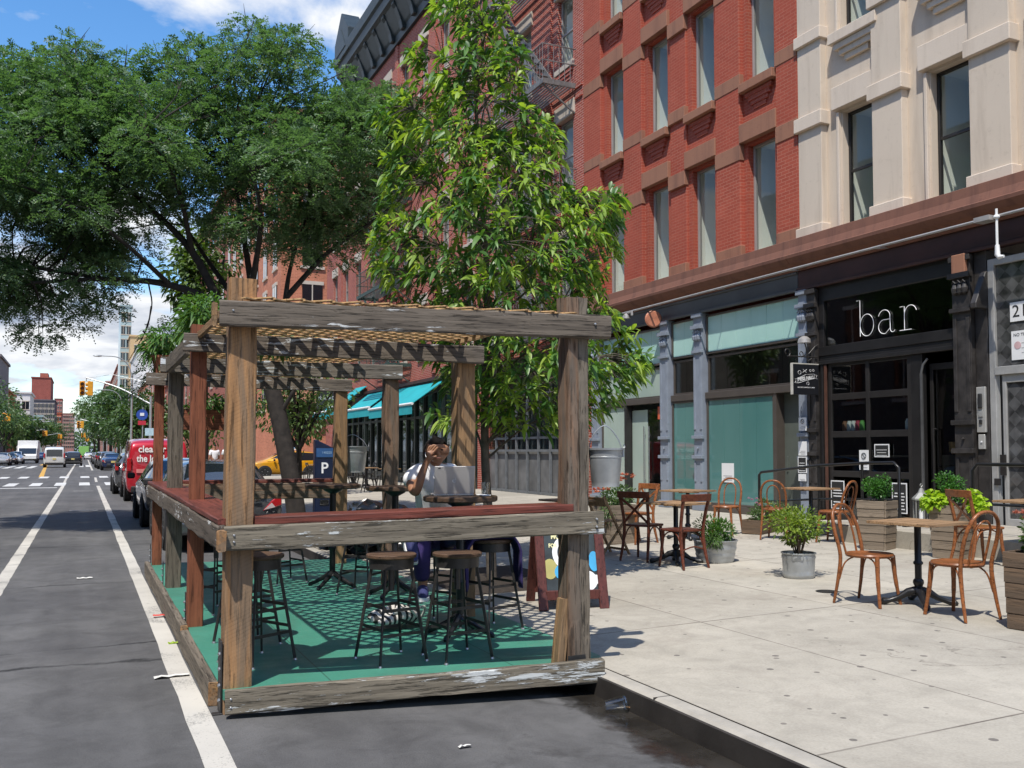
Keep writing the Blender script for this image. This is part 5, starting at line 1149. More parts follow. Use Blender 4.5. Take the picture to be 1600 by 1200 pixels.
def randdir(n): v=nrng.normal(size=(n,3)); return v/np.linalg.norm(v,axis=1,keepdims=True)
def bush(n,rad,c,L,W,mat,parent,name='foliage',shell=.5,up=.3,droop=.2,lump=5,fold=.3):
    """uneven ball of leaves: several lumps, denser outside"""
    lc=randdir(lump)*np.array(rad)*.45; lr=nrng.uniform(.5,.75,lump); k=nrng.integers(0,lump,n); d=randdir(n)
    r=nrng.uniform(shell,1,n)**.6; P_=lc[k]+d*(r*lr[k])[:,None]*np.array(rad); P_[:,2]*=1; P_+=np.array(c)
    D=d+np.array([0,0,up])+randdir(n)*.5; Nn=randdir(n)*.6+np.array([0,0,1.])
    return leaves(name,P_,Nn,D,nrng.uniform(.7,1.2,n)*L,nrng.uniform(.8,1.2,n)*W,mat,parent,fold=fold,droop=droop)
M['lf_bright']=leafmat('bright_shrub_leaf',(.085,.15,.022),(.25,.33,.05),.35); M['lf_box']=leafmat('boxwood_leaf',(.03,.11,.02),(.08,.22,.035),.3); M['lf_lime']=leafmat('lime_potato_vine',(.24,.40,.02),(.42,.55,.04),.4); M['lf_green']=leafmat('herb_leaf',(.045,.10,.03),(.12,.20,.055),.3); M['lf_fern']=leafmat('feathery_leaf',(.05,.12,.03),(.12,.24,.05),.35)
M['petal']=leafmat('coral_petal',(.50,.14,.075),(.66,.24,.13),.3,.6,(1.1,1,1)); M['petal_pink']=leafmat('pink_petal',(.45,.22,.33),(.6,.35,.45),.3,.6,(1.1,1,1)); M['petal_mum']=leafmat('salmon_mum_petal',(.46,.15,.10),(.60,.27,.18),.3,.6,(1.1,1,1)); M['twig']=simple('twig_bark',(.11,.075,.05),.85,0,.25,20,.4)
def stems(c,n,h,spread,parent,r=.006,name='stem'):
    b=MB()
    for k in range(n):
        a=rng.uniform(0,2*PI); s_=rng.uniform(.2,1)*spread; q=Vector((math.cos(a)*s_,math.sin(a)*s_,h*rng.uniform(.75,1)))
        b.tube(spl([(c[0]+q.x*.1,c[1]+q.y*.1,c[2]-.03),(c[0]+q.x*.45+rng.uniform(-.02,.02),c[1]+q.y*.45,c[2]+q.z*.5),(c[0]+q.x,c[1]+q.y,c[2]+q.z)],4),[r,r*.95,r*.9,r*.85,r*.8,r*.7,r*.6,r*.5,r*.35],5)
    return b.build(name,M['twig'],parent)
def tub(t,r0,r1,h,mat,ridges=2,handles=True):
    pf=[(.001,.0),(r0*.98,0),(r0,.01)]
    for k in range(1,12):
        z=h*k/12; r=r0+(r1-r0)*k/12; bulge=.007 if any(abs(k/12-q)<.05 for q in ((.33,.62) if ridges==2 else (.12,.8))) else 0; pf.append((r+bulge,z))
    pf+= [(r1,h-.012),(r1+.010,h-.008),(r1+.012,h+.002),(r1+.004,h+.006),(r1-.008,h),(r1-.012,h-.05),(.001,h-.055)]
    b=MB(); b.lathe(pf,36); b.build('body',mat,t,smooth=True)
    b=MB(); b.lathe([(.001,h-.035),(r1-.012,h-.04)],24,cap=False); b.build('soil',M['soil'],t)
    if handles:
        for s_ in (-1,1): b=MB(); b.tube([(s_*(r1+.004),-.06,h-.03),(s_*(r1+.035),-.05,h+.0),(s_*(r1+.035),.05,h+.0),(s_*(r1+.004),.06,h-.03)],.006,6); b.build('handle',mat,t)
t=thing('tub_planter','wide galvanised tub with ferny green plants on the pavement','planter',sw(7.22,9.55),.3); tub(t,.225,.27,.27,M['galv']); bush(1500,(.24,.22,.20),(.0,0,.40),.055,.016,M['lf_fern'],t,lump=8); bush(500,(.12,.12,.07),(-.22,-.1,.27),.05,.014,M['lf_green'],t,droop=.8); stems((0,0,.25),10,.22,.2,t,.004)
t=thing('bucket_planter','galvanised bucket with a twiggy bright green azalea bush in mid pavement','planter',sw(7.15,7.98),.8); tub(t,.165,.178,.27,M['galv'],1); bush(1300,(.36,.34,.19),(0,0,.60),.05,.022,M['lf_bright'],t,lump=12,shell=.3); bush(350,(.2,.2,.1),(.1,-.02,.44),.045,.02,M['lf_bright'],t,lump=5); stems((0,0,.24),16,.40,.22,t,.0075)
def box_planter(t,w0,w1,h,mat,rows,posts=True):
    """tapered wooden box of horizontal boards; w0 at base, w1 at the top"""
    for f in range(4):
        a=f*PI/2; E=Matrix.Rotation(a,4,'Z')
        for k in range(rows):
            z0,z1=h*k/rows,h*(k+1)/rows-.004; zm=(z0+z1)/2; w=w0+(w1-w0)*zm/h
            o=plank('board',(-w/2,-w/2,zm),(w/2-.012,-w/2,zm),.022,z1-z0,mat,t,irr=.002,cham=.003,seglen=.15,pre=E)
    b=MB(); b.box(-w1/2+.01,w1/2-.01,-w1/2+.01,w1/2-.01,h-.10,h-.06); b.build('soil',M['soil'],t)
t=thing('wooden_planter','grey board planter holding a round boxwood, left of the bar doorway','planter',sw(9.86,9.45),.35); box_planter(t,.33,.40,.66,M['w_planter'],6); bush(1500,(.20,.20,.20),(0,0,.86),.032,.018,M['lf_box'],t,lump=7,shell=.4)
t=thing('wooden_planter','grey board planter with a boxwood and lime green trailing leaves, right of the bar doorway','planter',sw(9.9,8.28),.2); box_planter(t,.33,.40,.66,M['w_planter'],6); bush(1500,(.21,.21,.20),(0.05,.03,.88),.032,.018,M['lf_box'],t,lump=7,shell=.4); bush(260,(.16,.16,.12),(-.20,.12,.72),.075,.06,M['lf_lime'],t,droop=.5,lump=4); bush(220,(.16,.14,.12),(.12,-.22,.72),.075,.06,M['lf_lime'],t,droop=.5,lump=4)
t=thing('wooden_planter','dark board planter with salmon chrysanthemums at the right edge of the picture','planter',sw(6.86,4.86),.12); box_planter(t,.42,.46,.60,M['w_planter2'],5); bush(1300,(.24,.24,.19),(0,0,.75),.045,.022,M['lf_green'],t,lump=9); 
P_=[(rng.uniform(-.2,.2),rng.uniform(-.2,.2)) for _ in range(26)]
def blooms(pts,rad,mat,t,n=34,name='flower'):
    for x,y,z in pts:
        d=randdir(n); d[:,2]=np.abs(d[:,2])*.8; C=np.array([x,y,z])+d*.004
        leaves(name,C,np.tile([0,0,1.],(n,1))+randdir(n)*.3,d,np.full(n,rad),np.full(n,rad*.36),mat,t,fold=.1,n=2)
blooms([(x,y,.86+rng.uniform(0,.09)-(x*x+y*y)*1.2) for x,y in P_],.034,M['petal_mum'],t)
t=thing('flower_box','low brown wooden box with orange and pink flowers beside the ramp railing','planter',sw(10.3,12.2),R(25)); 
for k,(a,q) in enumerate((((-.62,-.16,.11),(.62,-.16,.11)),((-.62,.16,.11),(.62,.16,.11)),((-.62,-.16,.11),(-.62,.16,.11)),((.62,-.16,.11),(.62,.16,.11)))): plank('board',a,q,.022,.22,M['w_planter2'],t,irr=.003)
b=MB(); b.box(-.6,.6,-.14,.14,.14,.17); b.build('soil',M['soil'],t)
for k in range(5): bush(330,(.16,.14,.16),(-.5+k*.25,0,.32+.05*(k%2)),.05,.014,M['lf_green'],t,lump=5)
blooms([(.0+rng.uniform(-.15,.2),rng.uniform(-.1,.1),.32+rng.uniform(0,.16)) for _ in range(10)],.04,M['petal'],t); blooms([(-.45+rng.uniform(-.1,.12),rng.uniform(-.1,.1),.42+rng.uniform(0,.14)) for _ in range(7)],.03,M['petal_pink'],t); blooms([(.12+rng.uniform(-.1,.3),rng.uniform(-.1,.1),.38+rng.uniform(0,.1)) for _ in range(3)],.03,simple('yellow_petal',(.6,.45,.05),.6),t)
t=thing('wooden_planter','tall brown board planter with orange flowers behind the folding chair','planter',sw(7.32,12.15),.1); box_planter(t,.50,.52,.58,M['w_planter'],4); bush(900,(.34,.28,.22),(0,0,.74),.06,.018,M['lf_green'],t,lump=8); bush(300,(.12,.12,.2),(-.27,-.2,.5),.05,.014,M['lf_green'],t,droop=1.0); blooms([(.15+rng.uniform(-.15,.15),rng.uniform(-.15,.15),.92+rng.uniform(0,.1)) for _ in range(9)],.045,M['petal'],t); blooms([(-.3+rng.uniform(-.1,.1),rng.uniform(-.15,.15),.75+rng.uniform(0,.06)) for _ in range(6)],.045,M['petal'],t)
# hanging buckets on the posts
def pail(x,y,z,label,r=.15,h=.26,rz=0):
    t=thing('bucket',label,'bucket',(x,y,z),rz,'galvanised buckets hung on the posts')
    b=MB(); b.lathe([(.001,.015),(r*.80,.015),(r*.80,0),(r*.83,0),(r*.83,.03),(r*.845,.034),(r*.96,h*.76),(r*.985,h*.77),(r*.985,h*.8),(r*.965,h*.81),(r,h-.01),(r+.012,h-.006),(r+.012,h+.006),(r-.004,h+.004),(r*.80,.02),(.001,.02)],36,cap=False); b.build('body',M['galv'],t,smooth=True)
    b=MB(); b.tube(spl([(-r-.005,0,h-.02),(-r*.7,0,h+.10),(0,0,h+.16),(r*.7,0,h+.08),(r+.005,0,h-.02)],5),.004,6); b.build('handle',M['bolt'],t)
    for s_ in (-1,1): b=MB(); b.cbox((s_*(r+.006),0,h-.03),(.012,.035,.05)); b.tube([(s_*(r+.002),0,h-.0),(s_*(r+.02),0,h+.015),(s_*(r+.008),0,h+.03)],.004,5); b.build('handle_lug',M['bolt'],t)
    return t
pail(3.245,5.50,1.36,'galvanised bucket hung on the right front post of the pergola',.115,.255,R(-25))
pail(3.26,12.1,1.32,'galvanised bucket hung on the farthest right post of the pergola',.19,.34,R(-20))
# planters up on the pergola
t=thing('planter_box','brown plank box hanging under the far beam of the pergola','planter',(1.45,12.45,1.87)); 
for a,q in (((-.36,-.1,.13),(.36,-.1,.13)),((-.36,.1,.13),(.36,.1,.13)),((-.36,-.1,.13),(-.36,.1,.13)),((.36,-.1,.13),(.36,.1,.13))): plank('board',a,q,.022,.26,M['w_red'],t,irr=.002)
b=MB(); [b.tube([(x,0,.2),(x,.05,.66)],.005,5) for x in (-.33,.33)]; b.build('hanger',M['darksteel'],t); bush(380,(.34,.12,.14),(0,0,.32),.11,.024,M['lf_fern'],t,lump=7,droop=.5)
t=thing('flower_pot','reddish pot with a leafy hanging plant on top of the far left post','planter',(.92,12.75,2.66)); b=MB(); b.lathe([(.001,0),(.10,0),(.14,.14),(.15,.14),(.15,.17),(.13,.17),(.12,.1),(.001,.1)],18); b.build('pot',simple('terracotta',(.30,.11,.06),.8),t,smooth=True); bush(500,(.26,.24,.26),(0,0,.34),.15,.028,M['lf_fern'],t,lump=8,droop=.8)
t=thing('flower_pot','reddish pot with bamboo like leaves on the third beam of the pergola','planter',(1.15,10.7,2.62)); b=MB(); b.lathe([(.001,0),(.10,0),(.14,.14),(.15,.14),(.15,.17),(.13,.17),(.12,.1),(.001,.1)],18); b.build('pot',simple('terracotta',(.30,.11,.06),.8),t,smooth=True); bush(800,(.30,.3,.34),(0,0,.42),.17,.026,M['lf_fern'],t,lump=9,droop=.7)
t=thing('flower_pot','low pot of broad green leaves lying on the lattice roof','planter',(1.75,9.6,2.63)); b=MB(); b.lathe([(.001,0),(.12,0),(.15,.1),(.13,.1),(.001,.08)],18); b.build('pot',simple('terracotta',(.30,.11,.06),.8),t,smooth=True); bush(200,(.36,.2,.12),(0,0,.16),.16,.05,M['lf_green'],t,lump=7,droop=.4)
# things lying about
M['clearplastic']=glassmat('clear_plastic',(.88,.9,.9))
t=thing('plastic_cup','empty clear plastic cup lying in the wet gutter by the deck corner','cup',(2.93,4.98,.045),R(-20)); b=MB(); b.lathe([(.001,0),(.030,0),(.044,.115),(.047,.12),(.046,.125),(.001,.15)],18); o=b.build('cup_body',M['clearplastic'],t,smooth=True); o.rotation_euler=(0,R(82),0); b=MB(); b.lathe([(.047,.115),(.049,.118),(.049,.128),(.047,.13)],18,cap=False); o=b.build('rim',M['clearplastic'],t); o.rotation_euler=(0,R(82),0); b=MB(); b.tube([(.13,0,-.01),(.2,.02,-.03)],.004,6); b.build('straw',simple('straw_brown',(.4,.22,.1),.5),t)
M['paper']=simple('paper_scrap',(.62,.61,.57),.9,0,.1,20)
for k,(x,y,s_,l,c) in enumerate(((.60,7.05,.09,'crumpled white paper strip on the white cycle lane line','paper'),(.71,9.6,.07,'flattened red wrapper beside the lane line by the kick plank','red'),(.05,12.9,.09,'pale scrap of paper in the cycle lane','paper'),(1.9,4.72,.035,'small white scrap on the asphalt in front of the deck','paper'),(-.75,5.35,.04,'white scrap left of the cycle lane near the camera','paper'),(.72,8.25,.05,'yellow green leaf on the lane line','leaf'))):
    b=MB(); n=5; b.grid(lambda u,v:(x+(u-.5)*s_*2*(1 if k!=0 else 1.3),y+(v-.5)*s_*.9,.008+.014*abs(math.sin(u*7+k))*abs(math.cos(v*5+k))+(.0 if c!='red' else .01)),n,n)
    o=b.build({'paper':'paper_scrap','red':'wrapper','leaf':'fallen_leaf'}[c],{'paper':M['paper'],'red':simple('red_wrapper',(.6,.08,.06),.4),'leaf':M['lf_lime']}[c],fix=False); tag(o,l,{'paper':'litter','red':'litter','leaf':'leaf'}[c])
t=thing('bag','black and white striped canvas bag lying on the green deck under the table','bag',(2.35,7.35,DZ),.4)
b=MB(); 
def bagf(u,v): a=2*PI*u; r=math.sin(PI*min(1,max(0,v)))**.6; k=1+.12*math.sin(5*a+3*v)+.06*math.sin(11*a); return (.24*r*k*math.cos(a),.14*r*k*math.sin(a),.02+.15*v*(1+.2*math.sin(3*a)))
b.grid(bagf,28,10); m,nt,p=newmat('striped_canvas'); N=NT(nt); wv=nt.nodes.new('ShaderNodeTexWave'); wv.inputs['Scale'].default_value=6; wv.inputs['Distortion'].default_value=2.5; wv.inputs['Detail'].default_value=1; N.l(N.coord('Object'),wv.inputs['Vector']); N.l(N.ramp(wv.outputs['Fac'],[(.4,(.025,.025,.025)),(.5,(.62,.59,.54))]),p.inputs['Base Color']); p.inputs['Roughness'].default_value=.9
b.build('body',m,t,smooth=True); b=MB(); b.tube(spl([(.1,-.05,.14),(.22,-.1,.16),(.26,-.02,.06),(.2,.05,.02)],6),.012,6); b.tube(spl([(-.1,-.08,.14),(0,-.15,.18),(.1,-.14,.1)],6),.012,6); b.build('strap',M['paper'],t)
b=MB(); b.lathe([(.001,0),(.11,0),(.11,.003),(.001,.003)],24,(6.72,7.1,swz(6.72)+.001)); tag(b.build('drain_cover',M['darksteel']),'small round iron cover set in the pavement before the nearest bentwood chair','cover')
# ================================================================ trees
RIGHT=Vector((math.cos(PSI),-math.sin(PSI),0)); FWD=Vector((math.sin(PSI),math.cos(PSI),0))
from mathutils import noise as mnoise
RN=np.array(RIGHT); FN=np.array(FWD)
def inpoly(p,poly):
    x,y=p; c=False; j=len(poly)-1
    for i in range(len(poly)):
        xi,yi=poly[i]; xj,yj=poly[j]
        if (yi>y)!=(yj>y) and x<(xj-xi)*(y-yi)/(yj-yi)+xi: c=not c
        j=i
    return c
def edge_dist(p,poly):
    d=9; x,y=p
    for i in range(len(poly)):
        ax,ay=poly[i-1]; bx,by=poly[i]; L=(bx-ax)**2+(by-ay)**2+1e-9; t=max(0,min(1,((x-ax)*(bx-ax)+(y-ay)*(by-ay))/L)); d=min(d,math.hypot(x-ax-t*(bx-ax),y-ay-t*(by-ay)))
    return d
M['bark_dark']=simple('dark_locust_bark',(.030,.024,.020),.9,0,.45,9,.9,18); M['bark']=simple('grey_bark',(.10,.082,.065),.9,0,.35,12,.8,25)
def compound(name,C,D,L,mat,parent,pairs=5,lw=.02,ll=.055,droop=.35):
    """feathery compound leaves: rows of leaflets either side of a drooping stalk"""
    m=len(C); D=D/np.linalg.norm(D,axis=1,keepdims=True); N0=nrng.normal(size=(m,3))*.5+np.array([0,0,1.]); S=np.cross(D,N0); S/=np.linalg.norm(S,axis=1,keepdims=True)+1e-9; V=[]
    for i in range(pairs):
        t=(i+.6)/pairs; base=C+D*(L*t)[:,None]+np.array([0,0,-1.])*(droop*t*t*L)[:,None]
        for s_ in (-1,1):
            d=S*s_*.85+D*.5+nrng.normal(size=(m,3))*.22; d/=np.linalg.norm(d,axis=1,keepdims=True); w=np.cross(d,N0); w/=np.linalg.norm(w,axis=1,keepdims=True)+1e-9
            l=ll*(1-.35*abs(t-.45)*2)
            V.append(np.stack([base,base+d*l*.5+w*lw*.5,base+d*l,base+d*l*.5-w*lw*.5],1))
    V=np.concatenate(V,0).reshape(-1,3); F=np.arange(len(V)).reshape(-1,4); return np_mesh(name,V,F,mat,parent)
# ---- big honey locust at the kerb beyond the pergola
lo_out=[(-12.63,8.68),(-10.97,9.7),(-10.21,9.8),(-9.44,9.98),(-8.8,10.06),(-8.17,9.75),(-7.46,9.85),(-6.76,10.03),(-6.0,10.24),(-5.74,10.52),(-5.1,10.49),(-4.47,10.4),(-3.89,10.15),(-3.83,9.51),(-3.06,9.34),(-2.3,9.17),(-1.85,8.55),(-2.04,7.28),(-2.55,6.38),(-2.87,5.49),(-3.83,5.24),(-4.47,4.98),(-5.23,5.24),(-5.81,5.7),(-6.38,6.3),(-7.27,5.95),(-7.59,5.0),(-8.17,4.15),(-8.8,3.5),(-9.44,3.75),(-10.21,3.96),(-10.97,4.22),(-12.63,4.6)]
M['lf_locust']=leafmat('locust_leaf',(.062,.124,.058),(.165,.258,.122),.40,.5,(1.2,1.45,.6))
loc=thing('locust_tree','wide dark green honey locust with feathery leaves spreading over the street','tree',(3.78,18.1,.16)); LB=np.array(loc.location)
ZC=18.5; clumps=[]
rl=random.Random(11); tries=0
while len(clumps)<290 and tries<16000:
    tries+=1; a=rl.uniform(-12.6,-1.8); z=rl.uniform(3.5,10.6)
    if not inpoly((a,z),lo_out): continue
    e=edge_dist((a,z),lo_out)
    if e<.22: continue
    # thin, open zone under the dome
    if a<-9.2 and 5.75<z<6.4: continue
    if z<7.0 and -8.2<a<-4.6 and rl.random()<.45: continue
    if z<6.2 and a>-5.2 and rl.random()<.4: continue
    dmax=min(2.9,.5+e*1.15); b=rl.uniform(-dmax,dmax)
    r=rl.uniform(.42,.8)*min(1,.55+e*.5)
    if any((a-c[0])**2+(b-c[1])**2+((z-c[2])*1.5)**2<(.50*(r+c[3])*.75)**2 for c in clumps): continue
    clumps.append((a,b,z,r))
def W3(a,b,z): k=(ZC+b)/ZC; p=RN*a*k+FN*(ZC+b); return np.array([p[0],p[1],1.6+(z-1.6)*k])
Cc=[];Dd=[];
for a,b,z,r in clumps:
    n=int(150*(r/.6)**2); d=randdir(n); rad=np.array([r,r,r*.52]); q=d*rad*(nrng.uniform(.25,1,n)**.5)[:,None]
    q[:,2]+= -.28*(q[:,0]**2+q[:,1]**2)/r   # umbrella shaped pads
    c=W3(a,b,z); Cc.append(q+c); out=d*np.array([1,1,.35])+randdir(n)*.55; Dd.append(out)
for a,z in ((-7.26,3.9),(-7.39,3.28),(-7.1,3.59),(-6.95,4.14),(-7.47,2.95),(-6.83,3.4)):
    n=22; Cc.append(W3(a,.2,z)+randdir(n)*np.array([.16,.16,.22])); Dd.append(randdir(n)+np.array([0,0,-.8]))
Cc=np.concatenate(Cc); Dd=np.concatenate(Dd); keep=np.ones(len(Cc),bool)
compound('crown',Cc-LB,Dd,nrng.uniform(.16,.30,len(Cc)),M['lf_locust'],loc,pairs=6,lw=.033,ll=.080)
b=MB()
def limb(pts,r0,r1,n=10,k=5):
    q=spl([Vector(p)-Vector(LB) for p in pts],k); m=len(q); b.tube(q,[r0+(r1-r0)*(i/(m-1))**.8 for i in range(m)],n); return [Vector(p) for p in q]
T0=limb([(3.80,18.1,-.05),(3.74,18.1,.6),(3.58,18.15,1.5),(3.32,18.28,2.78),(3.02,18.42,3.45)],.20,.145,12)
nodes=[]
for pts,r0,r1 in (([(3.05,18.42,3.35),(2.39,18.72,4.38),(1.5,19.1,4.83),(.4,19.3,4.9),(-.9,19.4,4.75)],.115,.03),([(2.45,18.7,4.3),(1.87,18.97,5.5),(1.06,19.3,6.4),(.4,19.2,6.9)],.10,.03),([(3.02,18.42,3.4),(2.95,18.6,4.8),(2.75,18.9,6.4),(2.65,19,7.3)],.10,.025),([(3.34,18.28,2.7),(3.5,18.2,4.2),(3.62,18.15,5.2),(3.95,18.0,6.4)],.09,.02),([(3.55,18.2,4.6),(4.3,17.9,5.5),(5.2,17.6,6.2),(6.0,17.3,7.0)],.06,.02),([(3.45,18.2,2.3),(3.8,17.9,2.95),(4.3,17.7,3.4),(4.8,17.5,4.2)],.05,.015),
    ([(2.9,18.5,4.2),(2.2,19.8,5.6),(1.6,20.6,6.8)],.07,.02),([(2.9,18.4,4.6),(2.9,17.3,5.9),(2.6,16.9,6.8)],.07,.02),([(1.87,18.97,5.5),(1.5,18.2,6.6),(.9,17.8,7.4)],.06,.02),([(1.5,19.1,4.83),(.4,18.4,5.6),(-.9,18.2,6.2),(-2.4,18.5,6.6)],.05,.015),([(1.06,19.3,6.4),(-.3,20.0,6.6),(-1.8,20.6,6.9),(-3.6,21,7.2)],.05,.015),([(.4,19.3,4.9),(-.7,19.9,5.1),(-2.2,20.2,5.3),(-4,20.6,5.6)],.045,.012)):
    nodes+=limb(pts,r0,r1)
nodes+=T0[-3:]
for a,bb,z,r in clumps:
    c=Vector(W3(a,bb,z))-Vector(LB); nb=min(nodes,key=lambda p:(p-c).length+max(0,p.z-c.z)*1.2); L=(c-nb).length
    mid=nb.lerp(c,.5)+Vector((rl.uniform(-.12,.12)*L,rl.uniform(-.12,.12)*L,.06*L)); rr=.010+.006*min(L,2.5)
    b.tube(spl([nb,mid,c,c+(c-mid)*.35],4),[rr*(1-.074*i) for i in range(13)],5)
    for k in range(3): e=c+Vector((rl.uniform(-1,1)*r,rl.uniform(-1,1)*r,rl.uniform(-.1,.25))); b.tube([mid.lerp(c,.6),e],[.008,.004],4)
for (p,q) in (((1.1,19.2,4.85),(.98,19.0,3.7)),((1.15,19.1,4.4),(.75,19.0,3.3)),((1.0,19.0,3.9),(1.25,19.0,3.1))): b.tube(spl([Vector(p)-Vector(LB),(Vector(p)+Vector(q))/2+Vector((.12,.05,.1))-Vector(LB),Vector(q)-Vector(LB)],5),[.018,.016,.015,.014,.013,.012,.011,.010,.008,.007,.006],5)
b.build('trunk',M['bark_dark'],loc,smooth=True)
# ---- young tree with long drooping leaves beside the deck
ch_out=[(-1.67,5.45),(-1.40,5.62),(-1.12,5.75),(-1.22,6.30),(-.95,6.55),(-.78,7.03),(-.38,7.35),(.10,6.92),(.0,6.5),(.20,6.11),(.12,5.68),(.53,5.29),(.66,4.62),(1.31,4.6),(1.23,3.77),(1.0,3.48),(1.31,3.02),(1.68,2.65),(1.35,2.3),(1.1,2.03),(.5,1.78),(-.21,1.72),(-.80,1.75),(-1.0,1.9),(-.80,2.3),(-1.28,3.13),(-1.6,3.77),(-1.53,4.48),(-1.42,5.08)]
M['lf_sunlit']=leafmat('sunlit_young_leaf',(.165,.29,.045),(.37,.49,.10),.42,.42,(1.4,1.5,.45)); M['lf_oak']=leafmat('shiny_dark_leaf',(.040,.112,.028),(.125,.24,.05),.32,.40,(1.3,1.5,.5))  # bright tone paints sunlit tips on young growth, dark tone the shaded interior
oak=thing('young_street_tree','young street tree with long glossy drooping leaves growing beside the deck','tree',(4.17,9.55,.16)); OB=np.array(oak.location)
ZC=10.35; r2=random.Random(5); tufts=[]; tries=0
def W3(a,b,z): k=(ZC+b)/ZC; p=RN*a*k+FN*(ZC+b); return np.array([p[0],p[1],1.6+(z-1.6)*k])
while len(tufts)<1650 and tries<140000:
    tries+=1; a=r2.uniform(-1.7,1.7); z=r2.uniform(1.7,7.4)
    if not inpoly((a,z),ch_out): continue
    e=edge_dist((a,z),ch_out)
    if e<.05: continue
    if 2.95<z<3.45 and a>-.6 and r2.random()<.4: continue
    if 1.7<z<2.35 and a<-.35 and r2.random()<.5: continue
    dm=min(1.35,.22+e*1.25); bb=r2.uniform(-dm,dm)
    if abs(bb)<dm*.45 and r2.random()<.5: continue
    if mnoise.noise((RN*a*1.0+FN*bb+np.array([0,0,z*1.15]))*2.3+np.array([3.1,0,0]))<(-.07 if z>3.4 else -.16) and e>.10: continue
    if any((a-t[0])**2+(bb-t[1])**2+(z-t[2])**2<.085**2 for t in tufts): continue
    tufts.append((a,bb,z,e))
def tuft_leaves(sel,n,L,W,name,mat,droop):
    C=[];D=[];Nn=[];LL=[];WW=[]
    for a,bb,z,e in sel:
        c=W3(a,bb,z); ax=np.array([*(RN*a*.8+FN*bb*.8)[:2],.25]); ax=ax/np.linalg.norm(ax); m=r2.randint(n-3,n+3); ph=r2.uniform(0,6)
        u=np.cross(ax,[0,0,1.]); u/=np.linalg.norm(u); v=np.cross(u,ax)
        for k in range(m):
            t=ph+2*PI*k/m*1.618*m/ m; s_=r2.uniform(.55,1.15); d=ax*r2.uniform(.25,.9)+(u*math.cos(t)+v*math.sin(t))*s_
            C.append(c+ax*r2.uniform(-.07,.05)); D.append(d); nn=np.array([0,0,1.])+nrng.normal(size=3)*.35; Nn.append(nn); q=r2.uniform(.5,1.3); LL.append(L*q); WW.append(W*q*r2.uniform(.85,1.15))
    return leaves(name,np.array(C)-OB,np.array(Nn),np.array(D),np.array(LL),np.array(WW),mat,oak,fold=.28,droop=np.array([r2.uniform(.35,1.0)*droop for _ in C]),n=4)
def leaves(name,C,Nrm,Dir,L,W,mat,parent=None,fold=.25,droop=0.,n=3):
    m=len(C); Dir=Dir/np.linalg.norm(Dir,axis=1,keepdims=True); S=np.cross(Dir,Nrm); S/=(np.linalg.norm(S,axis=1,keepdims=True)+1e-9); U=np.cross(S,Dir); dr=droop if np.ndim(droop) else np.full(m,droop)
    prof={4:[.12,.8,1.,.7,.04],3:[.12,1.,.8,.06],2:[.1,1.,.1]}[n]; k=n+1; V=np.zeros((m,k,3,3))
    for i in range(k):
        t=i/n; base=C+Dir*(L*t)[:,None]+np.array([0,0,-1.])*(dr*L*t*t)[:,None]; w=(W*prof[i]*.5)[:,None]
        V[:,i,0]=base-S*w+U*w*fold; V[:,i,1]=base; V[:,i,2]=base+S*w+U*w*fold
    idx=np.arange(m)[:,None]*(3*k); F=[]
    for i in range(n):
        for j in (0,1): F.append(np.concatenate([idx+3*i+j,idx+3*i+j+1,idx+3*i+j+4,idx+3*i+j+3],1))
    return np_mesh(name,V.reshape(-1,3),np.stack(F,1).reshape(-1,4),mat,parent)
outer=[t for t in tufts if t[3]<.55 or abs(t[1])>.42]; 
lit_tufts=[t for i,t in enumerate(outer) if (i*7)%10<5]; old=[t for i,t in enumerate(tufts) if t not in lit_tufts]  # half the outer tufts take the painted sun-bright tone, all others the dark
tuft_leaves(lit_tufts,9,.140,.041,'sunlit_young_leaves',M['lf_sunlit'],.62); tuft_leaves(old,9,.142,.042,'leaves',M['lf_oak'],.62)
b=MB(); LBo=Vector(OB)
tr=[(4.17,9.55,.1),(4.14,9.55,.7),(4.07,9.52,1.5),(4.05,9.48,2.6),(4.08,9.5,3.6),(4.0,9.55,4.8),(3.98,9.6,6.0),(4.02,9.6,7.2)]
q=spl([Vector(p)-LBo for p in tr],6); b.tube(q,[.062-.052*(i/(len(q)-1)) for i in range(len(q))],10)
prim=[]
for k in range(64):
    t=tufts[(k*17)%len(tufts)]; e=Vector(W3(t[0]*.75,t[1]*.75,t[2]))-LBo; zb=max(1.55,t[2]-.25-.45*Vector((t[0],t[1])).length); s_=min(q,key=lambda p:abs(p.z+LBo.z-zb)); g=spl([s_,s_.lerp(e,.5)+Vector((0,0,.10)),e],5); prim+=g[3:]; b.tube(g,[.016-.0011*i for i in range(len(g))],5)
for t in tufts:
    c=Vector(W3(*t[:3]))-LBo; nb=min(prim+q[14:],key=lambda p:(p-c).length); b.tube([nb,nb.lerp(c,.5)+Vector((0,0,.03)),c],[.006,.005,.003],4)
b.build('trunk',M['bark'],oak,smooth=True)
b=MB(); b.box(3.5,4.9,8.7,10.6,.13,.175); b.v=[(x,y,swz(x)+.004 if z>.15 else z) for x,y,z in b.v]; tag(b.build('tree_pit_soil',M['soil']),kind='structure')
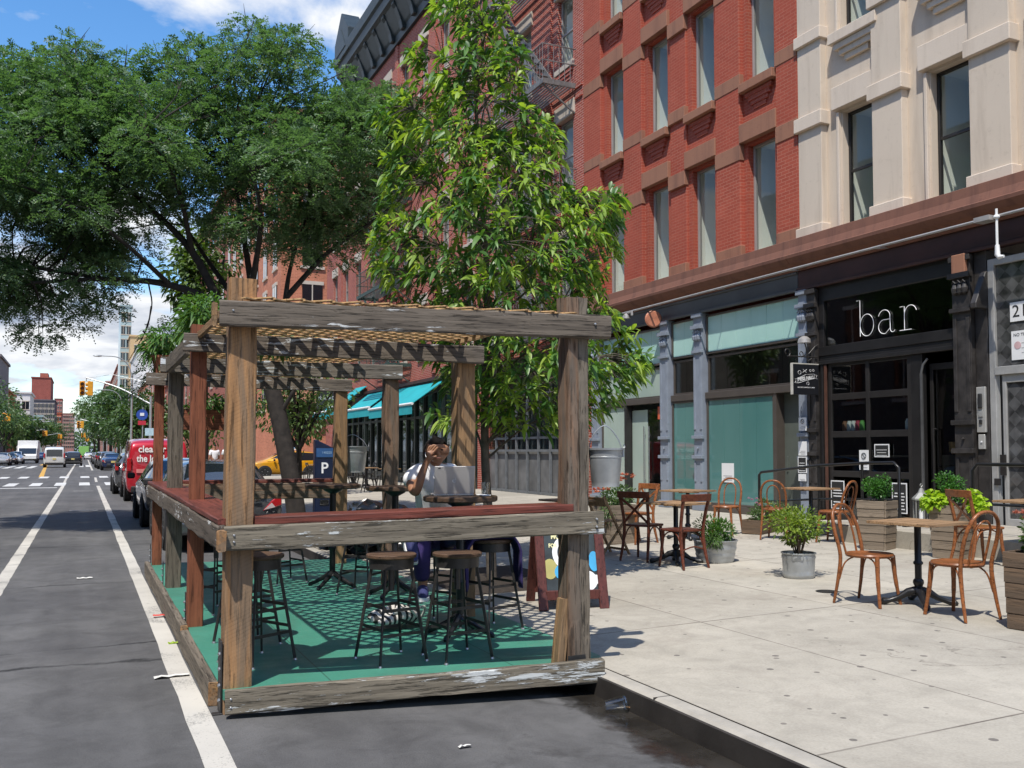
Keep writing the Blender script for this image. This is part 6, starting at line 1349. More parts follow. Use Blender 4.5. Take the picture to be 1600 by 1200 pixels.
# ---- generic street trees
M['lf_street']=leafmat('street_tree_leaf',(.030,.075,.022),(.085,.150,.04),.25,.5); M['lf_street2']=leafmat('pale_street_leaf',(.055,.11,.03),(.13,.20,.055),.28,.5)
def street_tree(x,y,h,r,label,mat,n=2600,ls=.22,seed=1,z0=.15,trunk_h=.32,group=None,narrow=1.):
    rr=random.Random(seed); t=thing('street_tree',label,'tree',(x,y,z0),0,group); cz=h*(.5+trunk_h/2); rz=h*(1-trunk_h)/2
    lumps=[]
    for k in range(16):
        d=randdir(1)[0]; lumps.append((d*np.array([r*.62*narrow,r*.62,rz*.66])+np.array([0,0,cz]),rr.uniform(.34,.55)))
    k=nrng.integers(0,len(lumps),n); d=randdir(n); C=np.array([lumps[i][0] for i in k])+d*(nrng.uniform(.35,1,n)**.5)[:,None]*np.array([lumps[i][1] for i in k])[:,None]*np.array([r*narrow,r,rz*.8])
    leaves('crown',C,randdir(n)*.8+np.array([0,0,1.]),d+randdir(n)*.7,nrng.uniform(.7,1.3,n)*ls,nrng.uniform(.7,1.3,n)*ls*.55,mat,t,fold=.2,droop=.3,n=2)
    b=MB(); th=h*trunk_h; b.tube([(0,0,-.1),(.03*h*.1,0,th*.6),(0,0,th),(0,.0,cz)],[h*.022,h*.018,h*.016,h*.006],8)
    for c,_ in lumps: b.tube([(0,0,th*.9),tuple(Vector((0,0,th)).lerp(Vector(c),.5)),tuple(c)],[h*.011,h*.008,h*.004],5)
    b.build('trunk',M['bark_dark'],t,smooth=True); return t
# ================================================================ trees along the street
street_tree(6.2,29.5,5.2,1.7,'small leafy tree behind the yellow taxi, seen under the pergola beams',M['lf_street2'],3200,.16,3,.2,.30)
street_tree(2.95,26.6,8.2,1.15,'slim pale tree with hanging leaves at the kerb beside the parked black car',M['lf_street2'],3600,.17,4,.15,.42)
street_tree(5.0,47.5,4.6,1.5,'low olive green tree at the street corner beyond the meter',M['lf_street2'],1500,.2,9,.15,.25)
GR='trees far down the right side of the avenue'
for k,(x,y,h,r) in enumerate(((4.6,82,6.4,2.2),(4.9,100,6.8,2.6),(4.6,118,7.2,2.8),(4.5,140,10.5,4.2),(4.2,170,13,5),(4.2,215,15,6),(3.8,270,17,7),(3.5,340,17,7))):
    street_tree(x,y,h,r,'dark green street tree on the right far down the avenue, beyond the parked cars',M['lf_street'],2600,.34 if y<130 else .55,20+k,.15,.26,GR)
GL='trees along the left side of the avenue'
for k,(x,y,h,r) in enumerate(((-12.2,108,11.5,5),(-12.5,128,12,5),(-12.3,150,11,4.6),(-12,176,10,4.2),(-12,205,10,4.2),(-12,240,10,4.5),(-12,285,10.5,5),(-12,340,12,6),(-11.5,420,16,8))):
    street_tree(x,y,h,r,'dense street tree in the row on the left side of the avenue',M['lf_street'] if k%3 else M['lf_street2'],2600,.42 if y<200 else .65,40+k,.15,.24,GL)
b=MB(); n=1800
C=np.stack([nrng.uniform(-30,30,n),nrng.uniform(1050,1150,n),nrng.uniform(0,22,n)],1); o=leaves('distant_greenery',C,randdir(n),randdir(n),np.full(n,3.),np.full(n,2.),M['lf_street'],None,n=2); tag(o,kind='stuff')
# ================================================================ vehicles
M['tyre']=simple('tyre_rubber',(.018,.018,.018),.85,0,.2,10); M['rim']=simple('alloy_rim',(.45,.45,.46),.3,.8,.1,8); M['carglass']=simple('car_glass',(.012,.016,.02),.04,0,.1,1,coat=1); M['tail']=simple('tail_light_red',(.42,.012,.015),.15,0,.2,8,coat=.8); M['tailclear']=simple('tail_light_clear',(.6,.5,.48),.15,0,.1,8,coat=.8); M['blackplastic']=simple('black_plastic',(.02,.02,.021),.6,0,.2,6); M['plate']=simple('number_plate_yellow',(.62,.52,.18),.4); M['chrome']=simple('chrome_trim',(.6,.6,.6),.12,1,.05)
def carpaint(name,c,rough=.25):
    m,nt,p=newmat(name); p.inputs['Base Color'].default_value=(*c,1); p.inputs['Roughness'].default_value=rough; p.inputs['Coat Weight'].default_value=1; p.inputs['Coat Roughness'].default_value=.03; p.inputs['Metallic'].default_value=.25
    N=NT(nt); v=N.coord('Object'); N.l(N.ramp(N.noise(v,2,3),[(.3,tuple(k*.85 for k in c)),(.7,tuple(min(1,k*1.1) for k in c))]),p.inputs['Base Color']); return m
SHAPES={ # y, zlow, zbelt, zroof, wbelt, wroof ; glass flags for the segment that follows: s side, t top
 'sedan':[(-2.30,.42,.82,.86,.80,.70,''),(-2.2,.27,.93,.98,.87,.74,''),(-1.62,.2,.97,1.02,.90,.74,'t'),(-.95,.19,.97,1.40,.905,.60,'s'),(-.1,.19,.95,1.455,.905,.615,'s'),(.55,.19,.93,1.40,.905,.60,'st'),(1.32,.2,.92,.97,.90,.72,''),(1.95,.22,.84,.88,.87,.68,''),(2.24,.3,.70,.74,.80,.62,''),(2.32,.4,.58,.62,.7,.56,'')],
 'hatch':[(-2.1,.42,.86,.90,.80,.70,''),(-2.04,.27,.98,1.05,.87,.72,'t'),(-1.70,.2,1.0,1.50,.90,.60,'s'),(-.6,.19,.98,1.58,.905,.63,'s'),(.3,.19,.97,1.54,.905,.62,'st'),(1.15,.2,.96,1.03,.90,.72,''),(1.75,.22,.88,.93,.87,.68,''),(2.05,.3,.74,.78,.80,.62,''),(2.12,.4,.6,.64,.7,.56,'')],
 'van':[(-2.4,.42,1.02,1.08,.86,.80,'t'),(-2.34,.28,1.06,1.80,.94,.80,''),(-2.2,.24,1.08,1.98,.97,.82,''),(-.6,.22,1.08,2.03,.97,.83,'s'),(.4,.22,1.06,2.0,.97,.82,'s'),(.95,.22,1.05,1.90,.97,.80,'st'),(1.75,.22,1.03,1.12,.95,.78,''),(2.2,.26,.92,.98,.90,.72,''),(2.42,.36,.7,.75,.82,.64,'')]}
def make_vehicle(kind,paint,label,cat,loc,rz=0,name='parked_car',sc=1,glass_rear=True,plate=True,group=None,trunk=None,detail=True):
    t=thing(name,label,cat,loc,rz,group); S=SHAPES[kind]; b=MB(); rings=[]
    for (y,zl,zb,zr,wb,wr,fl) in S:
        h=[(0,zl),(wb*.82,zl),(wb*.97,zl+.10),(wb*1.0,zl+(zb-zl)*.55),(wb*.985,zb-.04),(wb*.955,zb),(wr+.03,zr-.06),(wr*.93,zr-.012),(wr*.5,zr+.012),(0,zr+.018)]
        ring=[(x,y,z) for x,z in h]+[(-x,y,z) for x,z in h[-2:0:-1]]; rings.append(ring)
    n=len(rings[0]); vs=[p for r in rings for p in r]; fs=[(i*n+k,i*n+(k+1)%n,(i+1)*n+(k+1)%n,(i+1)*n+k) for i in range(len(rings)-1) for k in range(n)]+[tuple(range(n-1,-1,-1)),tuple((len(rings)-1)*n+k for k in range(n))]
    b.add(vs,fs); body=b.build('body',paint,t,smooth=True)
    ms=body.modifiers.new('sub','SUBSURF'); ms.levels=1; ms.render_levels=2
    for i in range(len(rings)):      # keep some edges crisp
        pass
    def patch(a,c,d,e,ins,off,name,m=M['carglass']):
        a,c,d,e=map(Vector,(a,c,d,e)); nn=(c-a).cross(e-a).normalized(); cen=(a+c+d+e)/4
        if nn.dot(cen-Vector((0,cen.y,.9)))<0 and abs(cen.x)>.3: nn=-nn
        elif abs(cen.x)<=.3 and nn.z<0: nn=-nn
        P_=[p.lerp(cen,ins)+nn*off for p in (a,c,d,e)]; g=MB(); g.add(P_+[p-nn*.03 for p in P_],[(0,1,2,3),(0,4,5,1),(1,5,6,2),(2,6,7,3),(3,7,4,0)]); return g.build(name,m,t)
    for i,(y,zl,zb,zr,wb,wr,fl) in enumerate(S[:-1]):
        r0,r1=rings[i],rings[i+1]; nn_=len(r0)
        if 's' in fl:
            for s_ in (0,1):
                k5,k6=(5,6) if s_==0 else (nn_-5,nn_-6); patch(r0[k5],r1[k5],r1[k6],r0[k6],.09,.012,'side_window')
        if 't' in fl and (glass_rear or y>0): patch(r0[7],r0[nn_-7],r1[nn_-7],r1[7],.07,.014,'rear_window' if y<0 else 'windscreen')
    y0=S[0][0]; L=S[-1][0]; wb=S[1][4]; zb=S[1][2]
    for yw in (y0+.88,L-.86):
        for s_ in (-1,1):
            b=MB(); b.lathe([(.19,-.10),(.30,-.11),(.325,-.08),(.325,.08),(.30,.11),(.19,.10)],24); w=b.build('wheel',M['tyre'],t,smooth=True); w.location=(s_*(S[3][4]-.09),yw,.325); w.rotation_euler=(0,R(90)*s_,0)
            k=MB(); k.lathe([(.001,.075),(.05,.085),(.06,.07),(.17,.085),(.20,.10),(.20,.06)],20,cap=False); 
            for q in range(5): a=q*2*PI/5; k.bar((.04*math.cos(a),.04*math.sin(a),.085),(.18*math.cos(a),.18*math.sin(a),.092),.035,.02)
            k.build('rim',M['rim'],w)
            a_=MB(); a_.lathe([(.36,-.02),(.385,.0),(.36,.012)],24,cap=True); o=a_.build('wheel_arch',M['blackplastic'],t); o.location=(s_*(S[3][4]-.012),yw,.345); o.rotation_euler=(0,R(90)*s_,0)
    tz=zb-.16
    for s_ in (-1,1):
        if kind=='sedan':
            b=MB(); b.prism([(.0,-.11),(.30,-.02),(.30,.08),(.24,.13),(.14,.05)],(s_*.52,y0-.0,tz-.02),(s_,0,0),(0,0,1),(0,1,0),.2); q=b.build('tail_light',M['tail'],t,bevel=.012); c2=MB(); c2.prism([(.02,-.09),(.2,-.05),(.14,.02)],(s_*.52,y0-.006,tz-.02),(s_,0,0),(0,0,1),(0,1,0),.1); c2.build('reversing_light',M['tailclear'],q)
        else: b=MB(); b.cbox((s_*(wb-.07),y0+.03,zb+(.05 if kind=='hatch' else .12)),(.13,.16,.28 if kind=='hatch' else .42)); b.build('tail_light',M['tail'],t,bevel=.02)
        b=MB(); b.cbox((s_*(S[3][4]+.10),L-1.35 if kind!='van' else L-1.15,S[3][2]+.06),(.17,.10,.14)); b.build('mirror',M['blackplastic'],t,bevel=.03)
        b=MB(); b.cbox((s_*.66,L-.06,.66 if kind!='van' else .80),(.24,.14,.12)); b.build('headlight',M['tailclear'],t,bevel=.02)
        if detail:
            for yy in (-.35,.5): b=MB(); b.cbox((s_*(S[3][4]+.005),yy,zb-.08),(.03,.16,.025)); b.build('door_handle',M['chrome'] if kind=='sedan' else paint,t,bevel=.006)
    b=MB(); b.cbox((0,y0+.03,.40),(wb*1.72,.14,.20)); b.build('bumper',M['blackplastic'] if kind!='sedan' else paint,t,bevel=.03)
    if plate: b=MB(); b.cbox((0,y0-.02,tz-.05),(.31,.03,.16)); b.build('number_plate',M['plate'],t)
    if trunk: b=MB(); b.cbox((0,y0-.005,tz+.14),(1.1,.05,.035)); b.build('trunk_trim',trunk,t,bevel=.008); b=MB(); b.cbox((.42,y0-.012,tz+.05),(.12,.03,.03)); b.build('badge',M['chrome'],t)
    if sc!=1: t.scale=(sc,)*3
    return t
P_silver=carpaint('silver_paint',(.36,.365,.37)); P_black=carpaint('black_car_paint',(.012,.012,.014),.2); P_red=carpaint('red_van_paint',(.50,.014,.028),.3); P_blue=carpaint('navy_car_paint',(.012,.022,.07),.2); P_white=carpaint('white_car_paint',(.72,.72,.70)); P_grey=carpaint('grey_car_paint',(.10,.105,.11)); P_yellow=carpaint('taxi_yellow',(.80,.36,.008),.3); P_grey2=carpaint('dark_silver_paint',(.075,.078,.082)); P_maroon=carpaint('maroon_paint',(.13,.02,.02))
make_vehicle('sedan',P_grey2,'grey sedan parked just beyond the far end of the pergola, its red tail light showing','car',(2.12,17.55,0),trunk=M['chrome'])
make_vehicle('sedan',P_black,'glossy black sedan parked between the grey sedan and the red van','car',(2.05,22.7,0))
v=make_vehicle('van',P_red,'red van with white writing on its back doors, parked beyond the black sedan','van',(2.2,33.9,0),name='parked_van',glass_rear=False,plate=False)
text_mesh('cleaner air',.30,M['white'],'lettering',v,(-.02,-2.375,1.66),(R(84),0,0),.002,sx=.93,offset=.006); text_mesh('the local way',.30,M['white'],'lettering',v,(-.02,-2.40,1.36),(R(86),0,0),.002,sx=.8,offset=.006)
b=MB(); b.cbox((-.45,-2.415,.98),(.42,.02,.12)); b.build('sticker',simple('pink_sticker',(.72,.25,.24),.5),v); b=MB(); b.cbox((0,-2.41,1.2),(.012,.03,1.5)); b.build('door_gap',M['blackplastic'],v)
make_vehicle('hatch',P_grey,'dark grey hatchback parked in front of the red van','car',(1.95,39.2,0))
make_vehicle('sedan',P_blue,'navy blue sedan parked on the right beyond the side street','car',(2.3,86.2,0))
make_vehicle('hatch',P_grey,'dark hatchback parked directly beyond the navy blue sedan','car',(2.1,92.5,0)); make_vehicle('hatch',P_black,'black hatchback third in the parked row beyond the side street','car',(2.0,98.5,0)); make_vehicle('hatch',P_silver,'silver hatchback farthest in the parked row beyond the side street','car',(2.0,105,0))
make_vehicle('van',P_white,'white van driving away in the traffic lane','van',(-2.5,103.0,0),name='delivery_van',detail=False)
make_vehicle('hatch',P_black,'black car with lit red brake lights driving right of the white van','car',(-.95,112,0),name='car',detail=False)
make_vehicle('sedan',P_silver,'silver car parked facing us at the left edge of the avenue','car',(-8.2,118,0),PI,detail=False); make_vehicle('sedan',P_black,'black car parked on the left behind the silver one','car',(-8.0,126,0),PI,detail=False); make_vehicle('hatch',P_white,'white hatchback on the left beside the motorhome','car',(-7.6,132,0),PI,detail=False)
proto=make_vehicle('sedan',P_white,'white car in the distant traffic beyond the black car','car',(-1.4,150,0),name='car',detail=False)
GD='cars in the distant traffic'
for k,(x,y,pp,l) in enumerate(((1.1,195,P_white,'small white car beside the green truck far down the avenue'),(-3.1,165,P_grey,'grey car in the distant left lane'),(-1.3,185,P_maroon,'dark red car in the distant queue'),(-3.2,200,P_silver,'silver car in the distant left lane'),(-1.2,225,P_black,'black car far down the queue'),(-3.1,240,P_white,'white car far down the left lane'),(-1.3,265,P_blue,'blue car among the farthest traffic'),(-6.2,170,P_blue,'blue car coming towards us far on the left'),(-6.4,210,P_white,'white car coming towards us far on the left'),(2.0,125,P_grey,'grey car parked far down on the right'),(2.0,133,P_white,'white car parked far down on the right'),(2.0,150,P_black,'black car parked far down on the right'))):
    c=copy_tree(proto); c.location=(x,y,0); c['label']=l; c['group']=GD; c.rotation_euler=(0,0,PI if x<-5 else 0)
    for q in c.children:
        if q.name.startswith(('body','bumper')): q.material_slots[0].link='OBJECT'; q.material_slots[0].material=pp
proto['group']=GD
# yellow taxi across the side street
v=make_vehicle('hatch',P_yellow,'yellow taxi with a roof advert crossing on the side street','taxi',(11.2,57.2,0),R(90),name='taxi'); v.scale=(1.03,1.08,1.03)
b=MB(); b.prism([(-.55,0),(.5,0),(.62,.06),(.45,.36),(-.45,.36)],(-.17,-.2,1.62),(0,1,0),(0,0,1),(1,0,0),.34); ra=b.build('roof_advert',M['white'],v); b=MB(); b.box(-.175,-.172,-.62,.16,1.70,1.92); b.mat(1).box(-.175,-.172,-.62,-.2,1.78,1.93); b.v=[(-x+0 if False else x,y,z) for x,y,z in b.v]; b.build('advert_panel',[simple('sky_blue_advert',(.25,.5,.8),.4),simple('magenta_advert',(.5,.1,.3),.4)],ra)
# green box truck and motorhome
def box_truck(label,loc,boxm,name,rz=0,w=2.3,h=2.9,L=5):
    t=thing(name,label,'truck',loc,rz); b=MB(); b.box(-w/2,w/2,-L/2,L/2-1.7,.6,h); b.build('cargo_box',boxm,t,bevel=.04); b=MB(); b.prism([(0,.45),(1.7,.45),(1.7,1.1),(1.2,1.25),(.8,2.1),(0,2.1)],(-w/2+.1,L/2-1.7,0),(0,1,0),(0,0,1),(1,0,0),w-.2); cb=b.build('cab',M['white'],t,bevel=.05); b=MB(); b.prism([(1.24,1.26),(.86,2.0),(.84,2.0),(1.2,1.26)],(-w/2+.2,L/2-1.65,0),(0,1,0),(0,0,1),(1,0,0),w-.4); b.build('windscreen',M['carglass'],cb); b=MB(); b.box(-w/2+.1,w/2-.1,-L/2,L/2,.38,.6); b.build('chassis',M['blackplastic'],t)
    b=MB(); b.box(-w/2+.08,-.02,-L/2-.02,-L/2,.7,h-.1); b.box(.02,w/2-.08,-L/2-.02,-L/2,.7,h-.1); b.build('rear_door',boxm,t)
    for y in (-L/2+.9,L/2-.8):
        for s_ in (-1,1): b=MB(); b.lathe([(.2,-.12),(.36,-.12),(.38,0),(.36,.12),(.2,.12)],18); o=b.build('wheel',M['tyre'],t); o.location=(s_*(w/2-.15),y,.38); o.rotation_euler=(0,R(90),0)
    return t
box_truck('small green box truck far down the avenue, seen from behind',(.2,213,0),simple('lime_green_box',(.22,.48,.12),.5),'box_truck',0,1.9,2.6)
box_truck('white motorhome parked facing us on the left of the avenue',(-6.6,140,0),M['white'],'motorhome',PI,2.4,3.0,6.2)
# ================================================================ signals, lamps, signs
M['sigyellow']=simple('signal_yellow',(.70,.32,.02),.45,0,.15,6); M['pole']=simple('galvanised_pole',(.40,.42,.42),.45,.5,.1,6)
def emis(n,c,s):
    m,nt,p=newmat(n); p.inputs['Base Color'].default_value=(*c,1); p.inputs['Emission Color'].default_value=(*c,1); p.inputs['Emission Strength'].default_value=s; return m
M['lens_red']=emis('signal_lens_red',(.8,.05,.02),1.2); M['lens_off']=simple('signal_lens_dark',(.10,.04,.015),.2)
def traffic_light(loc,dx,label,dy=2,zp=5.0,zt=7.0,flip=False,group='traffic signals on mast arms'):
    t=thing('traffic_light',label,'traffic light',loc,0,group)
    b=MB(); b.tube([(0,0,0),(0,0,zp+.6)],[.13,.09],10); b.build('pole',M['pole'],t,smooth=True); b=MB(); b.tube(spl([(0,0,zp),(dx*.5,dy*.5,zp+(zt-zp)*.62),(dx,dy,zt)],6),[.07,.068,.066,.064,.062,.06,.058,.056,.054,.052,.05,.048,.046],8); b.tube([(dx*.95,dy,zt),(dx*.6,dy*.6,zt+.25),(0,0,zp+1.6)],.015,5); b.build('mast_arm',M['pole'],t,smooth=True)
    for k in (0,1):
        hx=dx+(.28 if k else -.28); h=MB(); h.box(hx-.19,hx+.19,dy-.16,dy+.16,zt-1.35,zt-.28); 
        for q in range(3):
            zz=zt-.48-.34*q
            if k==0: h.tube([(hx,dy-.15,zz),(hx,dy-.34,zz-.02)],.14,12,cap=False)
            else: h.tube([(hx-.1,dy,zz),(hx-.34,dy,zz-.02)],.14,12,cap=False)
        hd=h.build('signal_head',M['sigyellow'],t,bevel=.02)
        for q in range(3):
            zz=zt-.48-.34*q; l=MB(); l.lathe([(.001,.02),(.12,.01),(.12,0)],12); o=l.build('lens',M['lens_off'],hd)
            o.location=(hx,dy-.165,zz) if k==0 else (hx-.195,dy,zz); o.rotation_euler=(R(90),0,0) if k==0 else (0,R(-90),0)
    b=MB(); b.tube([(dx,dy,zt),(dx,dy,zt-.25)],.03,6); b.tube([(dx-.28,dy,zt-.26),(dx+.28,dy,zt-.26)],.025,6); b.build('hanger',M['pole'],t)
    return t
traffic_light((4.6,75,.15),-4.45,'traffic light with two yellow heads on the long arm over the cycle lane, nearest')
traffic_light((4.2,150,.15),-4.6,'traffic light with yellow heads at the second crossing on the right',2,4.6,6.2); traffic_light((4.3,235,.15),-4.2,'small yellow traffic light third along on the right',2,4.6,6.0); traffic_light((4.3,290,.15),-3.2,'farthest yellow traffic light on the right',2,4.2,5.6)
traffic_light((-10.6,140,.15),1.3,'yellow traffic light before the dark trees at the left edge',0,5.2,6.8); traffic_light((-9.9,206,.15),3.0,'yellow traffic light on an arm from the left far down the avenue',0,5.0,5.8); traffic_light((-9.8,262,.15),4.5,'yellow traffic light over the middle of the distant avenue',0,5.0,6.0)
def street_lamp(loc,dx,h,label,rz=0):
    t=thing('street_lamp',label,'street lamp',loc,rz,'street lamps with curved arms'); b=MB(); b.tube([(0,0,0),(0,0,h*.86)],[.10,.07],10); b.build('pole',M['pole'],t,smooth=True); b=MB(); b.tube(spl([(0,0,h*.80),(dx*.12,0,h*.92),(dx*.45,0,h*.99),(dx,0,h)],6),.04,8); b.build('arm',M['pole'],t,smooth=True); b=MB(); b.lathe([(.02,-.3),(.1,-.2),(.13,.1),(.08,.3),(.01,.35)],10); o=b.build('lamp_head',M['pole'],t,smooth=True); o.location=(dx+(-.25 if dx<0 else .25),0,h-.02); o.rotation_euler=(0,R(90),0); o.scale=(.6,1,1); return t
street_lamp((3.3,75.8,.15),-2.2,8.6,'tall street lamp with its arm reaching left beside the nearest traffic light'); street_lamp((4.1,118,.15),-2.4,8.6,'second street lamp on the right, beyond the navy car'); street_lamp((4.1,150,.15),-2.4,8.6,'third street lamp on the right far down the avenue'); street_lamp((4.0,185,.15),-2.4,8.4,'fourth and farthest street lamp on the right'); street_lamp((-8.6,208,.15),2.0,7.4,'street lamp on the left with its arm over the distant traffic')
t=thing('street_sign','pole with a round blue and white bus stop sign near the red van','sign',(3.62,67,.15)); b=MB(); b.tube([(0,0,0),(0,0,4.4)],.04,8); b.build('pole',M['pole'],t); b=MB(); b.lathe([(.001,.01),(.36,.01),(.36,-.01),(.001,-.01)],24); o=b.build('disc',simple('bus_blue',(.03,.08,.35),.4),t); o.location=(-.05,-.06,3.9); o.rotation_euler=(R(90),0,0); b=MB(); b.cbox((-.05,-.09,3.92),(.26,.02,.2)); b.build('symbol',M['white'],t); b=MB(); b.cbox((-.05,-.06,3.35),(.5,.02,.28)); b.mat(0); b.build('lower_plate',simple('red_plate',(.5,.03,.05),.4),t); b=MB(); b.cbox((.45,-.06,2.75),(.6,.02,.5)); b.build('info_plate',simple('pale_blue_plate',(.45,.6,.65),.4),t)
t=thing('street_sign','green street name sign on a pole far on the right','sign',(3.75,92,.15)); b=MB(); b.tube([(0,0,0),(0,0,7)],.06,8); b.build('pole',M['pole'],t); b=MB(); b.cbox((.9,-.08,2.9),(1.5,.03,.35)); b.build('name_plate',simple('green_sign',(.01,.16,.06),.4),t); b=MB(); b.cbox((0,-.1,5.2),(.9,.4,.35)); b.build('control_box',M['pole'],t,bevel=.04)
# parking meter kiosk
t=thing('parking_meter','tall navy blue parking kiosk with a white letter P by the kerb','parking meter',(3.72,15.7,.15),R(-6)); t.scale=(.92,.92,.95); navy=simple('navy_meter',(.006,.012,.036),.35,0,.2,4)
b=MB(); b.prism([(-.17,0),(.17,0),(.17,1.58),(-.17,1.74)],(0,.16,0),(1,0,0),(0,0,1),(0,-1,0),.32); b.build('body',navy,t,bevel=.015)
b=MB(); b.cbox((0,-.166,1.5),(.30,.012,.16)); hd=b.build('header_panel',simple('meter_blue',(.03,.09,.22),.35),t); text_mesh('140225',.06,simple('pale_blue_ink',(.3,.45,.6),.5),'lettering',hd,(.04,-.174,1.5),FACE_S,.001)
text_mesh('P',.27,M['white'],'lettering',t,(.0,-.165,1.22),FACE_S,.002,offset=.004); text_mesh('Muni Meter',.075,M['white'],'lettering',t,(0,-.165,.90),FACE_S,.002,sx=.75); b=MB(); b.cbox((0,-.165,.80),(.28,.01,.06)); b.build('orange_strip',simple('orange_strip',(.45,.16,.03),.5),t); b=MB(); b.cbox((0,-.165,.62),(.16,.01,.10)); b.build('card_logo',M['chrome'],t)
# rubbish bags and a pale board beside the deck's far end
M['bagblack']=simple('black_bin_bag',(.010,.010,.011),.22,0,.3,6,.8,14)
for k,(x,y,s_,z) in enumerate(((3.55,13.1,.34,0),(3.95,13.35,.36,0),(3.5,13.8,.36,0),(4.1,12.7,.34,0),(3.7,14.4,.35,0),(3.8,13.3,.3,.36),(3.6,12.5,.3,0),(4.4,13.3,.34,0),(4.3,12.1,.3,0),(3.9,12.0,.28,0),(4.15,13.1,.28,.33))):
    ph=[rng.uniform(0,6) for _ in range(6)]
    def bf(u,v):
        a=2*PI*u; th=PI*v; r=math.sin(th)**.8*(1+.10*math.sin(3*a+ph[0]+2*th)+.08*math.sin(7*a+ph[1]+5*th)+.05*math.sin(13*a+ph[2])); zz=.5-.5*math.cos(th); return (s_*r*math.cos(a),s_*r*math.sin(a)*.9,s_*1.15*(1-zz)*(1+.06*math.sin(5*a+ph[3]))+(.1*s_ if v<.04 else 0))
    b=MB(); b.grid(bf,30,14); o=b.build('rubbish_bag',M['bagblack'],smooth=True,loc=(x,y,swz(x)+z)); tag(o,'glossy black rubbish bag in the heap by the kerb beyond the deck','rubbish bag','black rubbish bags heaped beyond the deck')
b=MB(); b.cbox((0,0,0),(.62,.52,.04)); o=b.build('wooden_board',simple('pale_board',(.66,.50,.36),.6,0,.06,3),loc=(3.78,12.25,.72),rot=(R(7),R(-5),R(25)),bevel=.004); tag(o,'pale rectangular wooden board lying on the black bags beyond the deck','board')
b=MB(); b.cbox((0,0,0),(.55,.4,.03)); o=b.build('wooden_board',M['white'],loc=(3.7,12.15,.60),rot=(R(4),R(-3),R(15))); tag(o,'white board under the pale one on the black bags','board')
b=MB(); b.grid(lambda u,v:(.28*math.sin(PI*v)**.7*math.cos(2*PI*u)*(1+.1*math.sin(5*u*6.28)),.22*math.sin(PI*v)**.7*math.sin(2*PI*u),.32*(1-v)*(1+.1*math.sin(9*u*6.28))),24,10); o=b.build('rubbish_bag',simple('white_bag',(.6,.62,.66),.4,0,.1,6,.6,14),loc=(4.2,12.35,.42),smooth=True); tag(o,'white plastic bag on the heap of black bags','rubbish bag')
# restaurant terrace under the awnings
black=M['blackframe']; st={}
for k,(x,y) in enumerate(((9.4,30.2),(9.3,32.6),(9.5,35.2),(9.3,38),(9.4,41))):
    c=copy_tree(bis); c.location=sw(x,y); c['label']='table of the restaurant terrace under the teal awnings'; c['group']='restaurant terrace tables'; c.rotation_euler=(0,0,.2*k)
dark=make_crossback(M['blackframe'],False); dark['group']='restaurant terrace chairs'; dark['label']='black chair of the restaurant terrace under the teal awnings'; dark.location=sw(8.7,30.1)
for k,(x,y) in enumerate(((10.1,30.4),(8.6,32.4),(10.0,32.9),(8.8,35),(10.2,35.5),(8.6,38.1),(10,38),(8.7,41),(10.1,41.2),(9.4,33.6),(9.5,36.4))): c=copy_tree(dark); c.location=sw(x,y); c.rotation_euler=(0,0,0 if k%2 else PI)
# ================================================================ more buildings
def brickplain(name,c): return brickmat(name,c,tuple(k*.8 for k in c),tuple(min(1,k*1.3+.05) for k in c),sx=1.6,bump=.1)
def far_building(label,X0,X1,Y0,Y1,H,mat,front=None,cols_side=0,cols_end=0,rows=0,name='apartment_building',wm=None,z1=4,ws=(1.3,1.7),parapet=None,faceX='min'):
    t=thing(name,label,'building',((X0+X1)/2,(Y0+Y1)/2,0)); S_=Sub(t); b=MB(); b.box(X0,X1,Y0,Y1,-.05,H); S_.build(b,'wall',mat)
    b=MB(); b.box(X0-.3,X1+.3,Y0-.3,Y1+.3,H,H+.5); S_.build(b,'parapet',parapet or mat)
    w,h=ws; proto_=None
    def win(face,c,z):
        nonlocal proto_
        if proto_ is None:
            m=MB(); m.mat(0).box(-w/2,w/2,-.06,.02,-h/2,h/2); m.mat(1).box(-w/2-.15,w/2+.15,-.10,.02,-h/2-.2,-h/2-.002); m.mat(1).box(-w/2-.1,w/2+.1,-.08,.02,h/2+.002,h/2+.25); m.mat(1).box(-.04,.04,-.075,-.061,-h/2,h/2)
            proto_=m.build('window',[wm or M['carglass'],M['limestone']],t); o=proto_
        else: o=proto_.copy(); COL.objects.link(o)
        p,r=face(c,z); o.location=Vector(p)-t.location; o.rotation_euler=(0,0,r)
    for i in range(rows):
        z=z1+(H-z1-1.2)*(i+.5)/rows
        for k in range(cols_end): win(lambda c,z:((c,Y0-.01,z),0),X0+(X1-X0)*(k+.5)/cols_end,z)
        for k in range(cols_side): win(lambda c,z:((X0-.01,c,z),R(-90)) if faceX=='min' else ((X1+.01,c,z),R(90)),Y0+(Y1-Y0)*(k+.5)/cols_side,z)
    return t
salmon=brickplain('salmon_brick',(.52,.20,.115)); orange=brickplain('orange_brick',(.46,.13,.07)); rust=brickplain('rust_brick',(.33,.11,.075)); pink=brickplain('far_pink_brick',(.36,.17,.14))
palewall=simple('white_render',(.66,.64,.62),.85,0,.08,.3); greyglass=simple('pale_glass_cladding',(.36,.46,.47),.2,.1,.12,.4); towergrey=simple('tower_grey_brown',(.17,.15,.15),.85,0,.15,.2); darkgrey=simple('tower_dark_grey',(.11,.105,.12),.8,0,.12,.2)
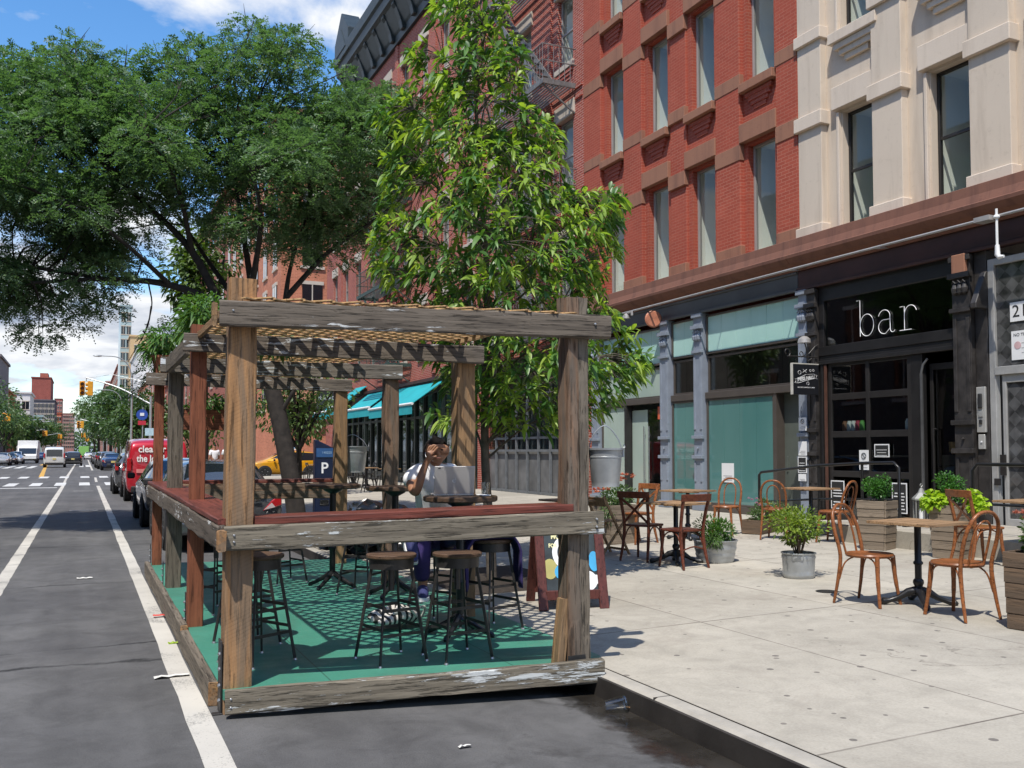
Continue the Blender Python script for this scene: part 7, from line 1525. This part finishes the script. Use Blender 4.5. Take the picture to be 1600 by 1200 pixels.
t=far_building('salmon brick building with a brown tiled band across the side street behind the taxi',12.2,34,64.5,88,25,salmon,None,6,5,6,ws=(1.4,2.0)); S_=Sub(t); b=MB(); b.prism([(0,0),(-.9,-.1),(-.9,-.35),(0,1.3)],(12.3,64.5,5.2),(0,1,0),(0,0,1),(1,0,0),21.6); S_.build(b,'tiled_band',M['brownstone']); b=MB(); b.box(12.15,34.2,64.2,64.5,3.6,4.2); b.box(12.1,34,63.9,64.5,24,25.4); S_.build(b,'stone_string',M['brownstone'])
far_building('dark cornered red building beyond the salmon one',12.4,34,89,118,27,rust,None,7,4,6,ws=(1.4,2))
far_building('orange brick building with small windows on the right far beyond the van',12.2,30,165,250,16.5,orange,None,14,5,4,ws=(1.5,2.2),parapet=palewall)
far_building('red brick building between the salmon block and the orange one',12.2,30,120,164,12,rust,None,8,4,3,ws=(1.5,2.0))
far_building('tall building with a blank white side wall above the orange brick one',12.2,26,251,290,27,palewall,None,0,0,0); far_building('yellow topped block rising above the white wall',12.0,24,291,305,35,simple('ochre_render',(.52,.36,.19),.85,0,.08,.3),None,0,3,6,ws=(1.8,2.4)); 
far_building('pale glass tower on a brick base far on the right',9.6,12.6,300,318,45,greyglass,None,0,2,10,ws=(1.1,2.4))
far_building('rusty brick block far on the right below the pale tower',9.8,14,322,420,29,rust,None,12,2,7,ws=(2,2)); far_building('pinkish brick block at the far right end of the avenue',9.0,16,460,620,33,pink,None,12,4,8,ws=(2.2,2.2))
far_building('grey brown tower at the left edge above the trees',-34,-15,205,230,20,towergrey,None,0,6,6,ws=(1.5,1.6)); far_building('orange and white low building at the left edge',-30,-15.5,232,262,15,orange,None,0,5,4,ws=(1.6,1.8)); far_building('white angular building beside the orange one on the left',-21,-12.6,270,290,16.5,palewall,None,0,4,3,ws=(1.6,2)); far_building('low pale glass building in front of the red tower on the left',-19,-10.8,300,330,11.5,greyglass,None,0,5,3,ws=(1.6,2.2))
far_building('dark grey and red tower standing above the left trees',-22,-12.2,480,520,25,darkgrey,None,0,6,8,ws=(1.2,1.8)); t=far_building('red brick upper block of the tower above the left trees',-22,-14,481,519,35.5,brickplain('tower_red',(.30,.085,.065)),None,0,0,0); b=MB(); b.box(-19,-15.5,490,505,36,38.5); Sub(t).build(b,'roof_house',rust)
far_building('narrow red brick block right of the dark tower',-20.5,-15.2,800,830,42,brickplain('far_red',(.33,.11,.095)),None,0,3,10,ws=(1.2,2)); far_building('pink brick slab closing the left side of the far avenue',-21,-8,1000,1040,38,pink,None,0,7,9,ws=(1.4,2.2)); far_building('small red brick block just left of the far tower',-15.4,-11,560,590,22,orange,None,0,3,5,ws=(1.2,2))
oppo=brickplain('brown_grey_brick',(.13,.105,.09))
# the other side of the avenue, seen only in window reflections
for k,(y0,y1,h,m_) in enumerate(((-40,-18,17,'rust'),(-18,4,19,'salmon'),(4,24,16,'tower'),(24,50,18,'rust'),(64,100,15,'tower'))):
    far_building(['brown brick building across the avenue behind the camera','grey building across the avenue left of the camera','brown brick building across the avenue opposite the bar','brown brick building across the avenue by the crossing','brown brick building across the avenue past the side street'][k],-30,-16.2,y0,y1-.2,h,{'rust':oppo,'salmon':towergrey,'tower':oppo}[m_],None,7,0,4,ws=(1.3,2.2),faceX='max')
# ================================================================ people
def skinned(name,verts,edges,radii,mat,parent=None,root=0,sub=2,loc=None,rot=None):
    me=bpy.data.meshes.new(name); me.from_pydata([tuple(v) for v in verts],edges,[]); o=bpy.data.objects.new(name,me); COL.objects.link(o)
    sk=o.modifiers.new('skin','SKIN'); sk.use_smooth_shade=True
    if not me.skin_vertices: me.skin_vertices.new() if hasattr(me.skin_vertices,'new') else None
    for i,r in enumerate(radii):
        d=me.skin_vertices[0].data[i]; d.radius=(r,r) if not isinstance(r,tuple) else r; d.use_root=(i==root)
    s=o.modifiers.new('sub','SUBSURF'); s.levels=sub; s.render_levels=sub
    bpy.context.view_layer.update(); m2=bpy.data.meshes.new_from_object(o.evaluated_get(bpy.context.evaluated_depsgraph_get())); bpy.data.objects.remove(o); bpy.data.meshes.remove(me)
    m2.name=name; m2.materials.clear(); m2.materials.append(mat); m2.polygons.foreach_set('use_smooth',[True]*len(m2.polygons))
    q=bpy.data.objects.new(name,m2); COL.objects.link(q)
    if parent: q.parent=parent
    return q
class Sk:
    def __init__(s): s.v=[];s.e=[];s.r=[]
    def p(s,co,r,par=None):
        s.v.append(co); s.r.append(r); i=len(s.v)-1
        if par is not None: s.e.append((par,i))
        return i
    def chain(s,pts,par):
        for co,r in pts: par=s.p(co,r,par)
        return par
M['skin']=simple('skin_brown',(.32,.155,.085),.5,0,.1,9); M['tshirt']=simple('white_tshirt',(.82,.82,.83),.85,0,.04,5,.5,12); M['purple']=simple('purple_cloth',(.032,.018,.10),.85,0,.3,6,.5,16); M['hair']=simple('dark_hair',(.012,.009,.008),.5,0,.4,40,.8,60)
ST=(2.70,7.40); man=thing('person','seated person in a white T-shirt with one hand on the forehead, bent over a laptop','person',(ST[0],ST[1],DZ),math.atan2(-.30,.954))
# local axes: x image-right, -y towards the table/camera, z up from the deck
z0=-DZ
def A(e1,e2,z): return (e1,-e2,z+z0)
sk=Sk(); pel=sk.p(A(0,0,.93),(.15,.13)); ab=sk.p(A(-.01,.04,1.10),(.135,.115),pel); ch=sk.p(A(-.015,.13,1.31),(.15,.115),ab); ub=sk.p(A(-.012,.18,1.42),(.11,.085),ch); nk=sk.p(A(-.005,.22,1.485),.055,ub); n2=sk.p(A(.0,.25,1.535),.053,nk)
hd=sk.chain([(A(.005,.275,1.575),.078),(A(.008,.285,1.62),.092),(A(.008,.275,1.665),.082)],n2)
sk.p(A(.01,.375,1.575),.014,sk.p(A(.008,.35,1.585),.03,hd-1))          # nose
sk.p(A(.01,.335,1.515),.028,hd-2)                                      # chin
for s_ in (-1,1): sk.p(A(s_*.098,.265,1.60),(.010,.024),hd-1)           # ears
# right arm (image left), elbow on the table, hand on the forehead
w=sk.chain([(A(-.13,.16,1.425),.068),(A(-.195,.19,1.39),.058),(A(-.195,.29,1.31),.048),(A(-.17,.385,1.262),.043),(A(-.145,.385,1.34),.043),(A(-.11,.375,1.44),.033),(A(-.088,.372,1.50),.027)],ub)
palm=sk.chain([(A(-.070,.378,1.54),(.032,.02)),(A(-.055,.385,1.575),(.036,.018))],w)
for k,(dx,dz,l) in enumerate(((-.032,.028,.9),(-.010,.036,1.),(.014,.034,.97),(.034,.022,.8))):
    b0=A(-.055+dx*.8,.39,1.585+dz*.45); b1=A(-.045+dx+.022*l,.392,1.60+dz+.012); b2=A(-.03+dx+.055*l,.386,1.612+dz); sk.chain([(b0,.0105),(b1,.0095),(b2,.0085),(A(-.02+dx+.075*l,.376,1.612+dz-.004),.007)],palm)
sk.chain([(A(-.042,.40,1.55),.012),(A(-.018,.405,1.555),.010),(A(-.002,.40,1.562),.008)],palm-1)
# left arm resting behind the laptop
w=sk.chain([(A(.12,.18,1.425),.068),(A(.19,.20,1.38),.058),(A(.24,.28,1.30),.047),(A(.25,.36,1.265),.043),(A(.19,.43,1.275),.038),(A(.12,.47,1.275),.028)],ub)
palm=sk.chain([(A(.085,.48,1.275),(.034,.016)),(A(.055,.485,1.272),(.034,.014))],w)
for k,dy in enumerate((-.03,-.01,.012,.03)): sk.chain([(A(.035,.485+dy,1.274),.010),(A(.008,.487+dy*1.1,1.272),.009),(A(-.012,.487+dy*1.1,1.266),.0075)],palm)
sk.chain([(A(.075,.45,1.27),.011),(A(.05,.435,1.268),.009)],palm-1)
# legs: right foot on the rail, left ankle crossed over
sk.chain([(A(-.09,.05,.90),.095),(A(-.11,.25,.905),.085),(A(-.12,.42,.90),.066),(A(-.115,.42,.72),.058),(A(-.11,.40,.55),.042),(A(-.11,.41,.49),.04),(A(-.11,.50,.455),.034)],pel)
sk.chain([(A(.09,.05,.90),.095),(A(.16,.24,.93),.085),(A(.20,.42,.95),.066),(A(.06,.46,.955),.052),(A(-.13,.46,.955),.042),(A(-.19,.47,.93),.038),(A(-.21,.54,.87),.03)],pel)
sk_obj=skinned('body',sk.v,sk.e,sk.r,M['skin'],man,pel)
sh=Sk(); p0=sh.p(A(0,-.01,.90),(.175,.155)); a1=sh.p(A(-.01,.03,1.08),(.16,.14),p0); a2=sh.p(A(-.015,.125,1.30),(.175,.14),a1); a3=sh.p(A(-.012,.172,1.415),(.13,.105),a2); sh.p(A(-.006,.205,1.468),(.072,.066),a3)
sh.chain([(A(-.14,.16,1.42),.085),(A(-.205,.19,1.385),.080),(A(-.205,.275,1.325),.078)],a3); sh.chain([(A(.13,.18,1.42),.085),(A(.20,.20,1.375),.080),(A(.243,.265,1.315),.078)],a3)
skinned('t_shirt',sh.v,sh.e,sh.r,M['tshirt'],man,p0)
tr=Sk(); p0=tr.p(A(0,0,.90),(.165,.13)); tr.chain([(A(-.095,.06,.90),.112),(A(-.112,.25,.905),.10),(A(-.122,.42,.90),.083),(A(-.118,.425,.72),.075),(A(-.112,.405,.56),.062)],p0); tr.chain([(A(.095,.06,.90),.112),(A(.165,.24,.93),.10),(A(.20,.42,.95),.082),(A(.06,.465,.955),.07),(A(-.08,.465,.957),.06)],p0)
skinned('trousers',tr.v,tr.e,tr.r,M['purple'],man,p0)
hr=Sk(); h0=hr.p(A(.005,.262,1.655),(.10,.095)); hr.chain([(A(.0,.225,1.62),.09),(A(-.01,.19,1.56),.065),(A(-.01,.17,1.50),.045)],h0); hr.chain([(A(-.05,.24,1.615),.062),(A(-.075,.235,1.56),.042),(A(-.08,.225,1.51),.03)],h0); hr.chain([(A(.06,.25,1.615),.058),(A(.082,.25,1.57),.036)],h0); hr.chain([(A(.01,.33,1.685),.05),(A(.04,.355,1.668),.026)],h0)
skinned('hair',hr.v,hr.e,hr.r,M['hair'],man,h0)
b=MB(); 
for s_ in (-1,1): b.lathe([(.001,-.008),(.011,0),(.001,.008)],8,A(.01+s_*.034,.366,1.612))
b.build('eyes',M['ink'],man); b=MB(); b.cbox(A(.01,.368,1.545),(.045,.008,.008)); b.build('mouth',simple('lip',(.22,.08,.06),.5),man,bevel=.003)
for s_,c,r_ in ((0,A(-.215,.535,.85),(R(55),0,R(20))),(1,A(-.11,.47,.45),(0,0,0))):
    b=MB(); b.mat(0); b.tube([(0,.10,.045),(0,.06,.05),(0,0,.045),(0,-.08,.035),(0,-.14,.025)],[.035,.046,.046,.043,.025],12); b.mat(1); b.prism([(-.045,.11),(.045,.11),(.05,-.06),(.03,-.15),(-.03,-.15),(-.05,-.06)],(0,0,-.012),(1,0,0),(0,1,0),(0,0,1),.028); o=b.build('shoe',[simple('navy_canvas_shoe',(.03,.035,.12),.8),M['white']],man,smooth=True); o.location=c; o.rotation_euler=r_
b=MB(); b.tube(spl([A(-.088,.27,1.60),A(-.086,.30,1.56),A(-.05,.33,1.47),A(-.02,.36,1.38)],5),.003,4); b.build('earphone_cable',M['white'],man)
# laptop on the table
lt=thing('laptop','open silver laptop with a pale fruit emblem, its lid towards the camera','laptop',(2.665,6.865,DZ+1.096),R(-12)); M['lapgrey']=simple('laptop_aluminium',(.60,.58,.56),.38,.45,.04,3)
b=MB(); b.box(-.16,.16,-.0,.225,0,.014); b.build('base',M['lapgrey'],lt,bevel=.004)
b=MB(); tl=R(-14); 
def lid(x,z,o=0): return (x,-.004+math.sin(tl)*z-o*math.cos(tl),.016+math.cos(tl)*z+o*math.sin(tl))
b.add([lid(-.16,0),lid(.16,0),lid(.16,.225),lid(-.16,.225),lid(-.16,0,.007),lid(.16,0,.007),lid(.16,.225,.007),lid(-.16,.225,.007)],[(0,1,2,3),(7,6,5,4),(0,4,5,1),(1,5,6,2),(2,6,7,3),(3,7,4,0)]); ld_=b.build('lid',M['lapgrey'],lt,bevel=.003)
b=MB()
def dsc(cx,cz,r,a0=0,a1=360,n=20): 
    for i in range(n): u,v=R(a0+(a1-a0)*i/n),R(a0+(a1-a0)*(i+1)/n); b.add([lid(cx,cz,.0085),lid(cx+r*math.cos(u),cz+r*math.sin(u),.0085),lid(cx+r*math.cos(v),cz+r*math.sin(v),.0085)],[(0,1,2)])
dsc(-.006,.108,.013); dsc(.005,.108,.013,40,320); dsc(0,.102,.0125); b.add([lid(.001,.122,.0085),lid(.006,.124,.0085),lid(.009,.133,.0085),lid(.003,.130,.0085)],[(0,1,2,3)]); b.build('emblem',M['white'],ld_,fix=False)
b=MB(); b.add([lid(-.135,.205,.008),lid(-.11,.207,.008),lid(-.115,.214,.008),lid(-.13,.213,.008)],[(0,1,2,3)]); b.build('sticker',M['ink'],ld_,fix=False)
# purple jacket draped over the stool at the deck edge
b=MB()
def jk(u,v):
    x=(u-.5)*.40; y=.20*math.cos(v*PI)*1.0; drop=max(0,abs(v-.5)*2-.35)*.62; return (x*(1-.25*drop),(.22 if v>.5 else -.22)*min(1,abs(v-.5)*4)+.02*math.sin(9*u+3*v),.752-drop+.018*math.sin(11*u+5*v))
b.grid(jk,18,22); o=b.build('jacket',M['purple'],smooth=True,loc=(3.05,7.0,DZ),rot=(0,0,R(75)),fix=False); tag(o,'dark purple jacket draped over the stool by the pavement edge','jacket')
so=o.modifiers.new('thick','SOLIDIFY'); so.thickness=.012; so.offset=1
t=thing('glass','small glass and phone on the table beside the laptop','glass',(2.93,6.85,DZ+1.096)); b=MB(); b.lathe([(.03,0),(.038,.10),(.036,.10),(.028,.006),(.001,.006)],14,cap=False); b.build('tumbler',M['clearplastic'],t,smooth=True); b=MB(); b.cbox((-.06,-.10,.006),(.07,.14,.009)); b.build('phone',M['white'],t,bevel=.003)
# distant walkers
def walker(x,y,label,shirt,trou,rz):
    t=thing('person',label,'person',(x,y,swz(x)),rz,'people standing at the corner'); s=Sk(); p=s.p((0,0,.95),(.14,.11)); a=s.p((0,0,1.15),(.13,.10),p); c=s.p((0,0,1.36),(.16,.11),a); n=s.p((0,0,1.5),.05,c); h=s.chain([((0,.01,1.6),.085),((0,.01,1.68),.08)],n)
    for q in (-1,1):
        w=s.chain([((q*.17,0,1.42),.055),((q*.23,0,1.15),.042),((q*.22,.08,.92),.032)],c); pm=s.p((q*.22,.10,.86),(.032,.016),w)
        for k in range(4): s.chain([((q*.22,.085+.014*k,.80),.008),((q*.215,.085+.014*k,.765),.007)],pm)
        s.chain([((q*.20,.125,.83),.009)],pm)
        s.chain([((q*.09,0,.85),.085),((q*.10,.02,.48),.055),((q*.10,0,.08),.04),((q*.10,.10,.03),.035)],p)
    skinned('body',s.v,s.e,s.r,M['skin'],t,p,1); s=Sk(); p=s.p((0,0,.95),(.16,.13)); a=s.p((0,0,1.2),(.15,.12),p); c=s.p((0,0,1.40),(.17,.125),a)
    for q in (-1,1): s.chain([((q*.18,0,1.43),.07),((q*.225,0,1.22),.062)],c)
    skinned('shirt',s.v,s.e,s.r,shirt,t,p,1); s=Sk(); p=s.p((0,0,.93),(.15,.125))
    for q in (-1,1): s.chain([((q*.09,0,.85),.10),((q*.10,.02,.48),.08),((q*.10,0,.14),.07)],p)
    skinned('trousers',s.v,s.e,s.r,trou,t,p,1); s=Sk(); p=s.p((0,-.01,1.70),.088); s.p((0,-.05,1.63),.07,p); skinned('hair',s.v,s.e,s.r,M['hair'],t,p,1); return t
walker(5.25,42.5,'person in a white shirt at the corner, left of the two over the grey sedan',M['tshirt'],M['ink'],.4); walker(5.85,42.9,'person in a white shirt at the corner, right of the two over the grey sedan',M['white'],M['slate'],-.5)
